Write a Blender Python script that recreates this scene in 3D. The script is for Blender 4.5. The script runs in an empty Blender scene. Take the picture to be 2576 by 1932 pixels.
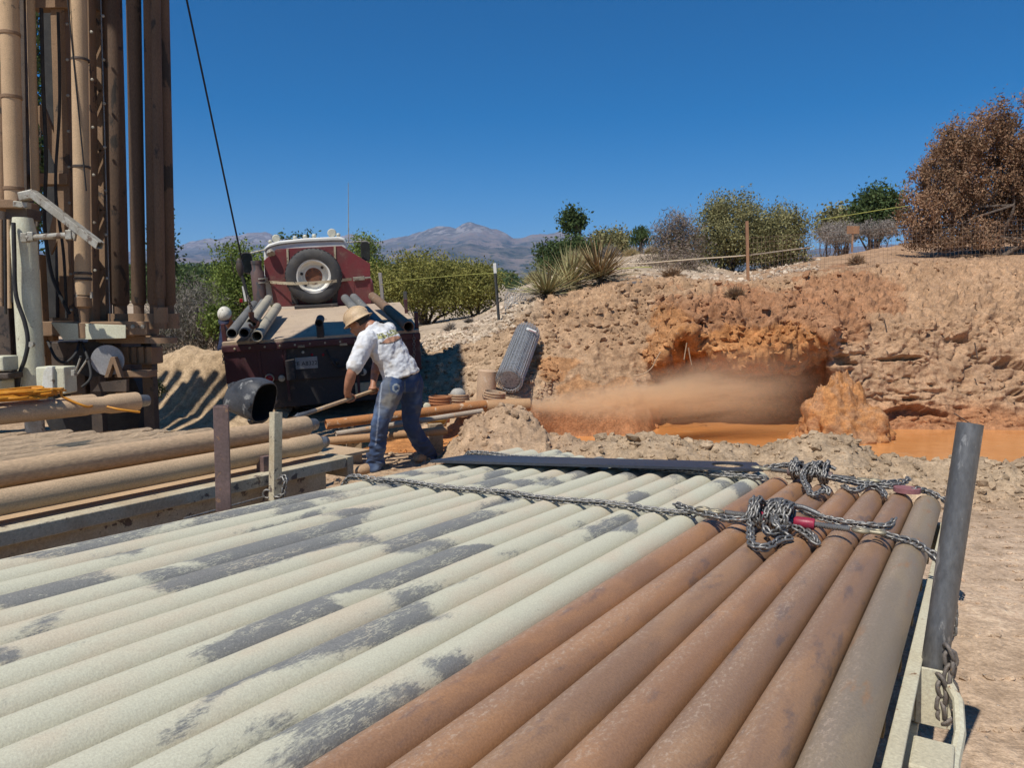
import bpy, bmesh, math, random
import numpy as np
from mathutils import Vector, Matrix, Euler, noise as mnoise
R = math.radians
rnd = random.Random(7)
nr = np.random.RandomState(11)
SC = bpy.context.scene
COL = SC.collection

# ------------------------------------------------------------------ camera, sky, sun, exposure
CAM_H = 1.4
PITCH = math.atan((966 - 790) / 1932.0)
cam = bpy.data.cameras.new('camera')
cam.lens = 27.0
cam.sensor_width = 36.0
cam.clip_start = 0.05
cam.clip_end = 40000
camo = bpy.data.objects.new('camera', cam)
camo.location = (0, 0, CAM_H)
camo.rotation_euler = (math.pi / 2 - PITCH, 0, 0)
COL.objects.link(camo)
SC.camera = camo

SUN_EL = R(57)
SHADOW = Vector((0.57, 0.82, 0)).normalized()          # the way shadows fall on the ground
TO_SUN = Vector((-SHADOW.x * math.cos(SUN_EL), -SHADOW.y * math.cos(SUN_EL), math.sin(SUN_EL)))
world = bpy.data.worlds.new('World')
SC.world = world
world.use_nodes = True
wn = world.node_tree
wn.nodes.clear()
sky = wn.nodes.new('ShaderNodeTexSky')
sky.sky_type = 'NISHITA'
sky.sun_disc = False
sky.sun_elevation = SUN_EL
sky.sun_rotation = math.atan2(TO_SUN.x, TO_SUN.y)
sky.altitude = 1900
sky.air_density = 1.0
sky.dust_density = 0.25
sky.ozone_density = 3.0
bg = wn.nodes.new('ShaderNodeBackground')
bg.inputs['Strength'].default_value = 0.095
wo = wn.nodes.new('ShaderNodeOutputWorld')
hs = wn.nodes.new('ShaderNodeHueSaturation')
hs.inputs['Saturation'].default_value = 1.5
wn.links.new(sky.outputs[0], hs.inputs['Color'])
wn.links.new(hs.outputs[0], bg.inputs[0])
wn.links.new(bg.outputs[0], wo.inputs[0])
sun = bpy.data.lights.new('sun', 'SUN')
sun.energy = 5.0
sun.angle = R(0.53)
sun.color = (1.0, 0.955, 0.88)
suno = bpy.data.objects.new('sun', sun)
suno.rotation_euler = (-TO_SUN).to_track_quat('-Z', 'Y').to_euler()
suno.location = (-20, -20, 40)
COL.objects.link(suno)
SC.view_settings.view_transform = 'Standard'
SC.view_settings.look = 'None'
SC.view_settings.exposure = 0.0
SC.view_settings.gamma = 1.0
SC.cycles.max_bounces = 8
SC.cycles.transparent_max_bounces = 16
SC.cycles.volume_bounces = 3
SC.cycles.volume_step_rate = 1.0

# ------------------------------------------------------------------ survey: photo position + distance -> place in the world
F, CX, CY = 1932.0, 1288.0, 966.0
_c, _s = math.cos(PITCH), math.sin(PITCH)
def at(u, v, Y):
    a = (u - CX) / F
    b = (CY - v) / F
    k = Y / (_c + b * _s)
    return Vector((a * k, Y, CAM_H + (-_s + b * _c) * k))
def on(u, v, z=0.0):
    a = (u - CX) / F
    b = (CY - v) / F
    k = (z - CAM_H) / (-_s + b * _c)
    return Vector((a * k, (_c + b * _s) * k, z))

# ------------------------------------------------------------------ mesh helpers
class MB:
    def __init__(s):
        s.v = []
        s.f = []
        s.mi = []
        s.cur = 0
    def add(s, vs, fs):
        o = len(s.v)
        s.v.extend([tuple(p) for p in vs])
        s.f.extend([tuple(i + o for i in f) for f in fs])
        s.mi.extend([s.cur] * len(fs))
        return s
    def box(s, c, d, rot=None, taper=1.0):
        x, y, z = d[0] / 2, d[1] / 2, d[2] / 2
        P = [Vector((sx * x * (taper if sz > 0 else 1), sy * y * (taper if sz > 0 else 1), sz * z)) for sz in (-1, 1) for sx, sy in ((-1, -1), (1, -1), (1, 1), (-1, 1))]
        if rot is not None:
            P = [rot @ p for p in P]
        c = Vector(c)
        return s.add([p + c for p in P], [(3, 2, 1, 0), (4, 5, 6, 7), (0, 1, 5, 4), (1, 2, 6, 5), (2, 3, 7, 6), (3, 0, 4, 7)])
    def bar(s, p0, p1, w, h, up=(0, 0, 1)):
        p0, p1 = Vector(p0), Vector(p1)
        d = (p1 - p0)
        L = d.length
        d.normalize()
        u = Vector(up)
        x = d.cross(u)
        if x.length < 1e-4:
            x = d.cross(Vector((1, 0, 0)))
        x.normalize()
        z = x.cross(d)
        m = Matrix((x, d, z)).transposed()
        return s.box((p0 + p1) / 2, (w, L, h), m)
    def frame(s, d):
        d = Vector(d).normalized()
        a = Vector((0, 0, 1)) if abs(d.z) < 0.9 else Vector((1, 0, 0))
        x = d.cross(a).normalized()
        return x, x.cross(d)
    def loft(s, rings, cap0=True, cap1=True, closed=False):
        n = len(rings[0])
        vs = [p for r in rings for p in r]
        fs = []
        m = len(rings)
        for i in range(m if closed else m - 1):
            a, b = i * n, ((i + 1) % m) * n
            for j in range(n):
                k = (j + 1) % n
                fs.append((a + j, a + k, b + k, b + j))
        if cap0 and not closed:
            fs.append(tuple(reversed(range(n))))
        if cap1 and not closed:
            fs.append(tuple(range((m - 1) * n, m * n)))
        return s.add(vs, fs)
    def cyl(s, p0, p1, r0, r1=None, n=16, cap0=True, cap1=True):
        if r1 is None:
            r1 = r0
        p0, p1 = Vector(p0), Vector(p1)
        x, y = s.frame(p1 - p0)
        ring = lambda p, r: [p + (x * math.cos(2 * math.pi * i / n) + y * math.sin(2 * math.pi * i / n)) * r for i in range(n)]
        return s.loft([ring(p0, r0), ring(p1, r1)], cap0, cap1)
    def lathe(s, p0, axis, prof, n=24, cap0=True, cap1=True):
        """prof: (distance along axis, radius)"""
        p0 = Vector(p0)
        d = Vector(axis).normalized()
        x, y = s.frame(d)
        return s.loft([[p0 + d * t + (x * math.cos(2 * math.pi * i / n) + y * math.sin(2 * math.pi * i / n)) * r for i in range(n)] for t, r in prof], cap0, cap1)
    def pipe(s, p0, p1, r, ri, n=28):
        """open steel pipe with a bore that is seen from its ends"""
        L = (Vector(p1) - Vector(p0)).length
        d = Vector(p1) - Vector(p0)
        b = min(0.5, L * 0.3)
        ch = (r - ri) * 0.3
        return s.lathe(p0, d, [(b, ri), (0, ri), (0, r - ch), (ch, r), (L - ch, r), (L, r - ch), (L, ri), (L - b, ri)], n, True, True)
    def tube(s, path, r, n=8, closed=False):
        path = [Vector(p) for p in path]
        m = len(path)
        rings = []
        x = None
        for i, p in enumerate(path):
            a = path[(i - 1) % m] if (closed or i > 0) else p
            b = path[(i + 1) % m] if (closed or i < m - 1) else p
            d = (b - a).normalized()
            if x is None:
                x, y = s.frame(d)
            else:
                x = (x - d * x.dot(d)).normalized()
                y = x.cross(d)
            rr = r[i] if isinstance(r, (list, tuple)) else r
            rings.append([p + (x * math.cos(2 * math.pi * k / n) + y * math.sin(2 * math.pi * k / n)) * rr for k in range(n)])
        return s.loft(rings, True, True, closed)
    def sphere(s, c, r, nu=12, nv=8, rot=None):
        c = Vector(c)
        r = Vector((r, r, r)) if not hasattr(r, '__len__') else Vector(r)
        rings = []
        for i in range(1, nv):
            t = math.pi * i / nv
            ring = []
            for j in range(nu):
                p = 2 * math.pi * j / nu
                q = Vector((math.sin(t) * math.cos(p) * r.x, math.sin(t) * math.sin(p) * r.y, -math.cos(t) * r.z))
                if rot is not None:
                    q = rot @ q
                ring.append(c + q)
            rings.append(ring)
        return s.loft(rings, True, True)
    def prism(s, pts, off):
        """flat outline pushed out by the vector off"""
        pts = [Vector(p) for p in pts]
        off = Vector(off)
        n = len(pts)
        return s.add(pts + [p + off for p in pts], [tuple(reversed(range(n))), tuple(range(n, 2 * n))] + [(i, (i + 1) % n, n + (i + 1) % n, n + i) for i in range(n)])
    def jitter(s, amp, scale=8.0, seed=0):
        for i, p in enumerate(s.v):
            q = Vector(p)
            d = mnoise.noise_vector(q * scale + Vector((seed, seed * 2, 0)))
            s.v[i] = tuple(q + d * amp)
        return s
    def build(s, name, mat, parent=None, smooth=None, bevel=0.0):
        me = bpy.data.meshes.new(name)
        me.from_pydata(s.v, [], s.f)
        mats = mat if isinstance(mat, (list, tuple)) else [mat]
        for m in mats:
            me.materials.append(m)
        if len(mats) > 1:
            me.polygons.foreach_set('material_index', s.mi)
        bm = bmesh.new()
        bm.from_mesh(me)
        bmesh.ops.recalc_face_normals(bm, faces=bm.faces)
        bm.to_mesh(me)
        bm.free()
        o = bpy.data.objects.new(name, me)
        COL.objects.link(o)
        if parent is not None:
            o.parent = parent
        if smooth is not None:
            shade(me, smooth)
        if bevel > 0:
            b = o.modifiers.new('bevel', 'BEVEL')
            b.width = bevel
            b.segments = 2
            b.limit_method = 'ANGLE'
            b.angle_limit = R(40)
            b.harden_normals = False
        return o

def shade(me, ang):
    me.polygons.foreach_set('use_smooth', [True] * len(me.polygons))
    try:
        me.set_sharp_from_angle(angle=R(ang))
    except Exception:
        pass

def empty(name, loc=(0, 0, 0), rot=(0, 0, 0)):
    o = bpy.data.objects.new(name, None)
    o.location = loc
    o.rotation_euler = rot
    o.empty_display_size = 0.1
    COL.objects.link(o)
    return o
def tag(o, label, cat=None, group=None, kind=None):
    if label:
        o['label'] = label
    if cat:
        o['category'] = cat
    if group:
        o['group'] = group
    if kind:
        o['kind'] = kind
    return o
def copy_tree(o, parent=None):
    c = o.copy()
    COL.objects.link(c)
    c.parent = parent
    for ch in list(o.children):
        copy_tree(ch, c)
    return c
ORD = ['first', 'second', 'third', 'fourth', 'fifth', 'sixth', 'seventh', 'eighth', 'ninth', 'tenth', 'eleventh', 'twelfth', 'thirteenth', 'fourteenth', 'fifteenth', 'sixteenth']

def bigmesh(name, V, Fq, mat, smooth=True, parent=None):
    """numpy vertices (n,3), quads or tris (m,k)"""
    V = np.asarray(V, np.float32)
    Fq = np.asarray(Fq, np.int32)
    me = bpy.data.meshes.new(name)
    k = Fq.shape[1]
    me.vertices.add(len(V))
    me.vertices.foreach_set('co', V.ravel())
    me.loops.add(len(Fq) * k)
    me.loops.foreach_set('vertex_index', Fq.ravel())
    me.polygons.add(len(Fq))
    me.polygons.foreach_set('loop_start', np.arange(0, len(Fq) * k, k, dtype=np.int32))
    me.polygons.foreach_set('use_smooth', np.full(len(Fq), smooth))
    me.materials.append(mat)
    me.update(calc_edges=True)
    o = bpy.data.objects.new(name, me)
    COL.objects.link(o)
    if parent is not None:
        o.parent = parent
    return o

# ------------------------------------------------------------------ numpy gradient noise
_perm = nr.permutation(256)
_perm = np.concatenate([_perm, _perm, _perm])
_grad = nr.normal(size=(256, 3))
_grad /= np.linalg.norm(_grad, axis=1)[:, None]
def pnoise(P):
    P = np.asarray(P, float)
    i = np.floor(P).astype(int)
    f = P - i
    i &= 255
    u = f * f * f * (f * (f * 6 - 15) + 10)
    out = 0
    for dx in (0, 1):
        wx = u[:, 0] if dx else 1 - u[:, 0]
        for dy in (0, 1):
            wy = u[:, 1] if dy else 1 - u[:, 1]
            for dz in (0, 1):
                wz = u[:, 2] if dz else 1 - u[:, 2]
                h = _perm[_perm[_perm[(i[:, 0] + dx) & 255] + ((i[:, 1] + dy) & 255)] + ((i[:, 2] + dz) & 255)]
                g = _grad[h]
                d = g[:, 0] * (f[:, 0] - dx) + g[:, 1] * (f[:, 1] - dy) + g[:, 2] * (f[:, 2] - dz)
                out = out + wx * wy * wz * d
    return out * 1.5
def fbm(P, octv=4, gain=0.5, lac=2.03):
    P = np.asarray(P, float)
    a, o = 1.0, 0
    for k in range(octv):
        o = o + a * pnoise(P + 17.3 * k)
        P = P * lac
        a *= gain
    return o
def ridged(P, octv=4, gain=0.5):
    P = np.asarray(P, float)
    a, o = 1.0, 0
    for k in range(octv):
        o = o + a * (1 - 2 * np.abs(pnoise(P + 9.1 * k)))
        P = P * 2.07
        a *= gain
    return o

# ------------------------------------------------------------------ material helpers
class NT:
    def __init__(s, name):
        s.m = bpy.data.materials.new(name)
        s.m.use_nodes = True
        s.t = s.m.node_tree
        s.t.nodes.clear()
        s.out = s.t.nodes.new('ShaderNodeOutputMaterial')
    def n(s, typ, **kw):
        x = s.t.nodes.new('ShaderNode' + typ)
        for k, v in kw.items():
            if k.startswith('i_'):
                x.inputs[k[2:].replace('_', ' ')].default_value = v
            elif k.startswith('n_'):
                x.inputs[int(k[2:])].default_value = v
            else:
                setattr(x, k, v)
        return x
    def l(s, a, b):
        s.t.links.new(a, b)
    def mixc(s, fac, a, b, mode='MIX'):
        m = s.n('Mix', data_type='RGBA', blend_type=mode)
        for sock, val in ((m.inputs[0], fac), (m.inputs[6], a), (m.inputs[7], b)):
            if hasattr(val, 'is_linked'):
                s.l(val, sock)
            elif isinstance(val, (int, float)):
                sock.default_value = val
            else:
                sock.default_value = (*val, 1) if len(val) == 3 else val
        return m.outputs[2]
    def math(s, op, a, b=None, clamp=False):
        m = s.n('Math', operation=op, use_clamp=clamp)
        for sock, val in ((m.inputs[0], a), (m.inputs[1], b)):
            if val is None:
                continue
            if hasattr(val, 'is_linked'):
                s.l(val, sock)
            else:
                sock.default_value = val
        return m.outputs[0]
    def ramp(s, x, a, b):
        m = s.n('MapRange', interpolation_type='SMOOTHSTEP')
        s.l(x, m.inputs[0])
        m.inputs[1].default_value = a
        m.inputs[2].default_value = b
        return m.outputs[0]
    def coords(s, stretch=(1, 1, 1), kind='Object', rand=True):
        tc = s.n('TexCoord')
        src = s.n('NewGeometry').outputs['Position'] if kind == 'World' else tc.outputs[kind]
        mp = s.n('Mapping')
        s.l(src, mp.inputs[0])
        mp.inputs['Scale'].default_value = stretch
        if rand:
            oi = s.n('ObjectInfo')
            vm = s.n('VectorMath', operation='SCALE')
            vm.inputs[0].default_value = (37.0, 19.0, 53.0)
            s.l(oi.outputs['Random'], vm.inputs['Scale'])
            s.l(vm.outputs[0], mp.inputs['Location'])
        return mp.outputs[0]
    def noise(s, co, scale, detail=4.0, rough=0.55, dist=0.0):
        x = s.n('TexNoise', noise_dimensions='3D')
        s.l(co, x.inputs['Vector'])
        x.inputs['Scale'].default_value = scale
        x.inputs['Detail'].default_value = detail
        x.inputs['Roughness'].default_value = rough
        x.inputs['Distortion'].default_value = dist
        return x.outputs[0]
    def finish(s, col, rough=0.8, metal=0.0, bump=None, bstr=0.3, bdist=0.02, spec=0.5, normal=None):
        b = s.n('BsdfPrincipled')
        for name, val in (('Base Color', col), ('Roughness', rough), ('Metallic', metal)):
            if hasattr(val, 'is_linked'):
                s.l(val, b.inputs[name])
            elif isinstance(val, (int, float)):
                b.inputs[name].default_value = val
            else:
                b.inputs[name].default_value = (*val, 1)
        b.inputs['Specular IOR Level'].default_value = spec
        if bump is not None:
            bp = s.n('Bump')
            bp.inputs['Strength'].default_value = bstr
            bp.inputs['Distance'].default_value = bdist
            s.l(bump, bp.inputs['Height'])
            s.l(bp.outputs[0], b.inputs['Normal'])
        s.l(b.outputs[0], s.out.inputs[0])
        s.b = b
        return s.m

def grime(name, c1, c2, c3=None, s1=6.0, s3=14.0, t3=0.58, rough=0.7, metal=0.0, bump=0.25, bscale=40.0, stretch=(1, 1, 1), spec=0.4, kind='Object', e3=0.05, bdist=0.01):
    t = NT(name)
    co = t.coords(stretch, kind)
    n1 = t.noise(co, s1, 5, 0.6)
    col = t.mixc(t.ramp(n1, 0.35, 0.65), c1, c2)
    rg = rough
    if c3 is not None:
        n3 = t.noise(co, s3, 8, 0.65, 0.3)
        k = t.ramp(n3, t3, t3 + e3)
        col = t.mixc(k, col, c3)
    fine = t.noise(co, bscale * 2.2, 5, 0.72)
    col = t.mixc(0.5, col, t.mixc(t.ramp(fine, 0.2, 0.8), (0.25, 0.25, 0.25), (0.75, 0.75, 0.75)), 'OVERLAY')
    return t.finish(col, rg, metal, fine, bump, bdist, spec)
# ------------------------------------------------------------------ ground, pool and bank
def make_ground_material():
    t = NT('dry_dirt')
    at_ = t.n('Attribute', attribute_name='soil')
    co = t.coords((1, 1, 1), 'World', False)
    n1 = t.noise(co, 1.3, 3, 0.6)
    n2 = t.noise(co, 9.0, 4, 0.65)
    n3 = t.noise(co, 45.0, 3, 0.7)
    vor = t.n('TexVoronoi')
    t.l(co, vor.inputs['Vector'])
    vor.inputs['Scale'].default_value = 26.0
    vor.inputs['Randomness'].default_value = 1.0
    col = t.mixc(t.ramp(n1, 0.3, 0.7), (0.82, 0.80, 0.78), (1.0, 1.0, 1.0))
    col = t.mixc(1.0, at_.outputs['Color'], col, 'MULTIPLY')
    col = t.mixc(0.55, col, t.mixc(t.ramp(n2, 0.3, 0.7), (0.3, 0.28, 0.26), (0.68, 0.68, 0.68)), 'OVERLAY')
    col = t.mixc(0.5, col, t.mixc(t.ramp(n3, 0.25, 0.75), (0.25, 0.24, 0.23), (0.75, 0.75, 0.75)), 'OVERLAY')
    # pebbles of other tints
    peb = t.ramp(vor.outputs['Distance'], 0.16, 0.10)
    sel = t.ramp(t.noise(co, 17.0, 2), 0.52, 0.60)
    pc = t.mixc(vor.outputs['Color'], (0.30, 0.22, 0.16), (0.62, 0.56, 0.47))
    col = t.mixc(t.math('MULTIPLY', t.math('MULTIPLY', peb, sel), t.math('SUBTRACT', 1.0, at_.outputs['Alpha'])), col, pc)
    n4 = t.noise(co, 150.0, 2, 0.6)
    col = t.mixc(0.22, col, t.mixc(t.ramp(n4, 0.25, 0.75), (0.25, 0.24, 0.23), (0.75, 0.75, 0.75)), 'OVERLAY')
    v2 = t.n('TexVoronoi')
    t.l(co, v2.inputs['Vector'])
    v2.inputs['Scale'].default_value = 11.0
    crumb = t.math('MULTIPLY', t.math('SUBTRACT', 1.0, v2.outputs['Distance']), t.ramp(n1, .42, .60))
    h = t.math('ADD', t.math('MULTIPLY', n2, 0.8), t.math('MULTIPLY', n3, 0.42))
    h = t.math('ADD', h, t.math('MULTIPLY', n4, 0.10))
    h = t.math('ADD', h, t.math('MULTIPLY', crumb, 0.5))
    h = t.math('ADD', h, t.math('MULTIPLY', t.math('MULTIPLY', peb, sel), 0.35))
    rough = t.math('SUBTRACT', 0.95, t.math('MULTIPLY', at_.outputs['Alpha'], 0.5))
    return t.finish(col, rough, 0, h, .85, 0.026, 0.3)
M_DIRT = make_ground_material()

zz = lambda Y, z: (Y, None, z)
FAR_L = [zz(60, 2.3), zz(130, 6.3), zz(600, 38)]
def left_col(k=1.0):
    return [zz(.6, 0), zz(4, 0), zz(5.6, 0), zz(6.5, 0), zz(7.5, -.02), zz(9, 0), zz(9.6, .03), zz(10.5, .06), zz(12, .15), zz(14, .3), zz(17, .45), zz(25, .8)] + FAR_L
NEAR = [zz(.6, 0), zz(3.6, 0), zz(5.4, .0)]
FAR_R = [zz(60, 1.5), zz(140, 2.5), zz(600, 20)]
PF = [zz(7.7, -.35), zz(9.2, -.35)]
COLS = {
    -1800: left_col(), 0: left_col(), 420: left_col(), 700: left_col(), 900: left_col(),
    1020: NEAR + [zz(6.8, .02), zz(7.6, 0), zz(9, .03), (9.6, 1035), (10.2, 985), (11, 935), (12, 893), (13, 866), (16, 840)] + FAR_L,
    1100: NEAR + [zz(6.7, .08), zz(7.6, .0), zz(9, .03), (9.5, 1030), (10.1, 975), (11, 920), (12, 880), (13, 852), (16, 828)] + FAR_L,
    1190: NEAR + [(7.0, 1062), zz(8.0, .05), zz(8.7, .05), (9.3, 1000), (9.9, 950), (10.7, 900), (11.6, 858), (13, 826), (16, 806)] + FAR_L,
    1250: NEAR + [(7.2, 1028), zz(8.1, .05), zz(8.7, .05), (9.3, 992), (9.8, 940), (10.5, 885), (11.3, 835), (12.6, 795), (15.5, 775)] + [zz(22, 1.75), zz(60, 2.5), zz(600, 30)],
    1310: NEAR + [(7.2, 1032), zz(8.0, -.1), zz(8.7, -.1), (9.3, 988), (9.75, 930), (10.4, 870), (11.1, 812), (12.2, 768), (15, 748)] + [zz(21, 2.1), zz(60, 2.0), zz(600, 25)],
    1390: NEAR + [(7.0, 1088)] + PF + [(9.4, 1010), (9.8, 940), (10.3, 868), (11, 803), (12, 757), (15, 718), (20, 690), zz(60, 2), zz(600, 20)],
    1500: NEAR + [(6.8, 1106)] + PF + [(9.5, 1022), (9.9, 940), (10.3, 860), (11, 788), (12, 735), (15, 690), (20, 655), zz(60, 2), zz(600, 20)],
    1600: NEAR + [(6.8, 1104)] + PF + [(9.7, 1035), (10.0, 950), (10.35, 860), (11, 780), (12, 714), (15, 682), (20, 640), zz(60, 2), zz(600, 20)],
    1638: NEAR + [(6.8, 1102)] + PF + [(10.0, 1035), (10.2, 960), (10.1, 905), (10.8, 785), (12, 712), (15, 685), (20, 638), zz(60, 2), zz(600, 20)],
    1668: NEAR + [(6.8, 1100)] + PF + [(10.7, 1050), (10.75, 945), (9.9, 893), (10.7, 790), (12, 712), (15, 688), (20, 640), zz(60, 2), zz(600, 20)],
    1722: NEAR + [(6.8, 1100)] + PF + [(10.9, 1050), (11.0, 920), (9.95, 815), (10.6, 785), (12, 713), (15, 690), (20, 650), zz(60, 2), zz(600, 20)],
    1752: NEAR + [(6.8, 1108)] + PF + [(10.9, 1050), (11.0, 935), (10.1, 872), (10.6, 795), (12, 716), (15, 694), (20, 660)] + FAR_R[1:],
    1850: NEAR + [(6.8, 1122)] + PF + [(10.8, 1050), (10.9, 945), (10.0, 905), (10.5, 800), (12, 722), (15, 700), (20, 684)] + FAR_R[1:],
    1920: NEAR + [(6.8, 1134)] + PF + [(10.8, 1050), (10.9, 945), (10.0, 898), (10.5, 800), (12, 715), (15, 690), (20, 672)] + FAR_R[1:],
    2000: NEAR + [(6.8, 1112)] + PF + [(10.8, 1050), (10.9, 940), (10.0, 892), (10.6, 800), (12.3, 703), (15.5, 675), (20, 655)] + FAR_R[1:],
    2045: NEAR + [(6.8, 1102)] + PF + [(10.8, 1050), (10.95, 915), (10.0, 862), (10.6, 802), (12.4, 698), (15.6, 668), (20, 648)] + FAR_R[1:],
    2078: NEAR + [(6.7, 1100)] + PF + [(10.7, 1050), (10.8, 880), (9.9, 838), (10.6, 804), (12.5, 694), (15.7, 664), (20, 644)] + FAR_R[1:],
    2094: NEAR + [(6.7, 1102)] + PF + [(9.75, 1050), (9.95, 960), (10.05, 880), (10.6, 806), (12.6, 692), (15.8, 660), (20, 642)] + FAR_R[1:],
    2140: NEAR + [(6.6, 1112)] + PF + [(9.8, 1080), (10.05, 1000), (10.25, 885), (10.7, 810), (12.8, 686), (16, 654), (20, 636)] + FAR_R[1:],
    2200: NEAR + [(6.5, 1148)] + PF + [(9.85, 1086), (10.15, 1010), (10.35, 885), (10.8, 814), (13, 680), (16, 648), (20, 626)] + FAR_R[1:],
    2300: NEAR + [(6.4, 1160)] + PF + [(9.9, 1088), (10.15, 1015), (10.35, 890), (10.8, 815), (13.5, 672), (17, 640), (21, 605)] + FAR_R[1:],
    2450: NEAR + [(6.3, 1166)] + PF + [(9.9, 1086), (10.2, 1030), (10.6, 905), (11.2, 805), (13.5, 666), (17, 636), (21, 592)] + FAR_R[1:],
    2576: NEAR + [(6.3, 1160)] + PF + [(9.9, 1082), (10.2, 1050), (10.7, 925), (11.5, 805), (13.5, 664), (17, 634), (21, 586)] + FAR_R[1:],
    3300: NEAR + [(6.2, 1160)] + PF + [(9.9, 1082), (10.2, 1050), (10.7, 925), (11.5, 805), (13.5, 664), (17, 634), (21, 586)] + FAR_R[1:],
    5200: NEAR + [(6.2, 1160)] + PF + [(9.9, 1082), (10.2, 1050), (10.7, 925), (11.5, 805), (13.5, 664), (17, 634), (21, 586)] + FAR_R[1:],
}
POOL_Z = -0.10
KU = sorted(COLS)
for _u in KU:
    assert len(COLS[_u]) == 15, (_u, len(COLS[_u]))
def table():
    T = np.zeros((len(KU), 15, 2))            # Y, z
    for i, u in enumerate(KU):
        for k, e in enumerate(COLS[u]):
            T[i, k] = (e[0], e[2]) if len(e) == 3 else (e[0], at(u, e[1], e[0]).z)
    return T
TAB = table()
def grid_terrain():
    us = np.concatenate([np.arange(-1800, 900, 22.), np.arange(900, 1000, 8.), np.arange(1000, 2640, 3.4), np.arange(2640, 5200, 40.)])
    seg = [8, 16, 30, 34, 26, 40, 44, 50, 56, 56, 34, 22, 14, 10]
    C = np.zeros((len(us), 15, 2))
    for k in range(15):
        for c in range(2):
            C[:, k, c] = np.interp(us, KU, TAB[:, k, c])
    # soften the joints between the surveyed columns
    ker = np.hanning(9)
    ker /= ker.sum()
    for k in range(15):
        for c in range(2):
            a = np.pad(C[:, k, c], 4, mode='edge')
            C[:, k, c] = np.convolve(a, ker, 'valid')
    rows, rk = [], []
    for k, n in enumerate(seg):
        for j in range(n):
            rows.append((k, j / n))
    rows.append((13, 1.0))
    kk = np.array([r[0] for r in rows])
    tt = np.array([r[1] for r in rows])
    # Catmull-Rom with low tension along each profile
    p1 = C[:, kk]
    p2 = C[:, np.minimum(kk + 1, 14)]
    p0 = C[:, np.maximum(kk - 1, 0)]
    p3 = C[:, np.minimum(kk + 2, 14)]
    t = tt[None, :, None]
    lin = p1 + (p2 - p1) * t
    m1, m2 = (p2 - p0) * .35, (p3 - p1) * .35
    her = (2 * t**3 - 3 * t**2 + 1) * p1 + (t**3 - 2 * t**2 + t) * m1 + (-2 * t**3 + 3 * t**2) * p2 + (t**3 - t**2) * m2
    w = np.where((kk >= 2) & (kk <= 10), .8, 0)[None, :, None]
    P = lin * (1 - w) + her * w
    Y, Z = P[..., 0], P[..., 1]
    X = Y * (us[:, None] - CX) / F / _c
    G = np.stack([X, Y, Z], -1)
    row = (kk + tt)[None, :].repeat(len(us), 0)
    return us, row, G
TU, TROW, TG = grid_terrain()
def normals(G):
    du = np.gradient(G, axis=0)
    dv = np.gradient(G, axis=1)
    n = np.cross(du, dv)
    n /= np.linalg.norm(n, axis=-1)[..., None] + 1e-9
    return n
def sm(x, a, b):
    t = np.clip((x - a) / (b - a), 0, 1)
    return t * t * (3 - 2 * t)
def mk(w, fn):
    """w * fn(only where w counts)"""
    out = np.zeros(len(w))
    i = np.nonzero(np.abs(w) > 1e-3)[0]
    if len(i):
        out[i] = w[i] * fn(i)
    return out
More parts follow.
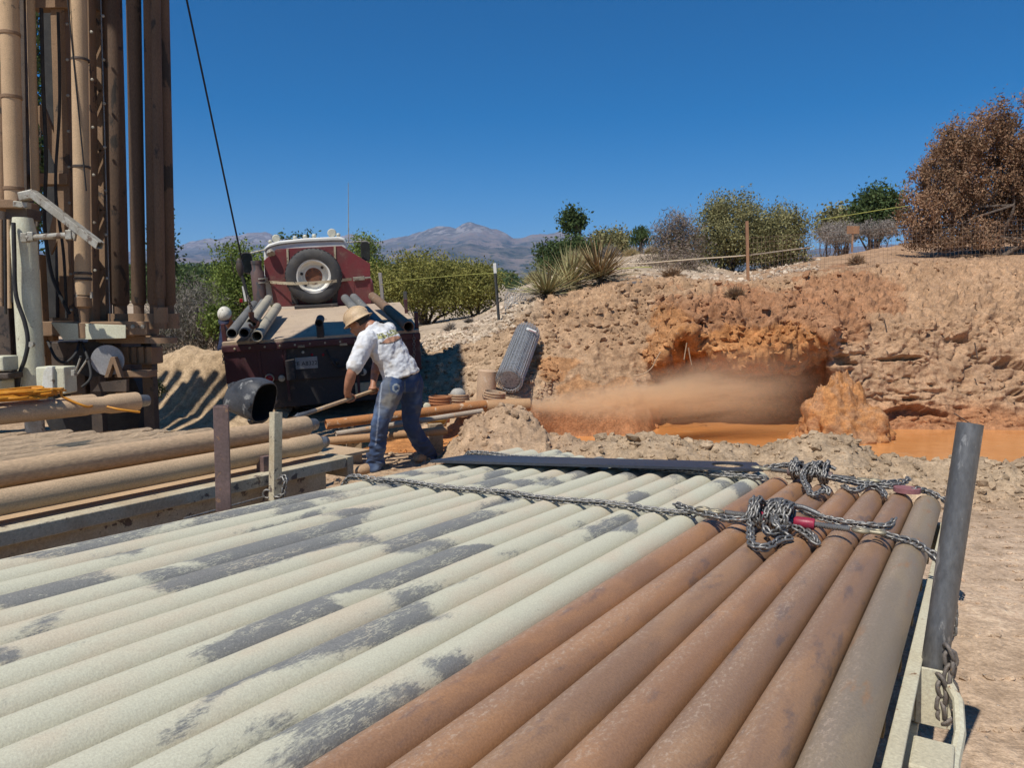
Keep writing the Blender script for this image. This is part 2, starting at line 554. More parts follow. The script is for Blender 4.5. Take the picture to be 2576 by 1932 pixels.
def build_terrain():
    global TG
    N = normals(TG)
    sh = TG.shape
    P = TG.reshape(-1, 3)
    row = TROW.ravel()
    u = np.repeat(TU, sh[1])
    X, Y, Z = P.T
    # a mound standing in the pool and a heap beside the cave
    c = at(2118, 1085, 9.25)
    bump = 0.0 * np.exp(-(((X - c.x) / .46) ** 2 + ((Y - c.y) / .40) ** 2) ** 1.7)
    inp = (row > 4.2) & (row < 6.35)
    bump = np.where(inp, bump, 0)
    # bank roughness
    wall = sm(row, 5.7, 6.3) * (1 - sm(row, 9.4, 10.2)) * sm(u, 960, 1120)
    wall = wall * (1 - .62 * sm(u, 2080, 2150) * sm(row, 8.3, 8.9))
    block = sm(u, 2080, 2130) * sm(row, 6.0, 6.5) * (1 - sm(row, 8.6, 9.1))
    cave = sm(u, 1620, 1690) * (1 - sm(u, 2070, 2100)) * sm(row, 6.9, 7.6) * (1 - sm(row, 8.8, 9.3))
    clod = sm(u, 1250, 1330) * sm(row, 8.2, 9.0) * (1 - sm(row, 9.9, 10.5))
    D = mk(wall, lambda i: 0.075 * fbm(P[i] * 1.3, 3) + 0.035 * fbm(P[i] * 5.0, 4, .55) + .012 * fbm(P[i] * 19., 2) + sm(fbm(P[i] * .9 + 31, 2), .0, .5) * .035 * np.abs(fbm(P[i] * 7.5, 2)))
    D += mk(block, lambda i: 0.034 * ridged(P[i] * np.array([.7, .7, 6.5]) + 0.6 * fbm(P[i] * 1.3, 2)[:, None], 4, .6) * sm(fbm(P[i] * .8 + 12, 2), -.25, .3) + 0.045 * fbm(P[i] * 2.3 + 4, 5, .6) - .20 * sm(fbm(P[i] * np.array([.9, .9, 4.2]) + 7, 3), .27, .36) + .05 * np.minimum(0, np.abs(fbm(P[i] * np.array([1.6, 1.6, 3.4]) + 50, 3)) * 9 - 1))
    D += mk(cave, lambda i: 0.12 * ridged(P[i] * 2.6, 4, .55) - .05)
    D += mk(clod, lambda i: .13 * (.35 - np.abs(fbm(P[i] * 4.2 + 3, 4, .6))) + .07 * sm(fbm(P[i] * 6.0 + 9, 2), .15, .4))
    # berm in front of the pool and the rest of the ground
    berm = sm(row, 1.6, 2.6) * (1 - sm(row, 3.5, 4.0)) * sm(u, 980, 1100)
    D += mk(berm, lambda i: .06 * fbm(P[i] * 1.7, 3) + .03 * fbm(P[i] * 7, 3, .6) + .03 * sm(fbm(P[i] * 5.5 + 40, 2), .2, .45))
    up = sm(row, 9.6, 10.4) * (1 - sm(row, 12, 12.6))
    D += mk(up, lambda i: .05 * fbm(P[i] * .9, 3) + .02 * fbm(P[i] * 5, 3))
    near = 1 - sm(row, 1.4, 2.4)
    D += mk(near, lambda i: .012 * fbm(P[i] * 2.0, 3) + .006 * fbm(P[i] * 11, 3))
    D += mk((1 - sm(u, 950, 1060)) * sm(row, 1, 2) * (1 - sm(row, 11, 12)), lambda i: .03 * fbm(P[i] * 1.5, 3) + .012 * fbm(P[i] * 9, 3))
    D += mk(bump / .9, lambda i: .22 * fbm(P[i] * 3, 3) + .09 * fbm(P[i] * 9, 3))
    P = P + N.reshape(-1, 3) * D[:, None]
    P[:, 2] += bump
    TGn = P.reshape(sh)
    # ditch of wet mud beside the worker
    q = on(985, 1105)
    dd = np.exp(-(((P[:, 0] - q.x - .05) / 1.1) ** 2 + ((P[:, 1] - q.y + .1) / .62) ** 2) ** 2)
    P[:, 2] -= .07 * dd * (u > 700)
    # soil colour: rgb + wetness
    ru = CX + F * P[:, 0] / (P[:, 1] * _c - (P[:, 2] - CAM_H) * _s)
    rv = CY - F * (P[:, 1] * _s + (P[:, 2] - CAM_H) * _c) / (P[:, 1] * _c - (P[:, 2] - CAM_H) * _s)
    wob = fbm(P * 1.6 + 5, 4) * 60
    fine = fbm(P * 6 + 2, 3) * 30
    tan = np.array([.44, .312, .198])
    pink = np.array([.415, .268, .158])
    grav = np.array([.48, .385, .28])
    moist = np.array([.35, .175, .088])
    orange = np.array([.57, .255, .085])
    olive = np.array([.40, .305, .20])
    C = np.tile(tan, (len(P), 1))
    def mix(C, c, w):
        return C * (1 - w[:, None]) + c * w[:, None]
    C = mix(C, pink, sm(ru + wob, 1230, 1420) * sm(row, 5.5, 6.5))
    C = mix(C, pink * np.array([1.02, 1.0, 1.0]), sm(ru + wob, 2050, 2150) * sm(row, 5.5, 6.5))
    C = mix(C, grav, (1 - sm(ru + wob, 1290, 1400)) * sm(row, 8.6, 9.8) * sm(ru, 900, 1000))
    C = mix(C, grav, sm(row + wob / 90, 10.5, 11.2) * (1 - sm(ru, 1750, 1950)))
    C = mix(C, np.array([.45, .312, .198]), berm * .8 * sm(ru, 1120, 1180))
    C = mix(C, olive, berm * .75 * sm(ru + wob, 1380, 1520))
    C = mix(C, np.array([.52, .385, .265]), near * sm(ru, 1900, 2200))
    # damp, redder earth where the drilling water was thrown
    e = lambda cx, cy, rx, ry: np.clip(1.15 - (((ru + wob - cx) / rx) ** 2 + ((rv + wob * .6 - cy) / ry) ** 2), 0, 1)
    g = lambda *a: sm(e(*a), .0, .45)
    wallm = sm(row, 5.6, 6.2)
    C = mix(C, moist, .85 * g(1960, 800, 250, 70) * wallm)
    C = mix(C, moist, .8 * g(2130, 735, 150, 60) * wallm)
    C = mix(C, moist, .7 * g(1830, 760, 200, 40) * wallm)
    C = mix(C, orange * .8, .8 * g(1900, 880, 210, 70) * wallm)
    C = mix(C, orange * .75, .7 * g(1690, 860, 70, 90) * wallm)
    C = mix(C, orange * .8, .55 * g(1400, 925, 70, 36) * wallm)
    C = mix(C, orange * .75, .5 * g(1560, 990, 190, 30) * wallm)
    wet = np.zeros(len(P))
    low = (1 - sm(P[:, 2] + wob / 500, .02, .30)) * sm(row, 3.1, 3.5) * (1 - sm(row, 6.9, 7.4)) * sm(ru, 1240, 1330)
    C = mix(C, moist * np.array([1.15, 1.1, 1.0]), low)
    wet = np.maximum(wet, low * .5)
    cv = sm(u, 1630, 1690) * (1 - sm(u, 2070, 2100)) * sm(row, 5, 5.6) * (1 - sm(row, 7.0, 7.8))
    C = mix(C, orange * .75, cv * .9)
    mo = np.clip(bump / .25, 0, 1)
    C = mix(C, orange * .85, mo * .85)
    dm = np.clip(dd * 1.3, 0, 1) * (u > 700)
    C = mix(C, orange * .95, sm(dm + fine / 120, .15, .6))
    wet = np.maximum(wet, dm * .8)
    C = np.clip(C * (1 + fine[:, None] / 260), 0.02, 1)
    nu, nv = sh[0], sh[1]
    idx = np.arange(nu * nv).reshape(nu, nv)
    Fq = np.stack([idx[:-1, :-1], idx[1:, :-1], idx[1:, 1:], idx[:-1, 1:]], -1).reshape(-1, 4)
    o = bigmesh('ground', P, Fq, M_DIRT)
    a = o.data.color_attributes.new('soil', 'FLOAT_COLOR', 'POINT')
    a.data.foreach_set('color', np.concatenate([C, wet[:, None]], 1).astype(np.float32).ravel())
    tag(o, None, kind='structure')
    TG = P.reshape(sh)
    return C
SOIL = build_terrain()
# the same dirt carried on around and behind the viewer
_bm = MB()
_bm.add([(-900, -400, -.4), (900, -400, -.4), (900, 700, -.4), (-900, 700, -.4)], [(0, 1, 2, 3)])
M_SIMPLE = grime('plain_dirt', (.50, .345, .215), (.44, .31, .2), s1=.6, rough=.95, kind='World')
tag(_bm.build('terrain', M_SIMPLE), None, kind='structure')
_bm = MB()
_bm.add([(-60, -40, -.015), (60, -40, -.015), (60, .75, -.015), (-60, .75, -.015)], [(0, 1, 2, 3)])
tag(_bm.build('ground_behind', M_SIMPLE), None, kind='structure')

def ground_z(x, y):
    """height of the dirt under (x, y), on its lowest visible sheet"""
    u = x / y * F * _c + CX
    i = int(np.clip(np.searchsorted(TU, u), 1, len(TU) - 1))
    t = (u - TU[i - 1]) / (TU[i] - TU[i - 1])
    prof = TG[i - 1] * (1 - t) + TG[i] * t
    j = np.argmax(prof[:, 1] > y)
    j = max(1, int(j))
    a, b = prof[j - 1], prof[j]
    k = (y - a[1]) / (b[1] - a[1] + 1e-9)
    return float(a[2] + (b[2] - a[2]) * k)
def gpt(u, Y, dz=0.0):
    x = Y * (u - CX) / F / _c
    return Vector((x, Y, ground_z(x, Y) + dz))

def mud_material():
    t = NT('orange_mud_water')
    co = t.coords((1, 1, 1), 'World', False)
    n = t.noise(co, 1.1, 4, .6, .6)
    col = t.mixc(t.ramp(n, .3, .7), (.58, .235, .07), (.66, .29, .095))
    n2 = t.noise(co, 7, 3, .5, .4)
    n3 = t.noise(co, 26, 3, .6)
    foam = t.ramp(t.noise(co, 3.2, 5, .7, 1.2), .60, .66)
    col = t.mixc(t.math('MULTIPLY', foam, .5), col, (.68, .40, .20))
    return t.finish(col, .16, 0, t.math('ADD', n2, t.math('MULTIPLY', n3, .25)), .22, .02, .45)
M_MUD = mud_material()
b = MB()
pts = [at(1225, 1100, 7.1), at(2700, 1100, 6.2), at(3600, 1100, 6.2), at(3600, 1100, 10.6), at(2700, 1100, 10.6), at(2085, 1000, 12.2), at(1640, 1000, 12.2), at(1225, 1000, 9.6)]
for p in pts:
    p.z = POOL_Z
b.add(pts, [tuple(range(len(pts)))])
tag(b.build('mud_pool', M_MUD), None, kind='structure')

# ------------------------------------------------------------------ mountains
def mountains():
    sk = [(-700, 640), (-200, 628), (200, 640), (430, 632), (470, 618), (512, 606), (560, 601), (617, 594), (652, 586), (675, 588), (722, 600), (815, 612), (868, 597), (890, 592), (915, 598), (949, 610), (985, 604), (1025, 594), (1089, 579), (1118, 573), (1147, 575), (1170, 567), (1186, 561), (1205, 568), (1234, 579), (1258, 584), (1275, 590), (1289, 600), (1316, 601), (1362, 592), (1415, 588), (1500, 604), (1650, 632), (1900, 640), (2300, 610), (3400, 640)]
    us = np.arange(-700, 3400, 6.)
    vs = np.interp(us, [a for a, _ in sk], [b_ for _, b_ in sk])
    m = 120
    tt = np.linspace(0, 1, m)
    YC = 6500 + 700 * np.sin(us / 310.0)
    Y0 = 2400.
    P = np.zeros((len(us), m + 12, 3))
    zc = CAM_H + (790 - vs) / F * YC
    zb = 40.
    for j in range(m + 12):
        t = min(j / (m - 1), 1) if j < m else 1
        Y = Y0 + (YC - Y0) * t if j < m else YC + (j - m + 1) * 140
        z = zb + (zc - zb) * (t ** 1.7) if j < m else zc - (j - m + 1) * 60
        P[:, j, 0] = Y * (us - CX) / F
        P[:, j, 1] = Y
        P[:, j, 2] = z
    sh = P.shape
    Q = P.reshape(-1, 3).copy()
    t = np.clip((Q[:, 1] - Y0) / 4000, 0, 1)
    q2 = Q * np.array([1, .42, 0]) / 1700.
    env = np.sin(np.clip(t, 0, 1) * math.pi) ** .7
    r = ridged(q2 + .3 * fbm(q2 * 1.4, 2)[:, None], 5, .45)
    crest = np.tile(np.concatenate([sm(np.linspace(0, 1, m), .45, .93), np.ones(12)]), sh[0])
    Q[:, 2] += env * (1 - crest) * (r - .45) * 150 + crest * fbm(Q / 130, 3) * 16
    idx = np.arange(sh[0] * sh[1]).reshape(sh[0], sh[1])
    Fq = np.stack([idx[:-1, :-1], idx[1:, :-1], idx[1:, 1:], idx[:-1, 1:]], -1).reshape(-1, 4)
    tm = NT('mountain_scrub')
    co = tm.coords((1, 1, 1), 'World', False)
    n = tm.noise(co, .0022, 7, .62)
    n2 = tm.noise(co, .012, 7, .7)
    geo = tm.n('NewGeometry')
    sp = tm.n('SeparateXYZ')
    tm.l(geo.outputs['Position'], sp.inputs[0])
    col = tm.mixc(tm.ramp(n, .42, .6), (.105, .10, .085), (.21, .165, .135))
    col = tm.mixc(tm.ramp(n2, .49, .57), col, (.05, .06, .045))
    col = tm.mixc(tm.math('MULTIPLY', tm.ramp(sp.outputs[2], 480, 640), tm.ramp(n2, .48, .56)), col, (.28, .25, .23))
    mt = tm.finish(col, .95, 0, n2, .6, 30, .1)
    o = bigmesh('mountains', Q, Fq, mt)
    tag(o, None, kind='structure')
mountains()
# ------------------------------------------------------------------ materials shared by the steelwork
def pale_pipe_material():
    t = NT('pale_mud_on_steel')
    tc = t.n('TexCoord')
    oi = t.n('ObjectInfo')
    vm = t.n('VectorMath', operation='SCALE')
    vm.inputs[0].default_value = (37.0, 19.0, 53.0)
    t.l(oi.outputs['Random'], vm.inputs['Scale'])
    def mp(sc, rot=(0, 0, 0)):
        m = t.n('Mapping')
        t.l(tc.outputs['Object'], m.inputs[0])
        m.inputs['Scale'].default_value = sc
        m.inputs['Rotation'].default_value = rot
        t.l(vm.outputs[0], m.inputs['Location'])
        return m.outputs[0]
    # smears follow the load: they line up slantwise across neighbouring pipes
    geo = t.n('NewGeometry')
    def dot(v):
        m = t.n('VectorMath', operation='DOT_PRODUCT')
        t.l(geo.outputs['Position'], m.inputs[0])
        m.inputs[1].default_value = v
        return m.outputs['Value']
    al, ac = dot((0.5240, 0.8517, 0)), dot((-0.8517, 0.5240, 0))
    cb = t.n('CombineXYZ')
    t.l(t.math('ADD', t.math('MULTIPLY', al, 1.05), t.math('MULTIPLY', ac, .85)), cb.inputs[0])
    t.l(t.math('MULTIPLY', ac, 2.4), cb.inputs[1])
    t.l(t.math('MULTIPLY', oi.outputs['Random'], 1.1), cb.inputs[2])
    patch = t.noise(cb.outputs[0], 1.55, 2.0, .5, .6)
    edge = t.noise(mp((9, 5, 9), (0, 0, .5)), 4.5, 6, .75, .4)
    streak = t.noise(mp((22, 3.2, 22), (.15, 0, .5)), 4.0, 4, .65)
    feather = t.noise(mp((30, 9, 30), (0, 0, .4)), 5.0, 3, .7)
    x = t.math('ADD', patch, t.math('MULTIPLY', t.math('SUBTRACT', edge, .5), .11))
    x = t.math('ADD', x, t.math('MULTIPLY', t.math('SUBTRACT', feather, .5), .13))
    steel = t.math('MULTIPLY', t.ramp(x, .530, .585), .92)
    wipe = t.math('MULTIPLY', t.ramp(t.math('ABSOLUTE', t.math('SUBTRACT', streak, .5)), .030, .012), t.ramp(t.noise(mp((6, 2, 6)), 2.0, 2), .46, .56))
    steel = t.math('MULTIPLY', steel, t.math('SUBTRACT', 1.0, t.math('MULTIPLY', wipe, .85)))
    n1 = t.noise(mp((1, .5, 1)), 5, 4, .6)
    n2 = t.noise(mp((1, 1, 1)), 210, 3, .7)
    n3 = t.noise(mp((1, .6, 1)), 34, 4, .65)
    mud = t.mixc(t.ramp(n1, .42, .7), (.525, .50, .375), (.54, .465, .34))
    mud = t.mixc(.34, mud, t.mixc(t.ramp(n2, .25, .75), (.3, .3, .3), (.7, .7, .7)), 'OVERLAY')
    spot = t.ramp(n3, .70, .74)
    mud = t.mixc(t.math('MULTIPLY', spot, .7), mud, (.28, .25, .19))
    st = t.mixc(t.ramp(n2, .3, .7), (.15, .152, .148), (.23, .225, .21))
    fleck = t.ramp(t.noise(mp((14, 7, 14)), 9, 3, .7), .64, .68)
    st = t.mixc(t.math('MULTIPLY', fleck, .8), st, (.47, .45, .36))
    col = t.mixc(steel, mud, st)
    h = t.math('SUBTRACT', t.math('ADD', t.math('MULTIPLY', n2, .35), t.math('MULTIPLY', n3, .5)), t.math('MULTIPLY', steel, .55))
    rough = t.math('SUBTRACT', .9, t.math('MULTIPLY', steel, .35))
    return t.finish(col, rough, 0, h, .32, .010, .35)
def rust_pipe_material(name, a, b, c):
    t = NT(name)
    co = t.coords((1.6, .45, 1.6))
    fi = t.coords((1, 1, 1))
    sc = t.coords((30, 60, 30))
    n1 = t.noise(co, 4, 5, .6, .4)
    n2 = t.noise(co, 9, 5, .65, .3)
    n3 = t.noise(fi, 190, 4, .75)
    col = t.mixc(t.ramp(n1, .40, .58), a, b)
    col = t.mixc(t.ramp(n2, .56, .70), col, c)
    col = t.mixc(.45, col, t.mixc(t.ramp(n3, .25, .75), (.28, .28, .28), (.72, .72, .72)), 'OVERLAY')
    # pale scuffs that run along the crown of the pipe
    sp = t.n('SeparateXYZ')
    t.l(t.n('TexCoord').outputs['Object'], sp.inputs[0])
    crown = t.math('MULTIPLY', t.ramp(sp.outputs[2], .018, .054), t.ramp(t.math('ADD', sp.outputs[0], t.math('MULTIPLY', t.math('SUBTRACT', t.noise(co, 2.0, 2), .5), .06)), .03, -.012))
    crown2 = t.math('MULTIPLY', crown, .15)
    col = t.mixc(crown2, col, (.50, .36, .25))
    scuff = t.math('MULTIPLY', t.ramp(t.noise(t.coords((24, 12, 24), 'Object'), 5, 6, .8), .50, .64), crown)
    col = t.mixc(t.math('MULTIPLY', scuff, .7), col, (.52, .39, .28))
    h = t.math('ADD', t.math('MULTIPLY', n3, .5), t.math('MULTIPLY', n2, .4))
    return t.finish(col, .46, 0, h, .30, .006, .55)
M_PALE = pale_pipe_material()
M_RUST = [rust_pipe_material('rusty_pipe_orange', (.37, .19, .088), (.29, .155, .08), (.19, .115, .08)),
          rust_pipe_material('rusty_pipe_brown', (.33, .185, .095), (.26, .15, .085), (.17, .11, .08)),
          rust_pipe_material('rusty_pipe_olive', (.27, .205, .13), (.23, .18, .125), (.29, .165, .08))]
M_CREAM = grime('cream_paint', (.56, .52, .38), (.50, .45, .32), (.22, .12, .06), 4, 16, .64, .6, bump=.2, bscale=50)
M_CREAMDIRT = grime('dirty_cream_paint', (.50, .44, .31), (.42, .33, .21), (.13, .10, .08), 5, 11, .58, .75, bump=.35)
M_DARKSTEEL = grime('dark_steel', (.21, .205, .195), (.15, .145, .14), (.36, .34, .31), 7, 22, .57, .45, .6, .2, stretch=(1, 1, .35))
M_BROWNSTEEL = grime('brown_primer_steel', (.20, .13, .115), (.15, .10, .09), (.30, .17, .10), 8, 20, .6, .55, .2, .2)
M_BLACKPLATE = grime('blue_black_plate', (.055, .062, .08), (.085, .09, .105), (.16, .15, .15), 3, 22, .66, .42, .6, .12, stretch=(.4, 2, 1))
M_CHAIN = grime('chain_steel', (.29, .275, .25), (.21, .20, .185), (.12, .10, .085), 20, 60, .58, .46, .65, .2, 120)
M_CHAINOLD = grime('old_chain', (.22, .19, .165), (.16, .135, .115), (.30, .22, .15), 20, 60, .6, .6, .4, .3, 120)
M_GOLD = grime('yellow_zinc', (.34, .295, .20), (.28, .24, .17), (.18, .15, .11), 20, 50, .6, .5, .5, .1, 100)
M_RED = grime('red_enamel', (.30, .022, .05), (.24, .02, .045), (.12, .06, .05), 20, 40, .66, .42, 0, .1)
M_TAN = grime('tan_mud_on_steel', (.52, .36, .215), (.46, .32, .19), (.13, .115, .075), 3, 5.5, .66, .85, bump=.4, bscale=60)
M_TANRIG = grime('mud_caked_rig_steel', (.28, .175, .10), (.22, .14, .082), (.07, .052, .04), 2.5, 4.5, .60, .8, bump=.35, bscale=50)
M_RUBBER = grime('black_rubber', (.022, .022, .023), (.04, .038, .035), None, 8, rough=.75, bump=.2)
M_WOOD = grime('dusty_wood', (.40, .30, .19), (.30, .23, .15), (.16, .12, .09), 6, 20, .6, .85, stretch=(1, .15, 1), bump=.4)

# ------------------------------------------------------------------ pipe trailer
TR0 = Vector((0.6025, 1.2447, 0.6292))                    # right edge of the pipe bed, on the plane of the pipe crowns
TD = Vector((0.52366, 0.85118, -0.03553)).normalized()     # along the pipes, away from the viewer
TC = Vector((-TD.y, TD.x, 0)).normalized()                 # across, to the left
TN = (-TC).cross(TD).normalized()
if TN.z < 0:
    TN = -TN
TM = Matrix(((-TC.x, TD.x, TN.x, TR0.x), (-TC.y, TD.y, TN.y, TR0.y), (-TC.z, TD.z, TN.z, TR0.z), (0, 0, 0, 1)))
def T(a, c, h=0.0):
    return TR0 + TD * a + TC * c + TN * h
def tr(u, v, h=0.0):
    """point seen at photo position (u, v) lying h above the pipe crowns -> (along, across)"""
    o = Vector((0, 0, CAM_H))
    r = at(u, v, 1.0) - o
    k = ((TR0 + TN * h) - o).dot(TN) / r.dot(TN)
    p = o + r * k - TR0
    return p.dot(TD), p.dot(TC)
PR = 0.0585
PITCHP = 0.119

trailer = empty('flatbed_trailer')
trailer.matrix_world = TM
tag(trailer, 'low cream flatbed trailer carrying a full layer of pipes', 'trailer')
DK = -2 * PR - .004                                        # deck level in trailer space
A0, A1 = -3.1, 2.70
b = MB()
for i in range(13):
    a = A0 + .2 + i * (A1 - A0 - .4) / 12
    b = MB().box((-1.25, a, DK - .09), (2.44, .05, .10))
    b.build('crossmember', M_CREAMDIRT, trailer)
npl = 16
for i in range(npl):
    w = 2.46 / npl
    x = -2.48 + w * (i + .5)
    MB().box((x, (A0 + A1) / 2, DK - .02), (w - .006, A1 - A0, .036)).build('deck_board', M_WOOD, trailer)
for x, nm in ((.022, 'side_rail'), (-2.555, 'side_rail')):
    s = 1 if x > 0 else -1
    b = MB().box((x - .008 * s, (A0 + A1) / 2, DK - .075), (.012, A1 - A0, .15))
    b.box((x, (A0 + A1) / 2, DK + .006), (.034, A1 - A0, .012)).box((x, (A0 + A1) / 2, DK - .156), (.034, A1 - A0, .012))
    b.build(nm, M_CREAM, trailer, bevel=.003)
for x in (.095, -2.64):
    b = MB()
    if x > 0:
        pth = [(x + .03, -3.0, DK - .10), (x + .03, .56, DK - .10), (x + .038, .68, DK - .08), (x + .03, .78, DK - .045), (x - .004, .86, DK - .02), (x - .06, .92, DK - .012)]
        b.tube([(px, py, pz) for px, py, pz in pth], .013, 8)
        b.build('rub_rail', M_CREAM, trailer, 40)
    else:
        b.box((x, (A0 + A1) / 2, DK - .06), (.012, A1 - A0 - .1, .06)).build('rub_rail', M_CREAM, trailer)
for x, ys in ((.066, (-2.2, -.95, .87)), (-2.605, (-2.2, -.95, .73, 2.1))):
    for y in ys:
        b = MB()
        s_ = .082
        for dx, dy, wx, wy in ((s_ / 2, 0, .008, s_), (-s_ / 2, 0, .008, s_), (0, s_ / 2, s_ - .01, .008), (0, -s_ / 2, s_ - .01, .008)):
            b.box((x + dx, y + dy, DK - .07), (wx, wy, .15))
        b.build('stake_pocket', M_CREAM, trailer, bevel=.002)
for y in (.50, .30):
    MB().box((.083, y, DK - .10), (.085, .15, .075)).build('spacer_block', M_CREAM, trailer, bevel=.006)
b = MB().box((-1.25, A1 + .03, DK - .075), (2.6, .05, .15))
b.build('end_beam', M_CREAM, trailer, bevel=.004)
MB().box((-1.25, A0 - .03, DK - .075), (2.6, .05, .15)).build('end_beam', M_CREAM, trailer, bevel=.004)
for x in (-.35, -2.15):
    MB().box((x, -.2, DK - .21), (.09, 5.2, .13)).build('main_beam', M_CREAMDIRT, trailer)
for sx in (-.25, -2.25):
    for y in (-1.9, -1.15):
        w = MB()
        w.lathe((sx - .09, y, DK - .22), (1, 0, 0), [(0, .10), (0, .17), (.02, .205), (.16, .205), (.18, .17), (.18, .10)], 24)
        wo_ = w.build('wheel', M_RUBBER, trailer, 40)
        MB().lathe((sx - .08, y, DK - .22), (1, 0, 0), [(0, .03), (.01, .105), (.15, .105), (.16, .03)], 20).build('rim', M_CREAMDIRT, wo_, 30)

def pipe_mesh(L, r, ri, name):
    b = MB().pipe((0, 0, 0), (0, L, 0), r, ri, 40)
    me = bpy.data.meshes.new(name)
    me.from_pydata(b.v, [], b.f)
    shade(me, 35)
    return me
PM = {}
for nm, m in (('pale', M_PALE), ('r0', M_RUST[0]), ('r1', M_RUST[1]), ('r2', M_RUST[2])):
    PM[nm] = pipe_mesh(6.1, PR, PR - .007, 'pipe_' + nm)
    PM[nm].materials.append(m)
rp = random.Random(4)
for i in range(21):
    brown = i < 7
    kind = 'pale' if not brown else ('r2' if i == 0 else ('r1' if i in (1, 2, 4) else 'r0'))
    o = bpy.data.objects.new('steel_pipe', PM[kind])
    COL.objects.link(o)
    end = 2.80 + rp.uniform(-.05, .06) if brown else 2.92 + rp.uniform(-.07, .07)
    roll = Matrix.Rotation(rp.uniform(-.25, .25) if brown else rp.uniform(0, 6.28), 4, 'Y')
    o.matrix_world = TM @ Matrix.Translation((-(.06 + PITCHP * i), end - 6.1, -PR + rp.uniform(-.0015, .0015))) @ roll
    if brown:
        if i == 0:
            tag(o, 'olive brown steel pipe at the edge of the trailer beside the round stake', 'pipe', 'brown pipes on the trailer')
        else:
            tag(o, '%s rusty brown pipe counted from the pale pipes on the trailer' % ORD[6 - i], 'pipe', 'brown pipes on the trailer')
    else:
        j = i - 7
        tag(o, '%s pale mud-coated pipe counted from the brown pipes on the trailer' % ORD[j] if j < 13 else 'outermost pale mud-coated pipe, beside the square brown stake', 'pipe', 'pale pipes on the trailer')

# stakes
b = MB()
p0, p1 = T(.86, -.055, -.26), at(2441, 1066, 2.03)
b.lathe(p0, p1 - p0, [(.05, .027), (0, .027), (0, .032), ((p1 - p0).length, .032), ((p1 - p0).length, .027), ((p1 - p0).length - .1, .027)], 28)
tag(b.build('stake_post', M_DARKSTEEL, None, 40), 'dark grey round steel stake standing in the pocket beside the brown pipes', 'stake')
b = MB()
m3 = Matrix((-TC, TD, TN)).transposed()
p0, p1 = T(.73, 2.60, -.2), at(556, 1021, T(.73, 2.60).y)
ax = (p1 - p0)
L = ax.length
m4 = ax.to_track_quat('Z', 'Y').to_matrix() @ Matrix.Rotation(R(-55), 3, 'Z')
s_, t_ = .030, .026
rings = []
for z, q in ((L - .15, t_), (L, t_), (L, s_), (0, s_)):
    rings.append([p0 + m4 @ Vector((sx * q, sy * q, z)) for sx, sy in ((-1, -1), (1, -1), (1, 1), (-1, 1))])
b.loft(rings)
tag(b.build('stake_post', M_BROWNSTEEL, None, None, .003), 'square brown steel stake standing beside the pale pipes', 'stake')

# flat steel plate with a round hole, lying across the far end of the pipes
def plate():
    h = .038
    a0, c0 = tr(1082, 1166, .006)
    a1, c1 = tr(1921, 1187, h)
    A, B = T(a0, c0, .010), T(a1, c1, h)
    dx = (B - A).normalized()
    y = (TN.cross(dx)).normalized()
    if y.y < 0:
        y = -y
    W, Lp = .235, (B - A).length
    hc = Vector((Lp - .17, W * .5, 0))
    hr = .085
    b = MB()
    n = 32
    hole = [hc + Vector((math.cos(2 * math.pi * i / n), math.sin(2 * math.pi * i / n), 0)) * hr for i in range(n)]
    # square ring around the hole
    sq = []
    x0 = Lp - .34
    for p in hole:
        d = p - hc
        k = min((W * .5) / max(abs(d.y), 1e-6), (.17) / max(abs(d.x), 1e-6))
        sq.append(hc + d * k)
    z0, z1 = Vector((0, 0, 0)), Vector((0, 0, .014))
    vs = [p + z1 for p in hole] + [p + z1 for p in sq] + [p for p in hole] + [p for p in sq]
    fs = []
    for i in range(n):
        j = (i + 1) % n
        fs += [(i, j, n + j, n + i), (2 * n + j, 2 * n + i, 3 * n + i, 3 * n + j), (i, 2 * n + i, 2 * n + j, j), (n + i, n + j, 3 * n + j, 3 * n + i)]
    b.add(vs, fs)
    b.prism([(0, 0, 0), (x0 + .0005, 0, 0), (x0 + .0005, W, 0), (.16, W, 0)], (0, 0, .014))
    M_ = Matrix((dx, y, dx.cross(y))).transposed()
    b.v = [tuple(A + M_ @ Vector(p)) for p in b.v]
    o = b.build('steel_plate', M_BLACKPLATE)
    tag(o, 'long blue-black steel plate with a round hole lying across the pipes', 'plate')
plate()
# ------------------------------------------------------------------ chains
def link_mesh(pitch, d, width, name, mat, nu=12, nv=6):
    """one welded link: straight sides and round ends, lying in local XY, long along Y"""
    rw = width / 2 - d / 2
    half = max((pitch + 2 * d * .95) / 2 - d / 2 - rw, .001)
    path = []
    for i in range(nu):
        a = math.pi * 2 * i / nu
        path.append(Vector((math.cos(a) * rw, math.sin(a) * rw + (half if math.sin(a) >= 0 else -half), 0)))
    b = MB().tube(path, d / 2, nv, True)
    me = bpy.data.meshes.new(name)
    me.from_pydata(b.v, [], b.f)
    me.materials.append(mat)
    shade(me, 80)
    return me
LINK = link_mesh(.0295, .0095, .034, 'chain_link', M_CHAIN)
LINKOLD = link_mesh(.034, .0115, .041, 'old_chain_link', M_CHAINOLD)
def resample(path, step):
    path = [Vector(p) for p in path]
    out = [path[0].copy()]
    acc = 0.0
    for a, b_ in zip(path[:-1], path[1:]):
        L = (b_ - a).length
        d = step - acc
        while d <= L:
            out.append(a.lerp(b_, d / L))
            d += step
        acc = (acc + L) % step if L > 0 else acc
        acc = L - (d - step) if d - step >= 0 else acc + L
    return out
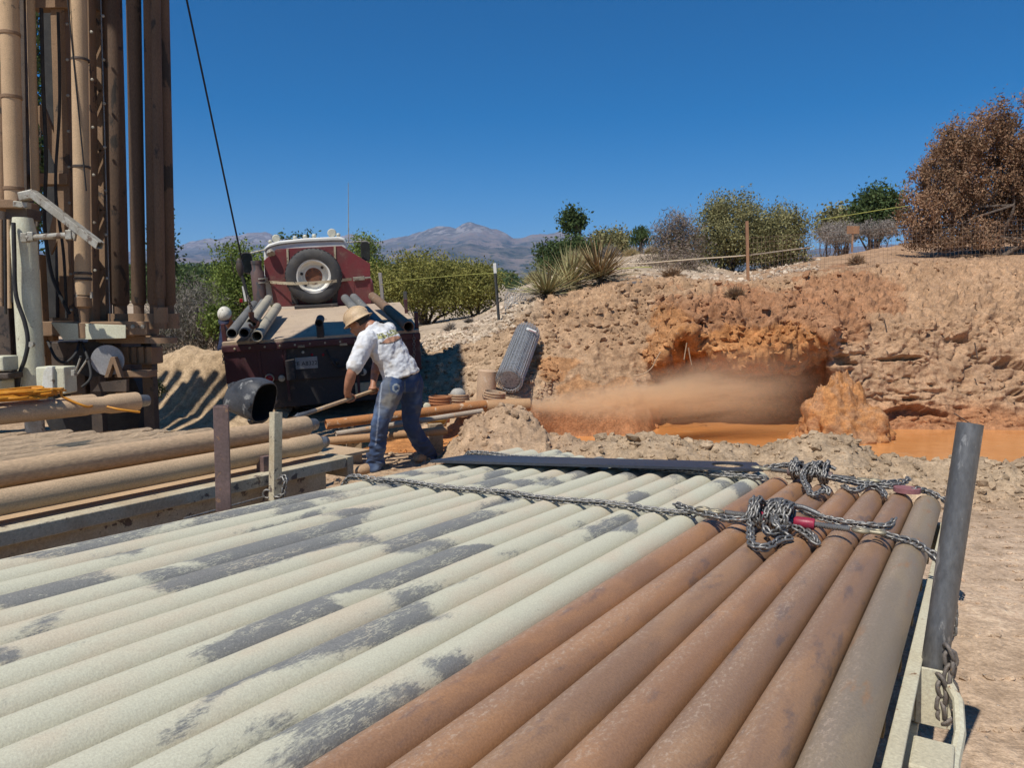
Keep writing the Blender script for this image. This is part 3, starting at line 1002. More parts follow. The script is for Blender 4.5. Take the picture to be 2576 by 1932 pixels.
def run_chain(parent, path, mesh=LINK, pitch=.0295, roll0=0.0, wob=.2, rs=None, up=Vector((0, 0, 1))):
    rs = rs or random.Random(3)
    pts = resample(path, pitch)
    x = None
    for i in range(len(pts) - 1):
        d = (pts[i + 1] - pts[i]).normalized()
        if x is None:
            x = d.cross(up)
            if x.length < 1e-3:
                x = d.cross(Vector((1, 0, 0)))
        x = (x - d * x.dot(d)).normalized()
        a = roll0 + (math.pi / 2 if i % 2 else 0) + rs.uniform(-wob, wob)
        z = x.cross(d)
        xx = x * math.cos(a) + z * math.sin(a)
        zz_ = xx.cross(d)
        o = bpy.data.objects.new('link', mesh)
        COL.objects.link(o)
        o.parent = parent
        c = (pts[i] + pts[i + 1]) / 2
        o.matrix_local = Matrix(((xx.x, d.x, zz_.x, c.x), (xx.y, d.y, zz_.y, c.y), (xx.z, d.z, zz_.z, c.z), (0, 0, 0, 1)))
def curve(keys, n=12):
    """Catmull-Rom through the key points"""
    keys = [Vector(k) for k in keys]
    K = [keys[0]] + keys + [keys[-1]]
    out = []
    for i in range(1, len(K) - 2):
        p0, p1, p2, p3 = K[i - 1:i + 3]
        for j in range(n):
            t = j / n
            out.append(.5 * ((2 * p1) + (p2 - p0) * t + (2 * p0 - 5 * p1 + 4 * p2 - p3) * t * t + (3 * p1 - p0 - 3 * p2 + p3) * t ** 3))
    out.append(keys[-1])
    return out
def px(u, v, h):
    return T(*tr(u, v, h), h)

def hook(parent, p, d, up, size, mat):
    """clevis grab hook: shank, throat and tip"""
    x = Vector(d).normalized()
    z = (Vector(up) - x * x.dot(Vector(up))).normalized()
    pts = [(-.9, 0), (-.3, 0), (.2, .05), (.65, .0), (.8, -.35), (.55, -.7), (.1, -.72), (-.12, -.5)]
    path = curve([p + x * a * size + z * b_ * size for a, b_ in pts], 5)
    n = len(path)
    r = [size * (.20 - .10 * abs(i / n - .45)) for i in range(n)]
    MB().tube(path, r, 8).build('hook', mat, parent, 60)

def binder(name, pL, pR, colr, label, seed, pile_c, pile_r):
    """ratchet load binder: two end screws, barrel with red sleeves, ratchet, handle, hooks"""
    e = empty(name, (0, 0, 0))
    tag(e, label, 'load binder', 'load binders on the trailer chains')
    d = (pR - pL)
    L = d.length
    x = d.normalized()
    P = lambda t: pL + x * (t * L)
    MB().lathe(P(.24), x, [(0, .014), (0, .020), (.006, .0225), (L * .15, .0225), (L * .15 + .01, .017)], 18).build('barrel_sleeve', colr, e, 40)
    MB().lathe(P(.56), x, [(0, .017), (.01, .0225), (L * .13, .0225), (L * .13 + .006, .020), (L * .13 + .006, .014)], 18).build('barrel_sleeve', colr, e, 40)
    MB().lathe(P(.39), x, [(0, .017), (L * .18, .017)], 14).build('barrel', M_DARKSTEEL, e, 40)
    MB().lathe(P(.44), x, [(0, .018), (.004, .034), (.03, .034), (.034, .018)], 18).build('ratchet_wheel', M_DARKSTEEL, e, 40)
    for a, c in ((.07, .25), (.68, .93)):
        n = 30
        pr = []
        for i in range(n):
            t = i / (n - 1) * (c - a) * L
            pr.append((t, .0125 if i % 2 else .0100))
        MB().lathe(P(a), x, pr, 12).build('screw', M_CHAIN, e, 50)
    side = x.cross(TN).normalized()
    hp = [P(.47) + TN * .02, P(.50) + TN * .045 - side * .03, P(.60) + TN * .05 - side * .05, P(.72) + TN * .03 - side * .05]
    MB().tube(curve(hp, 5), .010, 8).build('handle', M_DARKSTEEL, e, 60)
    for q, s in ((P(.04), -1), (P(.965), 1)):
        ring = [q + x * (s * .02) + x * (math.cos(t) * .026) + side * (math.sin(t) * .020) for t in [2 * math.pi * k / 14 for k in range(14)]]
        MB().tube(ring, .0075, 7, True).build('eye', M_GOLD, e, 80)
    hook(e, P(-.07), -x, side, .045, M_GOLD)
    hook(e, P(1.08), x, side, .045, M_GOLD)
    return e, P, x, side

# near chain, right across the load
h0 = .008
ch = empty('tie_down_chain')
tag(ch, 'bright steel chain drawn across the near side of the pipe load', 'chain')
aL, cL = tr(898, 1204, h0)
keys = [T(aL - .01, 2.60, -.30), T(aL - .01, 2.595, -.10), T(aL - .005, 2.55, -.01), T(aL, 2.50, h0 + .006)]
aR, cR = tr(1752, 1284, h0 + .02)
for i in range(12):
    t = (i + 1) / 12
    c = 2.50 + (cR - 2.50) * t
    keys.append(T(aL + (aR - aL) * t, c, h0 + .004 + .004 * math.sin(i * 1.7)))
run_chain(ch, curve(keys, 8), wob=.22, rs=random.Random(5), roll0=.2)
pL, pR = px(1800, 1287, .045), px(2165, 1335, .040)
bnd, BP, bx, bs = binder('load_binder', pL, pR, M_RED, 'red ratchet load binder half buried in a heap of chain, near one', 1, None, None)
# free tail of chain wound round the binder
rs = random.Random(12)
def wound(parent, P, x, side, t0, t1, turns, rad, seed, drop, sag=None):
    rs = random.Random(seed)
    keys = []
    n = turns * 7
    for i in range(n + 1):
        f = i / n
        t = t0 + (t1 - t0) * (.5 - .5 * math.cos(f * math.pi * 3)) + rs.uniform(-.012, .012)
        a = f * turns * 2 * math.pi
        rr = rad * (.75 + .5 * rs.random())
        off = side * (math.cos(a) * rr * 1.15) + TN * (math.sin(a) * rr * .9)
        p = P(t) + off + TN * .012
        h = (p - TR0).dot(TN)
        if h < .012:
            p += TN * (.012 - h)
        keys.append(p)
    run_chain(parent, curve(keys, 6), wob=.5, rs=rs)
    return keys[-1]
k_end = wound(ch, BP, bx, bs, .27, .54, 7, .052, 21, 0)
# loops that fell off the heap towards the viewer
def drape(parent, pts, seed=1, wob=.35, hs=.012):
    run_chain(parent, curve([px(u, v, h) for u, v, h in pts], 7), wob=wob, rs=random.Random(seed))
drape(ch, [(1890, 1290, .05), (1888, 1330, .03), (1892, 1370, .012), (1925, 1378, .014), (1960, 1360, .014), (1985, 1356, .012), (1970, 1345, .02), (1930, 1340, .03), (1925, 1320, .05)], 2)
drape(ch, [(1940, 1270, .08), (1948, 1300, .07), (1960, 1330, .045), (2000, 1325, .022), (2040, 1345, .012), (2050, 1362, .010), (2030, 1345, .02), (1990, 1320, .04)], 3)
drape(ch, [(1930, 1265, .085), (1965, 1262, .08), (2010, 1280, .055), (2060, 1300, .04), (2110, 1312, .035), (2160, 1320, .032), (2230, 1325, .03), (2250, 1308, .045)], 4)
drape(ch, [(1700, 1270, .03), (1745, 1285, .03), (1800, 1300, .035), (1850, 1308, .04), (1880, 1305, .045), (1895, 1290, .06)], 6)
# from the second hook over the edge
drape(ch, [(2210, 1340, .02), (2250, 1352, .012), (2300, 1366, .008), (2330, 1384, .0)], 7)
aE, cE = tr(2334, 1388, .0)
run_chain(ch, curve([T(aE, cE, .004), T(aE - .005, -.035, -.02), T(aE - .01, -.075, -.08), T(aE - .01, -.09, -.2), T(aE - .01, -.09, -.3)], 8), rs=random.Random(8))

# far chain at the ends of the pipes
ch2 = empty('tie_down_chain')
tag(ch2, 'dark steel chain across the far ends of the pipes, behind the flat plate', 'chain')
keys = [T(2.46, 2.60, -.28), T(2.46, 2.595, -.1), T(2.46, 2.55, -.01)]
for i in range(14):
    t = i / 13
    keys.append(T(2.46 + .22 * t, 2.50 + (.80 - 2.50) * t, .010 + .004 * math.sin(i * 2.1)))
run_chain(ch2, curve(keys, 8), wob=.22, rs=random.Random(15))
pL2, pR2 = px(1925, 1180, .05), px(2170, 1207, .045)
bnd2, BP2, bx2, bs2 = binder('load_binder', pL2, pR2, M_BROWNSTEEL, 'dull steel ratchet load binder in a heap of chain, far one beside the plate', 2, None, None)
wound(ch2, BP2, bx2, bs2, .30, .64, 7, .050, 31, 0)
drape(ch2, [(2030, 1170, .09), (2020, 1200, .05), (2030, 1225, .02), (2045, 1246, .010), (2070, 1235, .012), (2085, 1238, .010), (2065, 1222, .03)], 12)
drape(ch2, [(2050, 1165, .09), (2070, 1190, .06), (2110, 1203, .04), (2160, 1212, .03), (2210, 1222, .022), (2260, 1222, .025), (2290, 1200, .045)], 13)
drape(ch2, [(2085, 1200, .05), (2130, 1210, .035), (2180, 1218, .03), (2230, 1215, .03), (2270, 1212, .03)], 14)
drape(ch2, [(2120, 1222, .012), (2150, 1235, .010), (2185, 1222, .022), (2215, 1232, .012), (2228, 1250, .006)], 16)
drape(ch2, [(2300, 1230, .03), (2330, 1236, .015), (2352, 1246, .005), (2366, 1252, -.005)], 17)
drape(ch2, [(1825, 1186, .012), (1870, 1183, .016), (1905, 1180, .03), (1960, 1172, .05), (2010, 1168, .07)], 18)
aE, cE = tr(2366, 1252, .0)
run_chain(ch2, curve([T(aE, cE, .0), T(aE, -.05, -.04), T(aE, -.085, -.15), T(aE, -.085, -.3)], 8), rs=random.Random(19))
# red strap roll on the far chain
q = px(2282, 1228, .03)
MB().lathe(q - bs2 * .0 - TN * .02, TN, [(0, .02), (0, .06), (.022, .06), (.022, .045), (.018, .042), (.022, .038), (.022, .02)], 28).build('strap_roll', grime('faded_red', (.30, .13, .13), (.24, .10, .10), None, 9, rough=.7), None, 40)
tag(bpy.data.objects['strap_roll'], 'faded red disc lying on the pipe ends beside the far chain', 'strap roll')

# short old chain hanging at the stake pocket
c3 = empty('safety_chain')
tag(c3, 'short rusty chain hanging on the white stake pocket', 'chain')
hp = [at(u, v, 1.90) for u, v in ((2384, 1634), (2392, 1660), (2390, 1690), (2383, 1716), (2396, 1748), (2394, 1790), (2382, 1815), (2368, 1786), (2374, 1745), (2366, 1712), (2358, 1702))]
run_chain(c3, curve(hp, 6), LINKOLD, .034, rs=random.Random(9), wob=.3)

# ------------------------------------------------------------------ pipe rack of the rig tender, left
RK_Z = .55
RA = Vector((-1.985, 2.96, RK_Z))
RD = Vector((.545, .839, 0)).normalized()
RL = Vector((-RD.y, RD.x, 0))
def K(a, c, z):
    """a along from the near end seen at the frame edge, c to the left, z height"""
    return Vector((RA.x + RD.x * a + RL.x * c, RA.y + RD.y * a + RL.y * c, z))
RLEN = 1.84
rack = empty('pipe_rack')
tag(rack, 'low cream steel pipe rack with a chipped rail beside the trailer', 'rack')
RM = Matrix((RD, RL, Vector((0, 0, 1)))).transposed()
b = MB().box(K(RLEN / 2 - 1.0, .045, RK_Z - .03), (RLEN + 2.0, .09, .06), RM)
b.jitter(.002, 30)
b.build('rail', M_CREAMDIRT, rack, bevel=.004)
MB().box(K(RLEN / 2 - 1.05, .06, RK_Z - .17), (RLEN + 1.85, .03, .22), RM).build('side_plate', M_CREAMDIRT, rack)
MB().box(K(RLEN + .03, 1.0, RK_Z - .06), (.05, 2.0, .12), RM).build('end_plate', M_CREAMDIRT, rack)
for a in (-2.2, -1.2, -.3, .55, 1.4):
    MB().box(K(a, .9, RK_Z - .05), (.08, 1.7, .09), RM).build('cross_beam', M_CREAMDIRT, rack)
for a in (-2.4, -.4, 1.5):
    for c in (.16, 1.7):
        MB().box(K(a, c, .21), (.09, .09, .5), RM).build('leg', M_CREAMDIRT, rack)
MB().box(K(.16, .9, RK_Z - .012), (RLEN + 2.1, 1.62, .016), RM).build('tray', M_TAN, rack)
# black ring mark left on the side plate
mk_ = empty('lifting_eye')
tag(mk_, 'steel lifting eye and thin rod at the foot of the rack post', 'eye')
q = at(672, 1243, 3.98)
MB().tube([q + Vector((math.cos(t) * .022, 0, math.sin(t) * .022)) for t in [k * math.pi / 7 for k in range(14)]], .006, 7, True).build('ring', M_CHAIN, mk_, 80)
MB().tube([q + Vector((-.01, -.02, -.01)), q - RD * .5 + Vector((.02, -.02, -.015))], .006, 8).build('rod', M_CHAIN, mk_, 60)
# two rings drawn in black on the side plate
for u in (268, 252):
    pass

def drill_pipe(p0, p1, r, label, mat=None, tip=None, group='drill pipes on the rack', lead=.0):
    """drill pipe: body, upset tool joint, threaded pin"""
    mat = mat or M_TAN
    e = empty('drill_pipe', p0)
    tag(e, label, 'drill pipe', group)
    d = Vector(p1) - Vector(p0)
    L = d.length
    x = d.normalized()
    o = Vector((0, 0, 0))
    e.rotation_euler = x.to_track_quat('Y', 'Z').to_euler()
    Y = Vector((0, 1, 0))
    jl = .20
    b = MB().lathe(o, Y, [(0, r), (.4, r), (1.0, r), (L - jl - .20, r), (L - jl - .16, r * 1.0), (L - jl - .14, r * .93), (L - jl - .04, r * .92), (L - jl, r * 1.09), (L - .03, r * 1.10), (L - .018, r * 1.05), (L - .018, r * .6)], 32, True, True)
    b.build('body', mat, e, 35)
    # spanner flat: a scooped slab on the joint
    MB().lathe(Y * (L - .02), Y, [(0, r * .78), (.07, r * .66), (.078, r * .60), (.078, r * .4)], 24).build('threaded_pin', tip or M_DARKSTEEL, e, 40)
    fl = MB().prism([(-r * .95, L - jl + .05, r * .55), (-r * .35, L - jl + .05, r * 1.115), (-r * .35, L - jl + .12, r * 1.115), (-r * .95, L - jl + .12, r * .55)], (r * .05, 0, r * .05))
    fl.build('wrench_flat', mat, e)
    return e
# pipe nearest the rail
def rackline(u0, v0, u1, v1, z, u_end):
    pass
M_TANG = grime('tan_mud_green_smears', (.50, .345, .205), (.45, .31, .19), (.135, .12, .07), 3, 3.0, .575, .85, bump=.4, stretch=(1, .45, 1))
drill_pipe(K(-2.6, .15, RK_Z + .085), K(1.765, .15, RK_Z + .085), .053, 'clean tan drill pipe lying lowest, next to the rack rail')
drill_pipe(K(-2.6, .33, RK_Z + .165), K(1.86, .34, RK_Z + .165), .055, 'tan drill pipe with dark green smears lying above the rail pipe', M_TANG)
M_CAKED = grime('cracked_mud_cake', (.53, .385, .245), (.45, .325, .205), (.13, .12, .095), 4, 6.5, .60, .92, bump=.9, bscale=22, stretch=(1, .3, 1), bdist=.03)
for i in range(11):
    c = .45 + i * .103
    z = RK_Z + .115 + .007 * (i % 3)
    a1 = 1.62 - .085 * i + rp.uniform(-.05, .05)
    drill_pipe(K(-2.5, c, z), K(a1, c, z), .051, '%s mud-caked drill pipe of the rear layer, counted from the rail side' % ORD[i], M_CAKED, M_CAKED, 'mud-caked drill pipes on the rack')
# lower layer hidden under the crust
DPZ = RK_Z + .115 + .062
# pipe with the yellow cord, at the back
pB = at(352, 1009, 5.05)
pA = pB - RD * 3.6
drill_pipe(Vector((pA.x, pA.y, pB.z)), pB, .057, 'tan drill pipe at the back of the rack under the yellow cord')
drill_pipe(Vector((pA.x, pA.y, pB.z)) + RL * .12, pB + RL * .12 - RD * .22, .056, 'tan drill pipe behind the one that carries the yellow cord')
# rack post, square cream tube
p0, p1 = at(692, 1262, 3.98), at(694, 1037, 4.02)
ax = p1 - p0
L = ax.length
m4 = ax.to_track_quat('Z', 'Y').to_matrix() @ Matrix.Rotation(R(-33), 3, 'Z')
rings = []
for z, q in ((L - .1, .020), (L, .020), (L, .0245), (0, .0245)):
    rings.append([p0 + m4 @ Vector((sx * q, sy * q, z)) for sx, sy in ((-1, -1), (1, -1), (1, 1), (-1, 1))])
o = MB().loft(rings).build('rack_post', M_CREAMDIRT, None, None, .003)
tag(o, 'short square cream post with peeling paint fixed to the rack rail', 'post')
q = at(664, 1167, 4.12)
MB().box(q, (.055, .06, .09), RM).build('stop_block', M_BROWNSTEEL, None, None, .003)
tag(bpy.data.objects['stop_block'], 'small rusty square block behind the cream rack post', 'block')
c4 = empty('post_chain')
tag(c4, 'short chain hanging beside the cream rack post', 'chain')
run_chain(c4, curve([at(704, 1205, 3.96), at(714, 1200, 3.95), at(719, 1212, 3.94), at(714, 1230, 3.94), at(712, 1248, 3.94), at(700, 1250, 3.95), at(690, 1248, 3.95)], 6), rs=random.Random(2))

# yellow cord thrown over the back pipe
M_CORD = grime('orange_cord', (.62, .26, .02), (.55, .22, .02), (.35, .19, .06), 8, 30, .62, .5, bump=.1)
def cord():
    rs = random.Random(8)
    keys = []
    base = pB - RD * .72
    top = .075
    for i in range(64):
        f = i / 63
        a = i * 2.32
        along = math.cos(a) * .26 + rs.uniform(-.05, .05) - .02
        ac = math.sin(a) * .10 + rs.uniform(-.03, .03) + .05
        h = top + .004 * i / 6 + rs.uniform(0, .018)
        keys.append(base + RD * along + RL * ac + Vector((0, 0, h)))
    tail = [pB - RD * .50 - RL * .02 + Vector((0, 0, .075)), pB - RD * .40 - RL * .09 + Vector((0, 0, .01)), at(245, 1019, 4.80), at(300, 1030, 4.82), at(352, 1037, 4.88)]
    b = MB().tube(curve(keys[:-1] + tail, 7), .0075, 7)
    o = b.build('extension_cord', M_CORD, None, 70)
    tag(o, 'tangled orange-yellow cord heaped on the back drill pipe', 'cord')
cord()

# welding helmet upside on the pipes
M_HELM = grime('scuffed_black_plastic', (.032, .034, .038), (.06, .062, .068), (.26, .255, .24), 9, 14, .56, .55, bump=.2, e3=.12)
M_HELMIN = grime('helmet_inside', (.006, .006, .007), (.01, .01, .01), None, 9, rough=.8)
def helmet():
    e = empty('welding_helmet', at(655, 1062, 4.75))
    tag(e, 'scuffed black welding helmet lying open on the rack pipes', 'helmet')
    s = .26 / 150.0 * 1.0
    # outline seen from its open side; x right, z up, y away
    n = 22
    rings = []
    for k, (yy, sc, sh) in enumerate(((0, .96, 0), (-.02, 1.0, 0), (-.08, 1.0, 0), (-.14, .90, 0), (-.20, .70, 0), (-.25, .44, 0), (-.275, .2, 0))):
        ring = []
        for i in range(n):
            a = 2 * math.pi * i / n
            cx, cz = math.cos(a), math.sin(a)
            x = .108 * (abs(cx) ** .7) * (1 if cx > 0 else -1) * sc
            z = (.125 + .125 * (abs(cz) ** .75) * (1 if cz > 0 else -1)) * (.25 + .75 * sc)
            ring.append(Vector((x, yy, z * 1.0)))
        rings.append(ring)
    inner = [[Vector((p.x * .94, p.y * .95 + .001, (p.z - .12) * .94 + .12)) for p in r] for r in rings]
    rot = Matrix.Rotation(R(-112), 3, 'Z') @ Matrix.Rotation(R(-16), 3, 'X')
    allr = [[rot @ (p * 1.06) for p in r] for r in (rings[::-1] + inner)]
    b = MB()
    b.loft(allr, True, True)
    nsh = n * (len(rings) - 1)
    b.mi = [0 if i < n * len(rings) else 1 for i in range(len(b.f))]
    b.mi[-1] = 1
    b.build('shell', [M_HELM, M_HELMIN], e, 50)
    vis = MB().box((0, -.205, .15), (.11, .05, .06), Matrix.Rotation(R(38), 3, 'X'))
    vis.v = [tuple(rot @ (Vector(p) * 1.06)) for p in vis.v]
    vis.build('lens_frame', M_HELM, e, None, .004)
    band = MB().tube([rot @ Vector((math.cos(t) * .085, .045 * math.sin(t * 2) * 0 - .02, .02 + math.sin(t) * .035)) for t in [math.pi * (1 + k / 10) for k in range(11)]], .011, 6)
    band.build('head_band', M_HELM, e, 60)
    for sx in (-1, 1):
        kn = MB().lathe(rot @ Vector((sx * .112, -.02, .12)), rot @ Vector((sx, 0, 0)), [(0, .022), (.014, .020), (.016, .012)], 12)
        kn.build('knob', M_HELM, e, 40)
helmet()
# ------------------------------------------------------------------ drill rig
RY = 7.0
M_RIGDARK = grime('oily_dark_steel', (.060, .045, .036), (.10, .072, .052), (.03, .025, .022), 4, 9, .58, .6, bump=.3)
M_RIGCREAM = grime('rig_cream_paint', (.62, .61, .45), (.54, .51, .37), (.16, .11, .07), 5, 13, .64, .6, bump=.25)
M_WORN = grime('worn_bare_metal', (.42, .40, .34), (.30, .27, .21), (.16, .12, .09), 9, 15, .56, .5, .3, .3)
M_RODROUGH = grime('muddy_rod', (.14, .088, .055), (.105, .068, .045), (.04, .032, .026), 2.2, 3.4, .57, .8, bump=.35, stretch=(1, 1, .5))
rig = empty('drill_rig', (0, 0, 0))
tag(rig, 'mud-caked drilling rig with a tall lattice mast at the rack', 'drill rig')
ZTOP = 7.7
def upr(u0, v0, u1, v1, Y, ztop=ZTOP):
    a, b_ = at(u1, v1, Y), at(u0, v0, Y)
    d = (b_ - a).normalized()
    return a, a + d * ((ztop - a.z) / d.z)
def rpx(w, Y):
    return w / 2 / F * Y
def col_tube(name, u0, v0, u1, v1, w, Y, mat, ztop=ZTOP, parent=rig, n=20):
    a, t = upr(u0, v0, u1, v1, Y, ztop)
    return MB().cyl(a, t, rpx(w, Y), None, n).build(name, mat, parent, 40)
def col_bar(name, u0, v0, u1, v1, w, depth, Y, mat, ztop=ZTOP):
    a, t = upr(u0, v0, u1, v1, Y, ztop)
    b = MB()
    wd = rpx(w, Y) * 2
    b.loft([[p + Vector((sx * wd / 2, sy * depth / 2, 0)) for sx, sy in ((-1, -1), (1, -1), (1, 1), (-1, 1))] for p in (a, t)])
    return b.build(name, mat, rig, None, .006)
col_tube('feed_cylinder', 2, 0, 8, 505, 24, 6.9, M_TANRIG)
col_tube('feed_cylinder', 23, 0, 36, 505, 42, 6.75, M_TAN)
col_bar('mast_leg', 56, 0, 70, 800, 24, .10, 7.15, M_RIGDARK)
col_tube('hydraulic_tube', 77, 0, 89, 478, 19, 6.95, M_TAN)
col_bar('hose_bundle', 122, 0, 132, 800, 26, .05, 7.5, M_RUBBER)
col_bar('mast_leg', 156, 0, 180, 815, 34, .16, 7.25, M_TANRIG)
col_tube('kelly_tube', 198, 0, 209, 742, 37, 6.85, M_TAN)
MB().lathe(at(209, 742, 6.85), (0, 0, -1), [(0, .05), (.02, .068), (.1, .068), (.12, .045), (.24, .04), (.25, .06), (.38, .06)], 20).build('drive_head', M_TANRIG, rig, 40)
for u in (194, 230):
    MB().box(at(u, 742, 6.8), (.016, .02, .055)).build('lug', M_WORN, rig)
col_bar('mast_leg', 224, 0, 236, 815, 16, .12, 7.1, M_TANRIG)
col_bar('mast_leg', 250, 0, 266, 815, 20, .12, 7.3, M_TANRIG)
a, t = upr(259, 190, 277, 810, 7.05)
MB().tube([a, t], .0045, 6).build('wire_line', M_CHAIN, rig, 60)
a, t = upr(186, 160, 217, 480, 6.78)
MB().tube([a, t], .006, 6).build('wire_line', M_RUBBER, rig, 60)
# lattice braces between the two right-hand legs, and again out of the picture above
def brace(u0, v0, u1, v1, Y, w=.05, nm='brace', m=M_TANRIG):
    MB().bar(at(u0, v0, Y), at(u1, v1, Y), w, .012, (0, 1, 0)).build(nm, m, rig)
for k in range(6):
    v = 740 - k * 150
    brace(232, v, 258, v - 62, 7.2)
    brace(232, v - 98, 258, v - 62, 7.2)
for k in range(1, 9):
    zc = at(240, 0, 7.2).z + k * .55
    x0, x1 = at(228, 0, 7.2).x, at(256, 0, 7.2).x
    MB().bar((x0, 7.2, zc), (x1, 7.2, zc + .25), .05, .012, (0, 1, 0)).build('brace', M_TANRIG, rig)
MB().bar(at(98, 268, 7.2), at(166, 440, 7.2), .10, .05, (0, 1, 0)).build('diagonal_brace', M_TANRIG, rig, None, .004)
MB().bar(at(90, 452, 7.2), at(178, 452, 7.2), .12, .10, (0, 0, 1)).build('girt', M_TANRIG, rig, None, .004)
MB().bar(at(84, 5, 7.2), at(246, 3, 7.2), .12, .14, (0, 0, 1)).build('girt', M_TANRIG, rig, None, .004)
MB().prism([at(150, 470, 7.2), at(182, 470, 7.2), at(182, 560, 7.2), at(165, 560, 7.2), at(128, 640, 7.2), at(120, 600, 7.2)], (0, .03, 0)).build('gusset', M_TANRIG, rig)
# mast crown, out of the picture
MB().box((-4.3, 6.5, ZTOP + .1), (1.9, 2.6, .3)).build('mast_crown', M_TANRIG, rig, None, .02)
# unseen box added under the crown to shade the upright rods
MB().box((-4.13, 5.4, 6.0), (.52, .45, 3.4)).build('rod_shade_box', M_TANRIG, rig, None, .03)
rr_ = random.Random(2)  # added row of upright pipes, spaced to throw streaked shadow on the dirt pile
x_ = -6.9
while x_ < -4.75:
    MB().cyl((x_, 7.6, .6), (x_ + .03, 7.6, 4.65 + rr_.uniform(-.3, .2)), .045, None, 12).build('shadow_pipe', M_RIGDARK, rig, 40)
    x_ += rr_.choice((.085, .10, .11, .14, .17))
# couplings, welded collars, bolts and hoses on the mast
for v, w in ((150, 41), (420, 41), (688, 42), (702, 42)):
    p = at(200 + 9 * v / 742, v, 6.85)
    MB().lathe(p - Vector((0, 0, .012)), (.01, 0, 1), [(0, rpx(w, 6.85) * .95), (.004, rpx(w, 6.85)), (.02, rpx(w, 6.85)), (.024, rpx(w, 6.85) * .95)], 20, False, False).build('collar', M_RIGDARK, rig, 40)
for v in (90, 250, 480):
    p = at(23 + 13 * v / 505, v, 6.75)
    MB().lathe(p, (0, 0, 1), [(0, rpx(40, 6.75)), (.005, rpx(46, 6.75)), (.03, rpx(46, 6.75)), (.035, rpx(40, 6.75))], 20, False, False).build('collar', M_TANRIG, rig, 40)
for u, v in [(168, v) for v in range(60, 800, 90)] + [(259, v) for v in range(40, 800, 110)] + [(230, v) for v in range(80, 800, 120)]:
    MB().lathe(at(u + 12 * v / 800, v, 7.03 if u != 168 else 7.16), (0, -1, 0), [(0, .014), (.012, .013), (.014, .005)], 6).build('bolt', M_WORN, rig)
MB().tube(curve([at(104, 20, 7.0), at(108, 200, 6.98), at(116, 400, 7.0), at(112, 560, 7.0), at(128, 680, 6.98), at(150, 740, 6.95), at(175, 790, 6.95)], 8), .016, 8).build('hose', M_RUBBER, rig, 60)
MB().tube(curve([at(146, 30, 7.1), at(150, 260, 7.08), at(140, 470, 7.05), at(160, 640, 7.0), at(168, 800, 7.0)], 8), .013, 8).build('hose', M_RUBBER, rig, 60)
MB().tube(curve([at(120, 858, 6.9), at(140, 900, 6.75), at(165, 912, 6.7), at(190, 890, 6.75), at(200, 860, 6.9)], 8), .013, 8).build('hose', M_RUBBER, rig, 60)
MB().tube(curve([at(205, 860, 6.9), at(222, 905, 6.78), at(228, 950, 6.7), at(205, 975, 6.6)], 8), .012, 8).build('hose', M_RUBBER, rig, 60)
for u in (335, 360):
    MB().lathe(at(u, 822, 6.83), (0, -1, 0), [(0, .02), (.012, .019), (.014, .008)], 6).build('bolt', M_WORN, rig)
# table with its beams
MB().box((at(240, 825, 7.1).x, 7.1, at(240, 826, 7.1).z), (.95, .5, .13)).build('work_table', M_TANRIG, rig, None, .008)
MB().prism([at(127, 811, 6.8), at(316, 818, 6.8), at(316, 851, 6.8), at(160, 856, 6.8)], (0, .012, 0)).build('table_guard', M_RIGCREAM, rig, None, .003)
MB().box(at(345, 826, 6.86), (.20, .06, .12)).build('table_flange', M_TANRIG, rig, None, .008)
c = at(405, 853, 6.95)
MB().lathe(c - Vector((0, 0, .035)), (0, 0, 1), [(0, .02), (0, .135), (.05, .135), (.05, .02)], 28).build('carousel_plate', M_TANRIG, rig, 40)
c = at(330, 853, 7.12)
MB().box(c, (.5, .3, .07)).build('carousel_beam', M_TANRIG, rig, None, .006)
# upright rods held by the carousel: separate things
rods = [(282, 0, 303, 805, 44, 7.25, 'dark upright drill rod nearest the mast lattice'),
        (336, 0, 350, 805, 34, 7.08, 'second upright drill rod beside the mast lattice'),
        (380, 0, 391, 805, 35, 7.05, 'third upright drill rod beside the mast lattice'),
        (401, 560, 405, 790, 23, 6.88, 'slim sunlit upright rod standing in the carousel cup'),
        (407, 0, 425, 805, 34, 7.18, 'outermost upright drill rod, against the open sky')]
for i, (u0, v0, u1, v1, w, Y, lab) in enumerate(rods):
    e = empty('drill_rod', (0, 0, 0))
    tag(e, lab, 'drill rod', 'upright drill rods of the rig')
    zt = 5.6 if i == 3 else 7.2
    a, t = upr(u0, v0, u1, v1, Y, zt)
    r = rpx(w, Y)
    d = t - a
    MB().lathe(a + d.normalized() * .14, d, [(0, r * .8), (.02, r), (d.length * .3, r), (d.length * .6, r), (d.length - .14, r)], 24).build('body', M_RODROUGH, e, 40)
    MB().lathe(a - d.normalized() * .0, d, [(0, r * .75), (.14, r * .75)], 20).build('pin', M_RODROUGH, e, 40)
    MB().lathe(a - Vector((0, 0, .08)), (0, 0, 1), [(0, r * 1.1), (0, r * 1.45), (.14, r * 1.45), (.14, r * 1.05)], 20).build('cup', M_TANRIG, rig, 40)
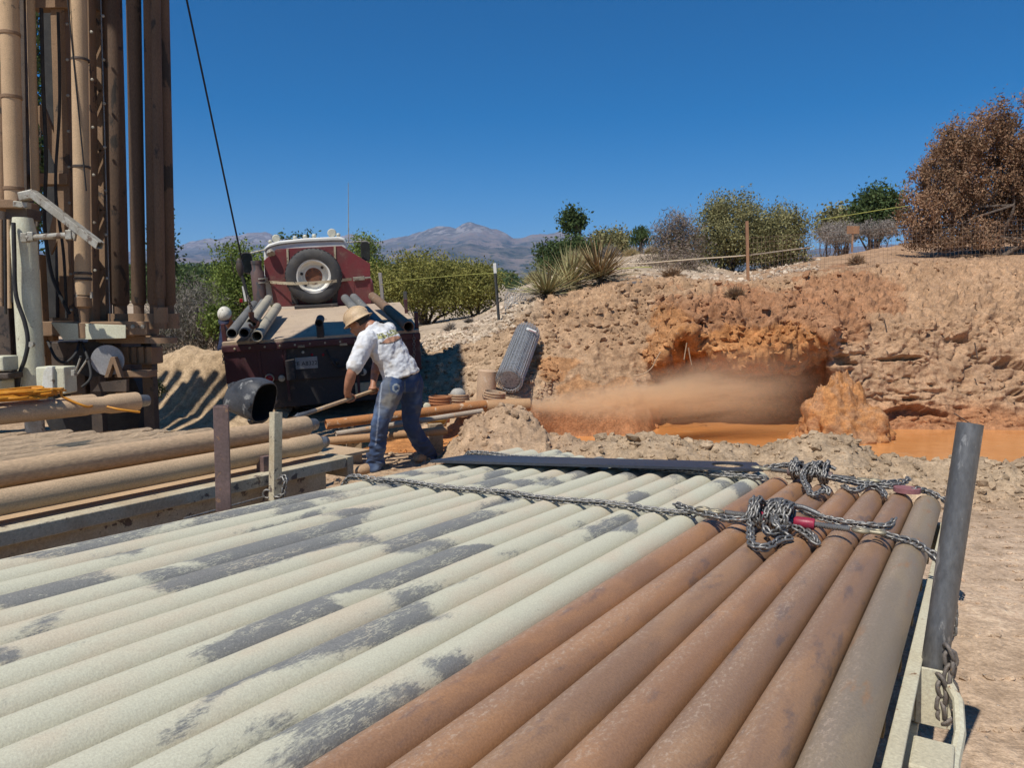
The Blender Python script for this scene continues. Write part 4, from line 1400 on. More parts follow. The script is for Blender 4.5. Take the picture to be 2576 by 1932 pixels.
# underbody: dark boxes, drum, levers
for (u0, v0, u1, v1, Y, dp, m) in ((110, 858, 245, 985, 7.5, .5, M_RIGDARK), (245, 860, 330, 985, 7.75, .4, M_RIGDARK), (310, 872, 395, 915, 7.2, .25, M_TANRIG), (300, 930, 385, 948, 7.0, .18, M_TANRIG),
                              (84, 640, 108, 985, 7.0, .10, M_TANRIG), (108, 700, 180, 820, 7.6, .1, M_RIGDARK), (0, 640, 30, 985, 7.6, .2, M_RIGDARK), (100, 830, 140, 858, 7.05, .1, M_TANRIG)):
    A, B = at(u0, v1, Y), at(u1, v0, Y)
    MB().box(((A.x + B.x) / 2, Y, (A.z + B.z) / 2), (B.x - A.x, dp, B.z - A.z)).build('frame_box', m, rig, None, .01)
for u in (318, 337, 356, 376):
    A = at(u, 893, 7.06)
    MB().box(A, (.045, .02, .15)).build('rib', M_TANRIG, rig, None, .004)
MB().lathe(at(272, 906, 6.88), (.25, -1, 0), [(0, .02), (0, .137), (.02, .137), (.02, .02)], 36).build('cable_drum', grime('drum_grey', (.42, .42, .42), (.34, .33, .32), (.2, .17, .14), 4, 10, .62, .45, .2, .1), rig, 40)
MB().lathe(at(236, 903, 7.0), (.25, -1, 0), [(0, .05), (0, .16), (.06, .16), (.06, .05)], 30).build('winch_drum', M_RUBBER, rig, 40)
MB().prism([at(262, 950, 6.8), at(278, 898, 6.8), at(288, 898, 6.8), at(306, 950, 6.8), at(296, 950, 6.8), at(284, 915, 6.8), at(272, 950, 6.8)], (0, .06, 0)).build('drum_bracket', M_TANRIG, rig, None, .003)
MB().prism([at(232, 985, 6.78), at(250, 962, 6.78), at(318, 955, 6.78), at(318, 985, 6.78)], (0, .05, 0)).build('drum_guard', M_RIGDARK, rig)
# jack leg
a, t = at(84, 1010, 6.55), at(57, 548, 6.55)
d = t - a
MB().lathe(a, d, [(0, .10), (d.length * .5, .10), (d.length * .92, .098), (d.length, .075)], 30).build('jack_leg', M_RIGCREAM, rig, 40)
MB().lathe(a - d.normalized() * .75, d, [(0, .16), (.03, .16), (.03, .075), (.75, .075)], 24).build('jack_foot', M_WORN, rig, 40)
MB().box(at(90, 740, 6.72), (.05, .06, 1.15)).build('jack_rail', M_TANRIG, rig, None, .004)
MB().lathe(at(82, 866, 6.42), (0, -1, 0), [(0, .024), (.03, .024), (.03, .010)], 14).build('fitting', M_WORN, rig, 40)
MB().tube(curve([at(34, 560, 6.42), at(36, 640, 6.40), at(40, 740, 6.40), at(62, 810, 6.40), at(70, 860, 6.40), at(62, 905, 6.40), at(48, 945, 6.40), at(44, 1000, 6.40)], 8), .017, 8).build('hose', M_RUBBER, rig, 60)
for u, v1, w, m in ((3, 770, 9, M_TANRIG), (12, 790, 7, M_RUBBER), (22, 775, 9, M_TAN), (30, 760, 5, M_RUBBER)):
    MB().cyl(at(u, 552, 6.5), at(u + 2, v1, 6.5), rpx(w, 6.5), None, 10).build('hose', m, rig, 60)
MB().box(at(32, 518, 6.7), (.27, .3, .07)).build('head_plate', M_TANRIG, rig, None, .006)
MB().box(at(60, 540, 6.72), (.18, .2, .09)).build('head_block', M_RIGDARK, rig, None, .006)
MB().box(at(56, 515, 6.5), (.12, .06, .05), Matrix.Rotation(R(6), 3, 'Y')).build('clamp', M_WORN, rig, None, .005)
MB().box(at(72, 492, 6.48), (.13, .09, .075), Matrix.Rotation(R(-12), 3, 'Y')).build('clamp', M_WORN, rig, None, .01)
p0, p1 = at(82, 486, 6.42), at(252, 618, 6.10)
ax = p1 - p0
L = ax.length
m4 = ax.to_track_quat('Z', 'Y').to_matrix()
rings = [[p0 + m4 @ Vector((sx * q, sy * q, z)) for sx, sy in ((-1, -1), (1, -1), (1, 1), (-1, 1))] for z, q in ((0, .030), (L, .030), (L, .023), (L - .15, .023))]
MB().loft(rings).build('swing_arm', M_WORN, rig, None, .003)
p0, p1 = at(64, 598, 6.38), at(176, 591, 6.22)
MB().cyl(p0, p1, .024, None, 14).build('arm_tube', M_WORN, rig, 40)
for p in (p0, at(80, 595, 6.35), p1):
    MB().box(p, (.05, .06, .075)).build('arm_joint', M_WORN, rig, None, .006)
MB().prism([at(176, 560, 6.2), at(192, 575, 6.2), at(186, 606, 6.2), at(180, 590, 6.2), at(168, 588, 6.2)], (0, .03, 0)).build('arm_gusset', M_WORN, rig)
# control box and its levers
A = at(143, 955, 6.3)
MB().box(A, (.235, .18, .22)).build('control_box', M_RIGCREAM, rig, None, .012)
MB().prism([at(104, 985, 6.18), at(108, 935, 6.18), at(118, 922, 6.18), at(132, 922, 6.18), at(133, 985, 6.18)], (0, .05, 0)).build('box_cover', grime('white_paint', (.62, .61, .54), (.55, .52, .43), (.2, .15, .1), 6, 14, .64, .55), rig, None, .006)
for (u0, v0, u1, v1) in ((190, 936, 203, 898), (196, 940, 219, 904)):
    p, q = at(u0, v0, 6.2), at(u1, v1, 6.18)
    MB().tube([p, q], .007, 8).build('lever', M_WORN, rig, 60)
    MB().sphere(q, .012, 10, 6).build('knob', M_RUBBER, rig, 60)
MB().box(at(187, 938, 6.2), (.03, .05, .05)).build('valve', M_WORN, rig, None, .005)
for (u0, v0, u1, v1, m) in ((-20, 895, 27, 932, M_RIGCREAM), (-20, 936, 40, 952, M_RIGDARK), (-20, 954, 18, 1000, M_RIGCREAM)):
    A, B = at(u0, v1, 6.3), at(u1, v0, 6.3)
    MB().box(((A.x + B.x) / 2, 6.3, (A.z + B.z) / 2), (B.x - A.x, .2, B.z - A.z)).build('side_box', m, rig, None, .012)
# chassis reaching back and to the left, and the stilts the rig stands on
MB().box((-5.6, 8.0, .95), (3.4, .9, .35)).build('chassis', M_RIGDARK, rig, None, .02)
for x in (-4.2, -6.8):
    MB().lathe((x, 7.6, .50), (0, 1, 0), [(0, .2), (0, .44), (.03, .5), (.24, .5), (.28, .44), (.28, .2)], 26).build('wheel', M_RUBBER, rig, 40)
for x, y in ((-3.95, 7.3), (-3.5, 7.4)):
    MB().box((x, y, .55), (.10, .10, 1.3)).build('table_leg', M_RIGDARK, rig)

# ------------------------------------------------------------------ winch line
wl = empty('winch_line')
tag(wl, 'thin black winch cable with chain and rusty hook hanging over the truck', 'cable')
q0, q1 = at(608, 652, 9.35), at(470, 0, 8.3)
dirn = (q1 - q0).normalized()
top = q0 + dirn * ((7.6 - q0.z) / dirn.z)
MB().tube([q0, top], .011, 8).build('cable', M_RUBBER, wl, 60)
MB().lathe(at(603, 668, 9.35), q0 - at(622, 760, 9.35), [(-.14, .015), (-.10, .032), (-.02, .046), (.05, .035), (.09, .015)], 14).build('weight', M_RIGDARK, wl, 50)
q2 = at(632, 775, 9.35)
MB().tube(curve([at(608, 690, 9.35), at(616, 720, 9.35), at(624, 750, 9.35), q2], 5), .020, 8).build('sling', M_RUBBER, wl, 60)
run_chain(wl, curve([at(624, 745, 9.32), at(630, 770, 9.32), at(634, 795, 9.32)], 5), LINKOLD, .05, rs=random.Random(6))
M_HOOK = grime('rusty_hook', (.25, .10, .05), (.18, .08, .05), (.1, .06, .05), 12, 30, .6, .7, .2)
hk = curve([at(632, 785, 9.3), at(634, 800, 9.3), at(642, 806, 9.3), at(649, 812, 9.28), at(645, 822, 9.27), at(634, 824, 9.27), at(627, 816, 9.28)], 5)
MB().tube(hk, [.035 - .0007 * i for i in range(len(hk))], 8).build('hook', M_HOOK, wl, 60)

# ------------------------------------------------------------------ red service truck
TO = at(812, 845, 9.75)
fw = Vector((math.sin(R(-11.5)) * math.cos(R(5.6)), math.cos(R(-11.5)) * math.cos(R(5.6)), math.sin(R(5.6))))
rt = fw.cross(Vector((0, 0, 1))).normalized()
upv = rt.cross(fw)
cr_, sr_ = math.cos(R(3.6)), math.sin(R(3.6))
rt2 = rt * cr_ + upv * sr_
up2 = upv * cr_ - rt * sr_
KM = Matrix(((rt2.x, fw.x, up2.x, TO.x), (rt2.y, fw.y, up2.y, TO.y), (rt2.z, fw.z, up2.z, TO.z), (0, 0, 0, 1)))
KI = KM.inverted()
def tk(u, v, y):
    """truck-space point seen at (u, v) on the cross-section y"""
    o = KI @ Vector((0, 0, CAM_H))
    p = KI @ at(u, v, 10.0)
    d = p - o
    k = (y - o.y) / d.y
    return o + d * k
truck = empty('service_truck')
truck.matrix_world = KM
tag(truck, 'dusty dark red flatbed service truck with a spare wheel behind its cab', 'truck')
M_TRED = grime('faded_red_paint', (.19, .030, .036), (.15, .05, .046), (.23, .14, .105), 2.2, 4, .52, .55, bump=.12, e3=.25)
M_MAROON = grime('dull_maroon', (.085, .026, .030), (.065, .026, .028), (.14, .085, .06), 3, 6, .56, .55, bump=.15, e3=.15)
M_TBLACK = grime('black_chassis', (.036, .034, .035), (.055, .046, .041), (.13, .10, .075), 4, 7, .56, .7, bump=.2, e3=.15)
M_TWHITE = grime('white_cab_paint', (.74, .73, .68), (.66, .63, .56), (.45, .38, .30), 3, 9, .66, .4, bump=.05)
M_DECK = grime('dusty_plywood', (.47, .36, .25), (.41, .31, .22), (.28, .21, .15), 2.5, 8, .60, .9, bump=.3, stretch=(1, .4, 1))
M_LAMP = grime('old_lens', (.55, .54, .44), (.48, .46, .38), None, 8, rough=.25)
M_REDLENS = grime('red_lens', (.30, .012, .02), (.25, .01, .015), None, 8, rough=.2)
M_GLASS = grime('dark_mirror', (.05, .07, .08), (.03, .04, .05), None, 3, rough=.08, metal=.8, bump=0)
W2 = 1.22
CABY = 4.35
MB().box((0, 2.15, -.025), (2 * W2, 4.3, .05)).build('deck', M_DECK, truck, None, .006)
MB().box((0, 2.35, -.14), (2 * W2 - .1, 3.8, .16)).build('deck_frame', M_MAROON, truck, None, .01)
for x in (-.42, .42):
    MB().box((x, 3.1, -.38), (.10, 6.6, .24)).build('chassis_rail', M_TBLACK, truck)
# tail: maroon panels left and right, black centre
MB().box((-W2 + .36, .03, -.29), (.72, .05, .48)).build('tail_panel', M_MAROON, truck, None, .01)
MB().box((W2 - .30, .03, -.29), (.60, .05, .48)).build('tail_panel', M_MAROON, truck, None, .01)
MB().box((.06, .06, -.30), (1.10, .05, .50)).build('tail_panel', M_TBLACK, truck, None, .01)
MB().box((0, .00, -.085), (2 * W2 + .02, .05, .09)).build('tail_bolster', M_MAROON, truck, None, .012)
MB().box((.05, .10, -.72), (1.5, .05, .36)).build('bumper', M_TBLACK, truck, None, .015)
for x in (-W2 + .35, W2 - .35):
    MB().box((x, .22, -.72), (.56, .012, .42)).build('mud_flap', M_RUBBER, truck)
c = tk(572, 985, .06)
MB().box((-W2 + .04, .05, -.76), (.07, .06, .48)).build('side_post', M_CREAMDIRT, truck, None, .006)
# number plate with raised characters
c = tk(767, 914, .0)
pl = MB().box((c.x, .028, c.z), (.31, .008, .15))
pl = pl.build('number_plate', grime('plate_grey', (.40, .40, .38), (.33, .32, .30), (.2, .17, .14), 6, 14, .64, .5), truck, None, .004)
tag(pl, 'grey number plate reading CE A8322')
FONT = {'C': ['111', '100', '100', '100', '111'], 'E': ['111', '100', '110', '100', '111'], 'A': ['010', '101', '111', '101', '101'], '8': ['111', '101', '111', '101', '111'], '3': ['111', '001', '011', '001', '111'], '2': ['111', '001', '111', '100', '111']}
def text_obj(s, size, parent, mat, loc, name='lettering'):
    cu = bpy.data.curves.new(name, 'FONT')
    cu.body = s
    cu.size = size
    cu.extrude = .0015
    cu.align_x = 'CENTER'
    cu.align_y = 'CENTER'
    o = bpy.data.objects.new(name, cu)
    COL.objects.link(o)
    dg = bpy.context.evaluated_depsgraph_get()
    me = bpy.data.meshes.new_from_object(o.evaluated_get(dg))
    bpy.data.objects.remove(o)
    me.materials.clear()
    me.materials.append(mat)
    o = bpy.data.objects.new(name, me)
    COL.objects.link(o)
    o.parent = parent
    o.location = loc
    o.rotation_euler = (math.pi / 2, 0, 0)
    return o
M_INK = grime('black_ink', (.02, .02, .022), (.03, .03, .03), None, 5, rough=.6)
text_obj('CE A8322', .074, pl, M_INK, (c.x, .022, c.z - .008))
def lamp(u, v, rpix, y, mat, nm, ring=M_TBLACK, dep=.05):
    c = tk(u, v, y)
    r = rpix * 9.75 / F
    h = MB().lathe((c.x, y + .02, c.z), (0, -1, 0), [(0, r * 1.25), (dep * .7, r * 1.22), (dep * .8, r * .98)], 22).build(nm, ring, truck, 40)
    MB().lathe((c.x, y + .02 - dep * .55, c.z), (0, -1, 0), [(0, r), (dep * .4, r * .96), (dep * .6, r * .6), (dep * .65, .004)], 22).build('lens', mat, h, 40)
lamp(678, 952, 9.5, .0, M_REDLENS, 'tail_light', M_CREAMDIRT)  # pale housing paints in the patch of sun on this lamp
lamp(709, 951, 8.5, .02, M_LAMP, 'reversing_light')
lamp(913, 935, 9.5, .0, M_LAMP, 'reversing_light')
lamp(942, 933, 8.5, .0, M_REDLENS, 'tail_light')
lamp(846, 909, 7, .035, M_TBLACK, 'socket')
for u, v in ((785, 892), (813, 892), (762, 886)):
    lamp(u, v, 3.5, .035, M_REDLENS if u != 762 else M_LAMP, 'marker_light', M_TBLACK, .03)
for u, v in ((758, 870), (864, 865)):
    c = tk(u, v, .0)
    MB().box((c.x, .0, c.z), (.10, .05, .04)).build('latch', M_CREAMDIRT, truck, None, .008)
c = tk(803, 812, -.05)
MB().pipe((c.x, -.10, c.z), (c.x, .35, c.z + .01), .052, .040, 24).build('stub_pipe', M_TBLACK, truck, 35)
MB().box((c.x, .06, c.z / 2 - .03), (.09, .14, c.z - .02)).build('stub_stand', M_TBLACK, truck, None, .01)
for x, y in ((-W2 + .02, .12), (W2 - .02, .12), (-W2 + .02, 2.2), (W2 - .02, 2.2)):
    MB().box((x, y, .09), (.05, .07, .26)).build('corner_stake', M_MAROON, truck, None, .006)
hc = empty('hanging_chain')
tag(hc, 'few bright chain links hanging on the left tail corner of the truck', 'chain')
run_chain(hc, [at(563, 872, 9.55), at(563, 915, 9.55)], LINKOLD, .034, rs=random.Random(3))
hc2 = empty('hanging_chain')
tag(hc2, 'dark chain hanging down the right tail corner of the truck', 'chain')
run_chain(hc2, [at(1041, 842, 9.95), at(1042, 905, 9.95)], LINKOLD, .034, rs=random.Random(3))
# dents and fittings on the tail: hinge straps, a hose, mud on the lower edge
for u, v0, v1 in ((648, 862, 958), (714, 862, 1010), (893, 858, 1005), (965, 856, 950)):
    a, b_ = tk(u, v0, .0), tk(u, v1, .0)
    MB().box((a.x, .0, (a.z + b_.z) / 2), (.035, .012, a.z - b_.z)).build('seam_strap', M_MAROON, truck, None, .004)
for u, v in [(u, 866) for u in range(590, 1040, 38)]:
    c = tk(u, v - (u - 800) * .05, -.03)
    MB().lathe((c.x, -.028, -.085), (0, -1, 0), [(0, .014), (.01, .013), (.012, .005)], 6).build('rivet', M_CREAMDIRT, truck)
MB().tube(curve([tk(820, 880, .02), tk(835, 905, -.02), tk(852, 925, -.02), tk(872, 915, .0), tk(880, 890, .02)], 6), .012, 7).build('air_hose', M_RUBBER, truck, 60)
MB().box(tk(935, 975, .02) + Vector((0, .02, 0)), (.42, .05, .15)).build('tail_recess', M_CREAMDIRT, truck, None, .01)
# wheels
for x in (-.93, .93):
    for y in (1.35, 2.5):
        w = MB().lathe((x - .25, y, -.72), (1, 0, 0), [(0, .25), (0, .42), (.03, .49), (.22, .49), (.25, .44), (.28, .49), (.47, .49), (.5, .42), (.5, .25)], 28).build('wheel', M_RUBBER, truck, 40)
        MB().lathe((x - .22, y, -.72), (1, 0, 0), [(0, .05), (.02, .26), (.42, .26), (.44, .05)], 24).build('rim', M_TWHITE, w, 40)
    w = MB().lathe((x - .14, 6.3, -.74), (1, 0, 0), [(0, .25), (0, .42), (.03, .48), (.24, .48), (.27, .42), (.27, .25)], 28).build('wheel', M_RUBBER, truck, 40)
    MB().lathe((x - .1, 6.3, -.74), (1, 0, 0), [(0, .05), (.02, .26), (.19, .26), (.2, .05)], 24).build('rim', M_TWHITE, w, 40)
# cab: shell and the red headache panel behind it
y = CABY + .12
pts = [tk(u, v, CABY) for u, v in ((696, 626), (859, 618), (931, 663), (934, 764), (690, 772), (682, 720), (666, 690), (664, 655))]
MB().prism(pts, (0, .05, 0)).build('headache_panel', M_TRED, truck, None, .006)
for (u0, v0, u1, v1) in ((723, 626, 725, 700), (842, 618, 844, 690)):
    a, b_ = tk(u0, v0, CABY - .008), tk(u1, v1, CABY - .008)
    MB().bar(a, b_, .035, .012, (0, 1, 0)).build('panel_strip', M_CREAMDIRT, truck)
roof = [(664, 657), (665, 624), (675, 614), (701, 606), (768, 598.5), (853, 595), (866, 600), (872, 612), (873, 640)]
rp_ = [tk(u, v, y) for u, v in roof] + [tk(u, v, y) for u, v in ((873, 760), (664, 768))]
b = MB()
n = len(rp_)
back = [p.copy() for p in rp_]
def sect(dy, sc, dz):
    cxm = sum(p.x for p in rp_) / n
    zb = min(p.z for p in rp_)
    return [Vector((cxm + (p.x - cxm) * sc, y + dy, zb + (p.z - zb) * dz)) for p in rp_]
b.loft([sect(0, .97, .985), sect(.03, 1, 1), sect(1.25, 1, 1.0), sect(1.38, .98, .96), sect(1.65, .95, .6), sect(1.66, .9, .58)])
b.build('cab', M_TWHITE, truck, 35)
# rain gutter and lip on the roof's back
g0 = [tk(u, v, y - .01) for u, v in ((667, 634), (672, 624), (702, 614), (768, 607), (853, 604), (864, 608))]
MB().tube(curve(g0, 4), .018, 8).build('roof_gutter', grime('gutter_grey', (.25, .24, .22), (.2, .19, .17), None, 5, rough=.5), truck, 60)
MB().box((0.0, CABY + 2.3, -.05), (1.6, 1.2, .75)).build('hood', M_TRED, truck, None, .06)
for (u0, v0, u1, v1) in ((676, 640, 868, 630),):
    a, b_ = tk(u0, v0, y + 1.6), tk(u1, v1, y + 1.6)
# spare wheel: tyre, rim, hub
c = tk(789, 695, CABY - .20)
tyre = MB().lathe((c.x, CABY - .01, c.z), (0, -1, 0), [(0, .30), (.0, .40), (.03, .465), (.06, .485), (.12, .49), (.18, .485), (.215, .462), (.235, .43), (.245, .38), (.243, .34), (.235, .305), (.20, .285)], 48, False, False).build('spare_tyre', grime('dusty_tyre', (.045, .045, .047), (.075, .07, .064), (.14, .125, .105), 4, 7, .6, .8, bump=.25, e3=.2), truck, 40)
for i in range(40):
    a = 2 * math.pi * i / 40
    MB().box((c.x + math.cos(a) * .478, CABY - .15, c.z + math.sin(a) * .478), (.03, .10, .035), Matrix.Rotation(-a, 3, 'Y')).build('tread_block', M_RUBBER, tyre)
text_obj('11R22.5', .055, tyre, M_RUBBER, (c.x, CABY - .262, c.z - .375), 'sidewall_lettering') if False else None
rim = MB().lathe((c.x, CABY - .02, c.z), (0, -1, 0), [(.19, .30), (.215, .298), (.215, .275), (.19, .262), (.13, .255), (.09, .23), (.085, .20), (.12, .165), (.125, .15), (.125, .08), (.05, .075)], 40, False, True).build('spare_rim', M_TWHITE, truck, 35)
MB().lathe((c.x, CABY - .142, c.z), (0, -1, 0), [(0, .082), (0, .15), (.006, .15), (.006, .082)], 30).build('hub_ring', M_HOOK, rim, 35)
for i in range(10):
    a = 2 * math.pi * (i + .3) / 10
    MB().lathe((c.x + math.cos(a) * .117, CABY - .147, c.z + math.sin(a) * .117), (0, -1, 0), [(0, .013), (.012, .012), (.012, .004)], 8).build('bolt_hole', M_TBLACK, rim)
for a in (.75, 3.9, 2.9):
    MB().lathe((c.x + math.cos(a) * .212, CABY - .112, c.z + math.sin(a) * .212), (0, -1, 0), [(0, .026), (.012, .026), (.012, .01)], 12).build('hand_hole', M_TBLACK, rim)
MB().prism([tk(u, v, CABY - .05) for u, v in ((728, 715), (738, 715), (752, 765), (735, 765))], (0, .04, 0)).build('wheel_cradle', M_TBLACK, truck)
MB().prism([tk(u, v, CABY - .05) for u, v in ((852, 715), (842, 715), (835, 765), (848, 765))], (0, .04, 0)).build('wheel_cradle', M_TBLACK, truck)
MB().box((c.x, CABY - .13, .03), (.75, .26, .06)).build('wheel_tray', M_TBLACK, truck, None, .01)
# strap over the wheel
sp = [tk(676, 709, CABY - .01), tk(700, 711, CABY - .10), tk(735, 713, CABY - .27), tk(790, 711, CABY - .27), tk(840, 707, CABY - .27), tk(872, 703, CABY - .10), tk(885, 702, CABY - .03)]
b = MB()
sp = curve(sp, 6)
b.loft([[p + Vector((0, -.004, .025)), p + Vector((0, .002, .025)), p + Vector((0, .002, -.025)), p + Vector((0, -.004, -.025))] for p in sp])
b.build('strap', M_CREAMDIRT, truck)
a, b_ = tk(888, 702, CABY - .03), tk(917, 699, CABY - .03)
MB().bar(a, b_, .03, .07, (0, 0, 1)).build('strap_buckle', M_WORN, truck, None, .006)
MB().bar(tk(917, 699, CABY - .03), tk(933, 698, CABY - .01), .02, .03, (0, 0, 1)).build('strap_hook', M_WORN, truck, None, .006)
# bottle-shaped stack on the left of the panel
p0, p1 = tk(656, 765, CABY - .05), tk(655, 655, CABY - .05)
H_ = p1.z - p0.z
MB().lathe(p0, (0, 0, 1), [(0, .115), (H_ * .74, .115), (H_ * .80, .085), (H_ * .93, .085), (H_ * .93, .092), (H_, .092), (H_, .075)], 26).build('exhaust_stack', grime('heat_stained_steel', (.14, .085, .075), (.10, .085, .08), (.07, .07, .075), 2, 4, .55, .6, .2, .2, stretch=(1.5, 1.5, .4)), truck, 40)
for v in (702, 712):
    MB().lathe(tk(656, v, CABY - .05), (0, 0, 1), [(0, .117), (.015, .119), (.02, .117)], 26).build('stack_clamp', M_WORN, truck, 40)
# lights along the roof
for u, v, r in ((695, 600, 10), (835, 586, 11)):
    c = tk(u, v, y + .35)
    k = 14.4 / F
    h = MB().lathe((c.x, y + .30, c.z), (0, 1, 0), [(0, .02), (0, r * k * .8), (.03, r * k), (.09, r * k * .8), (.13, r * k * .3)], 22).build('work_light', M_LAMP, truck, 40)
    MB().cyl((c.x, y + .36, c.z - r * k), (c.x, y + .36, c.z - r * k - .08), .015).build('bracket', M_TBLACK, h)
for u, v, r in ((680, 608, 5.5), (742, 598, 5.5), (767, 595, 5.5), (790, 593, 5.5), (851, 591, 5.5)):
    c = tk(u, v, y + .5)
    k = 14.5 / F
    MB().sphere((c.x, y + .5, c.z), (r * k, .06, r * k), 14, 8).build('marker_lamp', M_LAMP, truck, 60)
c = tk(680, 633, CABY - .06)
MB().lathe((c.x, CABY - .02, c.z + .03), (.1, -.6, -.8), [(0, .03), (.04, .07), (.09, .075), (.09, .05)], 16).build('load_light', M_WORN, truck, 40)
# mirrors
for s, arm, (mu, mv), (mw, mh) in ((-1, ((667, 628), (640, 634), (612, 640), (608, 652)), (622, 661), (13, 25)), (1, ((871, 610), (895, 608), (920, 606), (930, 612)), (919, 632), (11, 24))):
    ym = y + .9
    k = 15.2 / F
    MB().tube([tk(u, v, ym) for u, v in arm], .014, 8).build('mirror_arm', M_WORN, truck, 60)
    lo = [tk(u, v, ym) for u, v in (((666, 690), (636, 690), (618, 686)) if s < 0 else ((872, 660), (900, 660), (919, 656)))]
    MB().tube(lo, .012, 8).build('mirror_arm', M_WORN, truck, 60)
    c = tk(mu, mv, ym)
    n = 20
    rim_ = []
    for i in range(n):
        a = 2 * math.pi * i / n
        ca, sa = math.cos(a), math.sin(a)
        rim_.append(Vector((c.x + mw * k * (abs(ca) ** .45) * (1 if ca > 0 else -1), ym - .03, c.z + mh * k * (abs(sa) ** .45) * (1 if sa > 0 else -1))))
    m_ = MB().prism(rim_, (0, .06, 0)).build('mirror', M_TBLACK, truck, None, .01)
    MB().prism([Vector((c.x + (p.x - c.x) * .88, ym - .034, c.z + (p.z - c.z) * .92)) for p in rim_], (0, .003, 0)).build('mirror_glass', M_GLASS, m_)
a = tk(877, 612, y + .8)
t_ = tk(876, 459, y + .8)
MB().tube([a, a.lerp(t_, .5), t_], [.012, .008, .005], 6).build('antenna', M_WORN, truck, 60)
a, b_ = tk(602, 735, CABY - .2), tk(609, 760, CABY - .2)
MB().bar(tk(611, 720, 3.2), tk(618, 758, 3.2), .03, .03).build('side_stake', M_TWHITE, truck)
c = tk(607, 756, 3.0)
MB().box(c, (.05, .05, .06)).build('side_marker', M_REDLENS, truck, None, .008)
# pipes lying on the truck bed
M_GREYPIPE = grime('weathered_grey_pipe', (.17, .165, .15), (.12, .118, .11), (.27, .24, .19), 4, 9, .60, .75, bump=.3, stretch=(1, .4, 1))
M_DUSTPIPE = grime('dusty_drill_pipe', (.40, .35, .26), (.32, .29, .22), (.16, .15, .13), 4, 8, .6, .85, bump=.4, stretch=(1, .4, 1))
M_BRPIPE = grime('brown_truck_pipe', (.22, .13, .075), (.17, .11, .07), (.30, .22, .15), 4, 8, .6, .8, bump=.3, stretch=(1, .4, 1))
for i, (u0, v0, u1, v1, r, m, lab) in enumerate((
        (583, 839, 640, 766, .064, M_GREYPIPE, 'leftmost grey pipe jutting over the tail of the truck bed'),
        (614, 838, 662, 762, .064, M_GREYPIPE, 'second grey pipe from the left on the truck bed'),
        (646, 846, 697, 773, .070, M_DUSTPIPE, 'pale dusty pipe with a thick black end under the hanging hook'),
        (633, 812, 676, 752, .066, M_DUSTPIPE, 'pale dusty pipe lying between the pipes left on the truck bed'),
        (1028, 822, 937, 745, .070, M_BRPIPE, 'brown open-ended pipe along the right side of the truck bed'),
        (930, 820, 868, 750, .066, M_GREYPIPE, 'grey pipe lying on the truck bed left of the brown pipe'),
        (958, 820, 890, 748, .066, M_GREYPIPE, 'grey pipe lying against the brown pipe on the truck bed'))):
    y0, y1 = (-.38, 2.6) if i < 3 else ((.1, 2.9) if i != 4 else (-.25, 3.0))
    p0, p1 = tk(u0, v0, y0), tk(u1, v1, y1)
    p0.z = max(p0.z, r + .004)
    p1.z = max(p1.z, r + .004)
    a, b_ = KM @ p0, KM @ p1
    e = bpy.data.objects.new('bed_pipe', None)
    L = (b_ - a).length
    o = MB().pipe((0, 0, 0), (0, L, 0), r, r - .012, 26).build('bed_pipe', m, None, 35)
    bpy.data.objects.remove(e)
    o.location = a
    o.rotation_euler = (b_ - a).to_track_quat('Y', 'Z').to_euler()
    tag(o, lab, 'pipe', 'pipes on the truck bed')
# ------------------------------------------------------------------ people
def baked(b, voxel, smooth=6, fac=.5):
    """merge overlapping lofts into one continuous skin"""
    me = bpy.data.meshes.new('tmp')
    me.from_pydata(b.v, [], b.f)
    bm = bmesh.new()
    bm.from_mesh(me)
    bmesh.ops.recalc_face_normals(bm, faces=bm.faces)
    bm.to_mesh(me)
    bm.free()
    o = bpy.data.objects.new('tmp', me)
    COL.objects.link(o)
    m = o.modifiers.new('r', 'REMESH')
    m.mode = 'VOXEL'
    m.voxel_size = voxel
    if smooth:
        s = o.modifiers.new('s', 'SMOOTH')
        s.iterations = smooth
        s.factor = fac
    dg = bpy.context.evaluated_depsgraph_get()
    out = bpy.data.meshes.new_from_object(o.evaluated_get(dg))
    bpy.data.objects.remove(o)
    out.polygons.foreach_set('use_smooth', [True] * len(out.polygons))
    return out
def mverts(me):
    a = np.zeros(len(me.vertices) * 3)
    me.vertices.foreach_get('co', a)
    n = np.zeros(len(me.vertices) * 3)
    me.vertices.foreach_get('normal', n)
    return a.reshape(-1, 3), n.reshape(-1, 3)
def setv(me, P):
    me.vertices.foreach_set('co', P.astype(np.float32).ravel())
    me.update()
def paint(me, C):
    a = me.color_attributes.new('tint', 'FLOAT_COLOR', 'POINT')
    a.data.foreach_set('color', np.concatenate([C, np.ones((len(C), 1))], 1).astype(np.float32).ravel())
def tint_mat(name, rough=.85, bscale=160., bump=.15, spec=.3, weave=False, sss=0):
    t = NT(name)
    a = t.n('Attribute', attribute_name='tint')
    co = t.coords((1, 1, 1), 'Object', False)
    n = t.noise(co, bscale, 3, .6)
    n2 = t.noise(co, 14, 4, .6)
    col = t.mixc(.3, a.outputs['Color'], t.mixc(t.ramp(n2, .3, .7), (.32, .31, .3), (.68, .68, .68)), 'OVERLAY')
    m = t.finish(col, rough, 0, n, bump, .004, spec)
    return m
M_CLOTH = tint_mat('cloth')
M_SKIN = tint_mat('skin', .5, 260, .08, .4)
M_BOOT = grime('dusty_boot_leather', (.42, .28, .16), (.34, .22, .13), (.2, .13, .08), 10, 25, .62, .8, bump=.3)
M_HAT = grime('muddy_hard_hat', (.55, .40, .24), (.48, .33, .19), (.33, .22, .12), 7, 12, .60, .5, bump=.25, e3=.1)
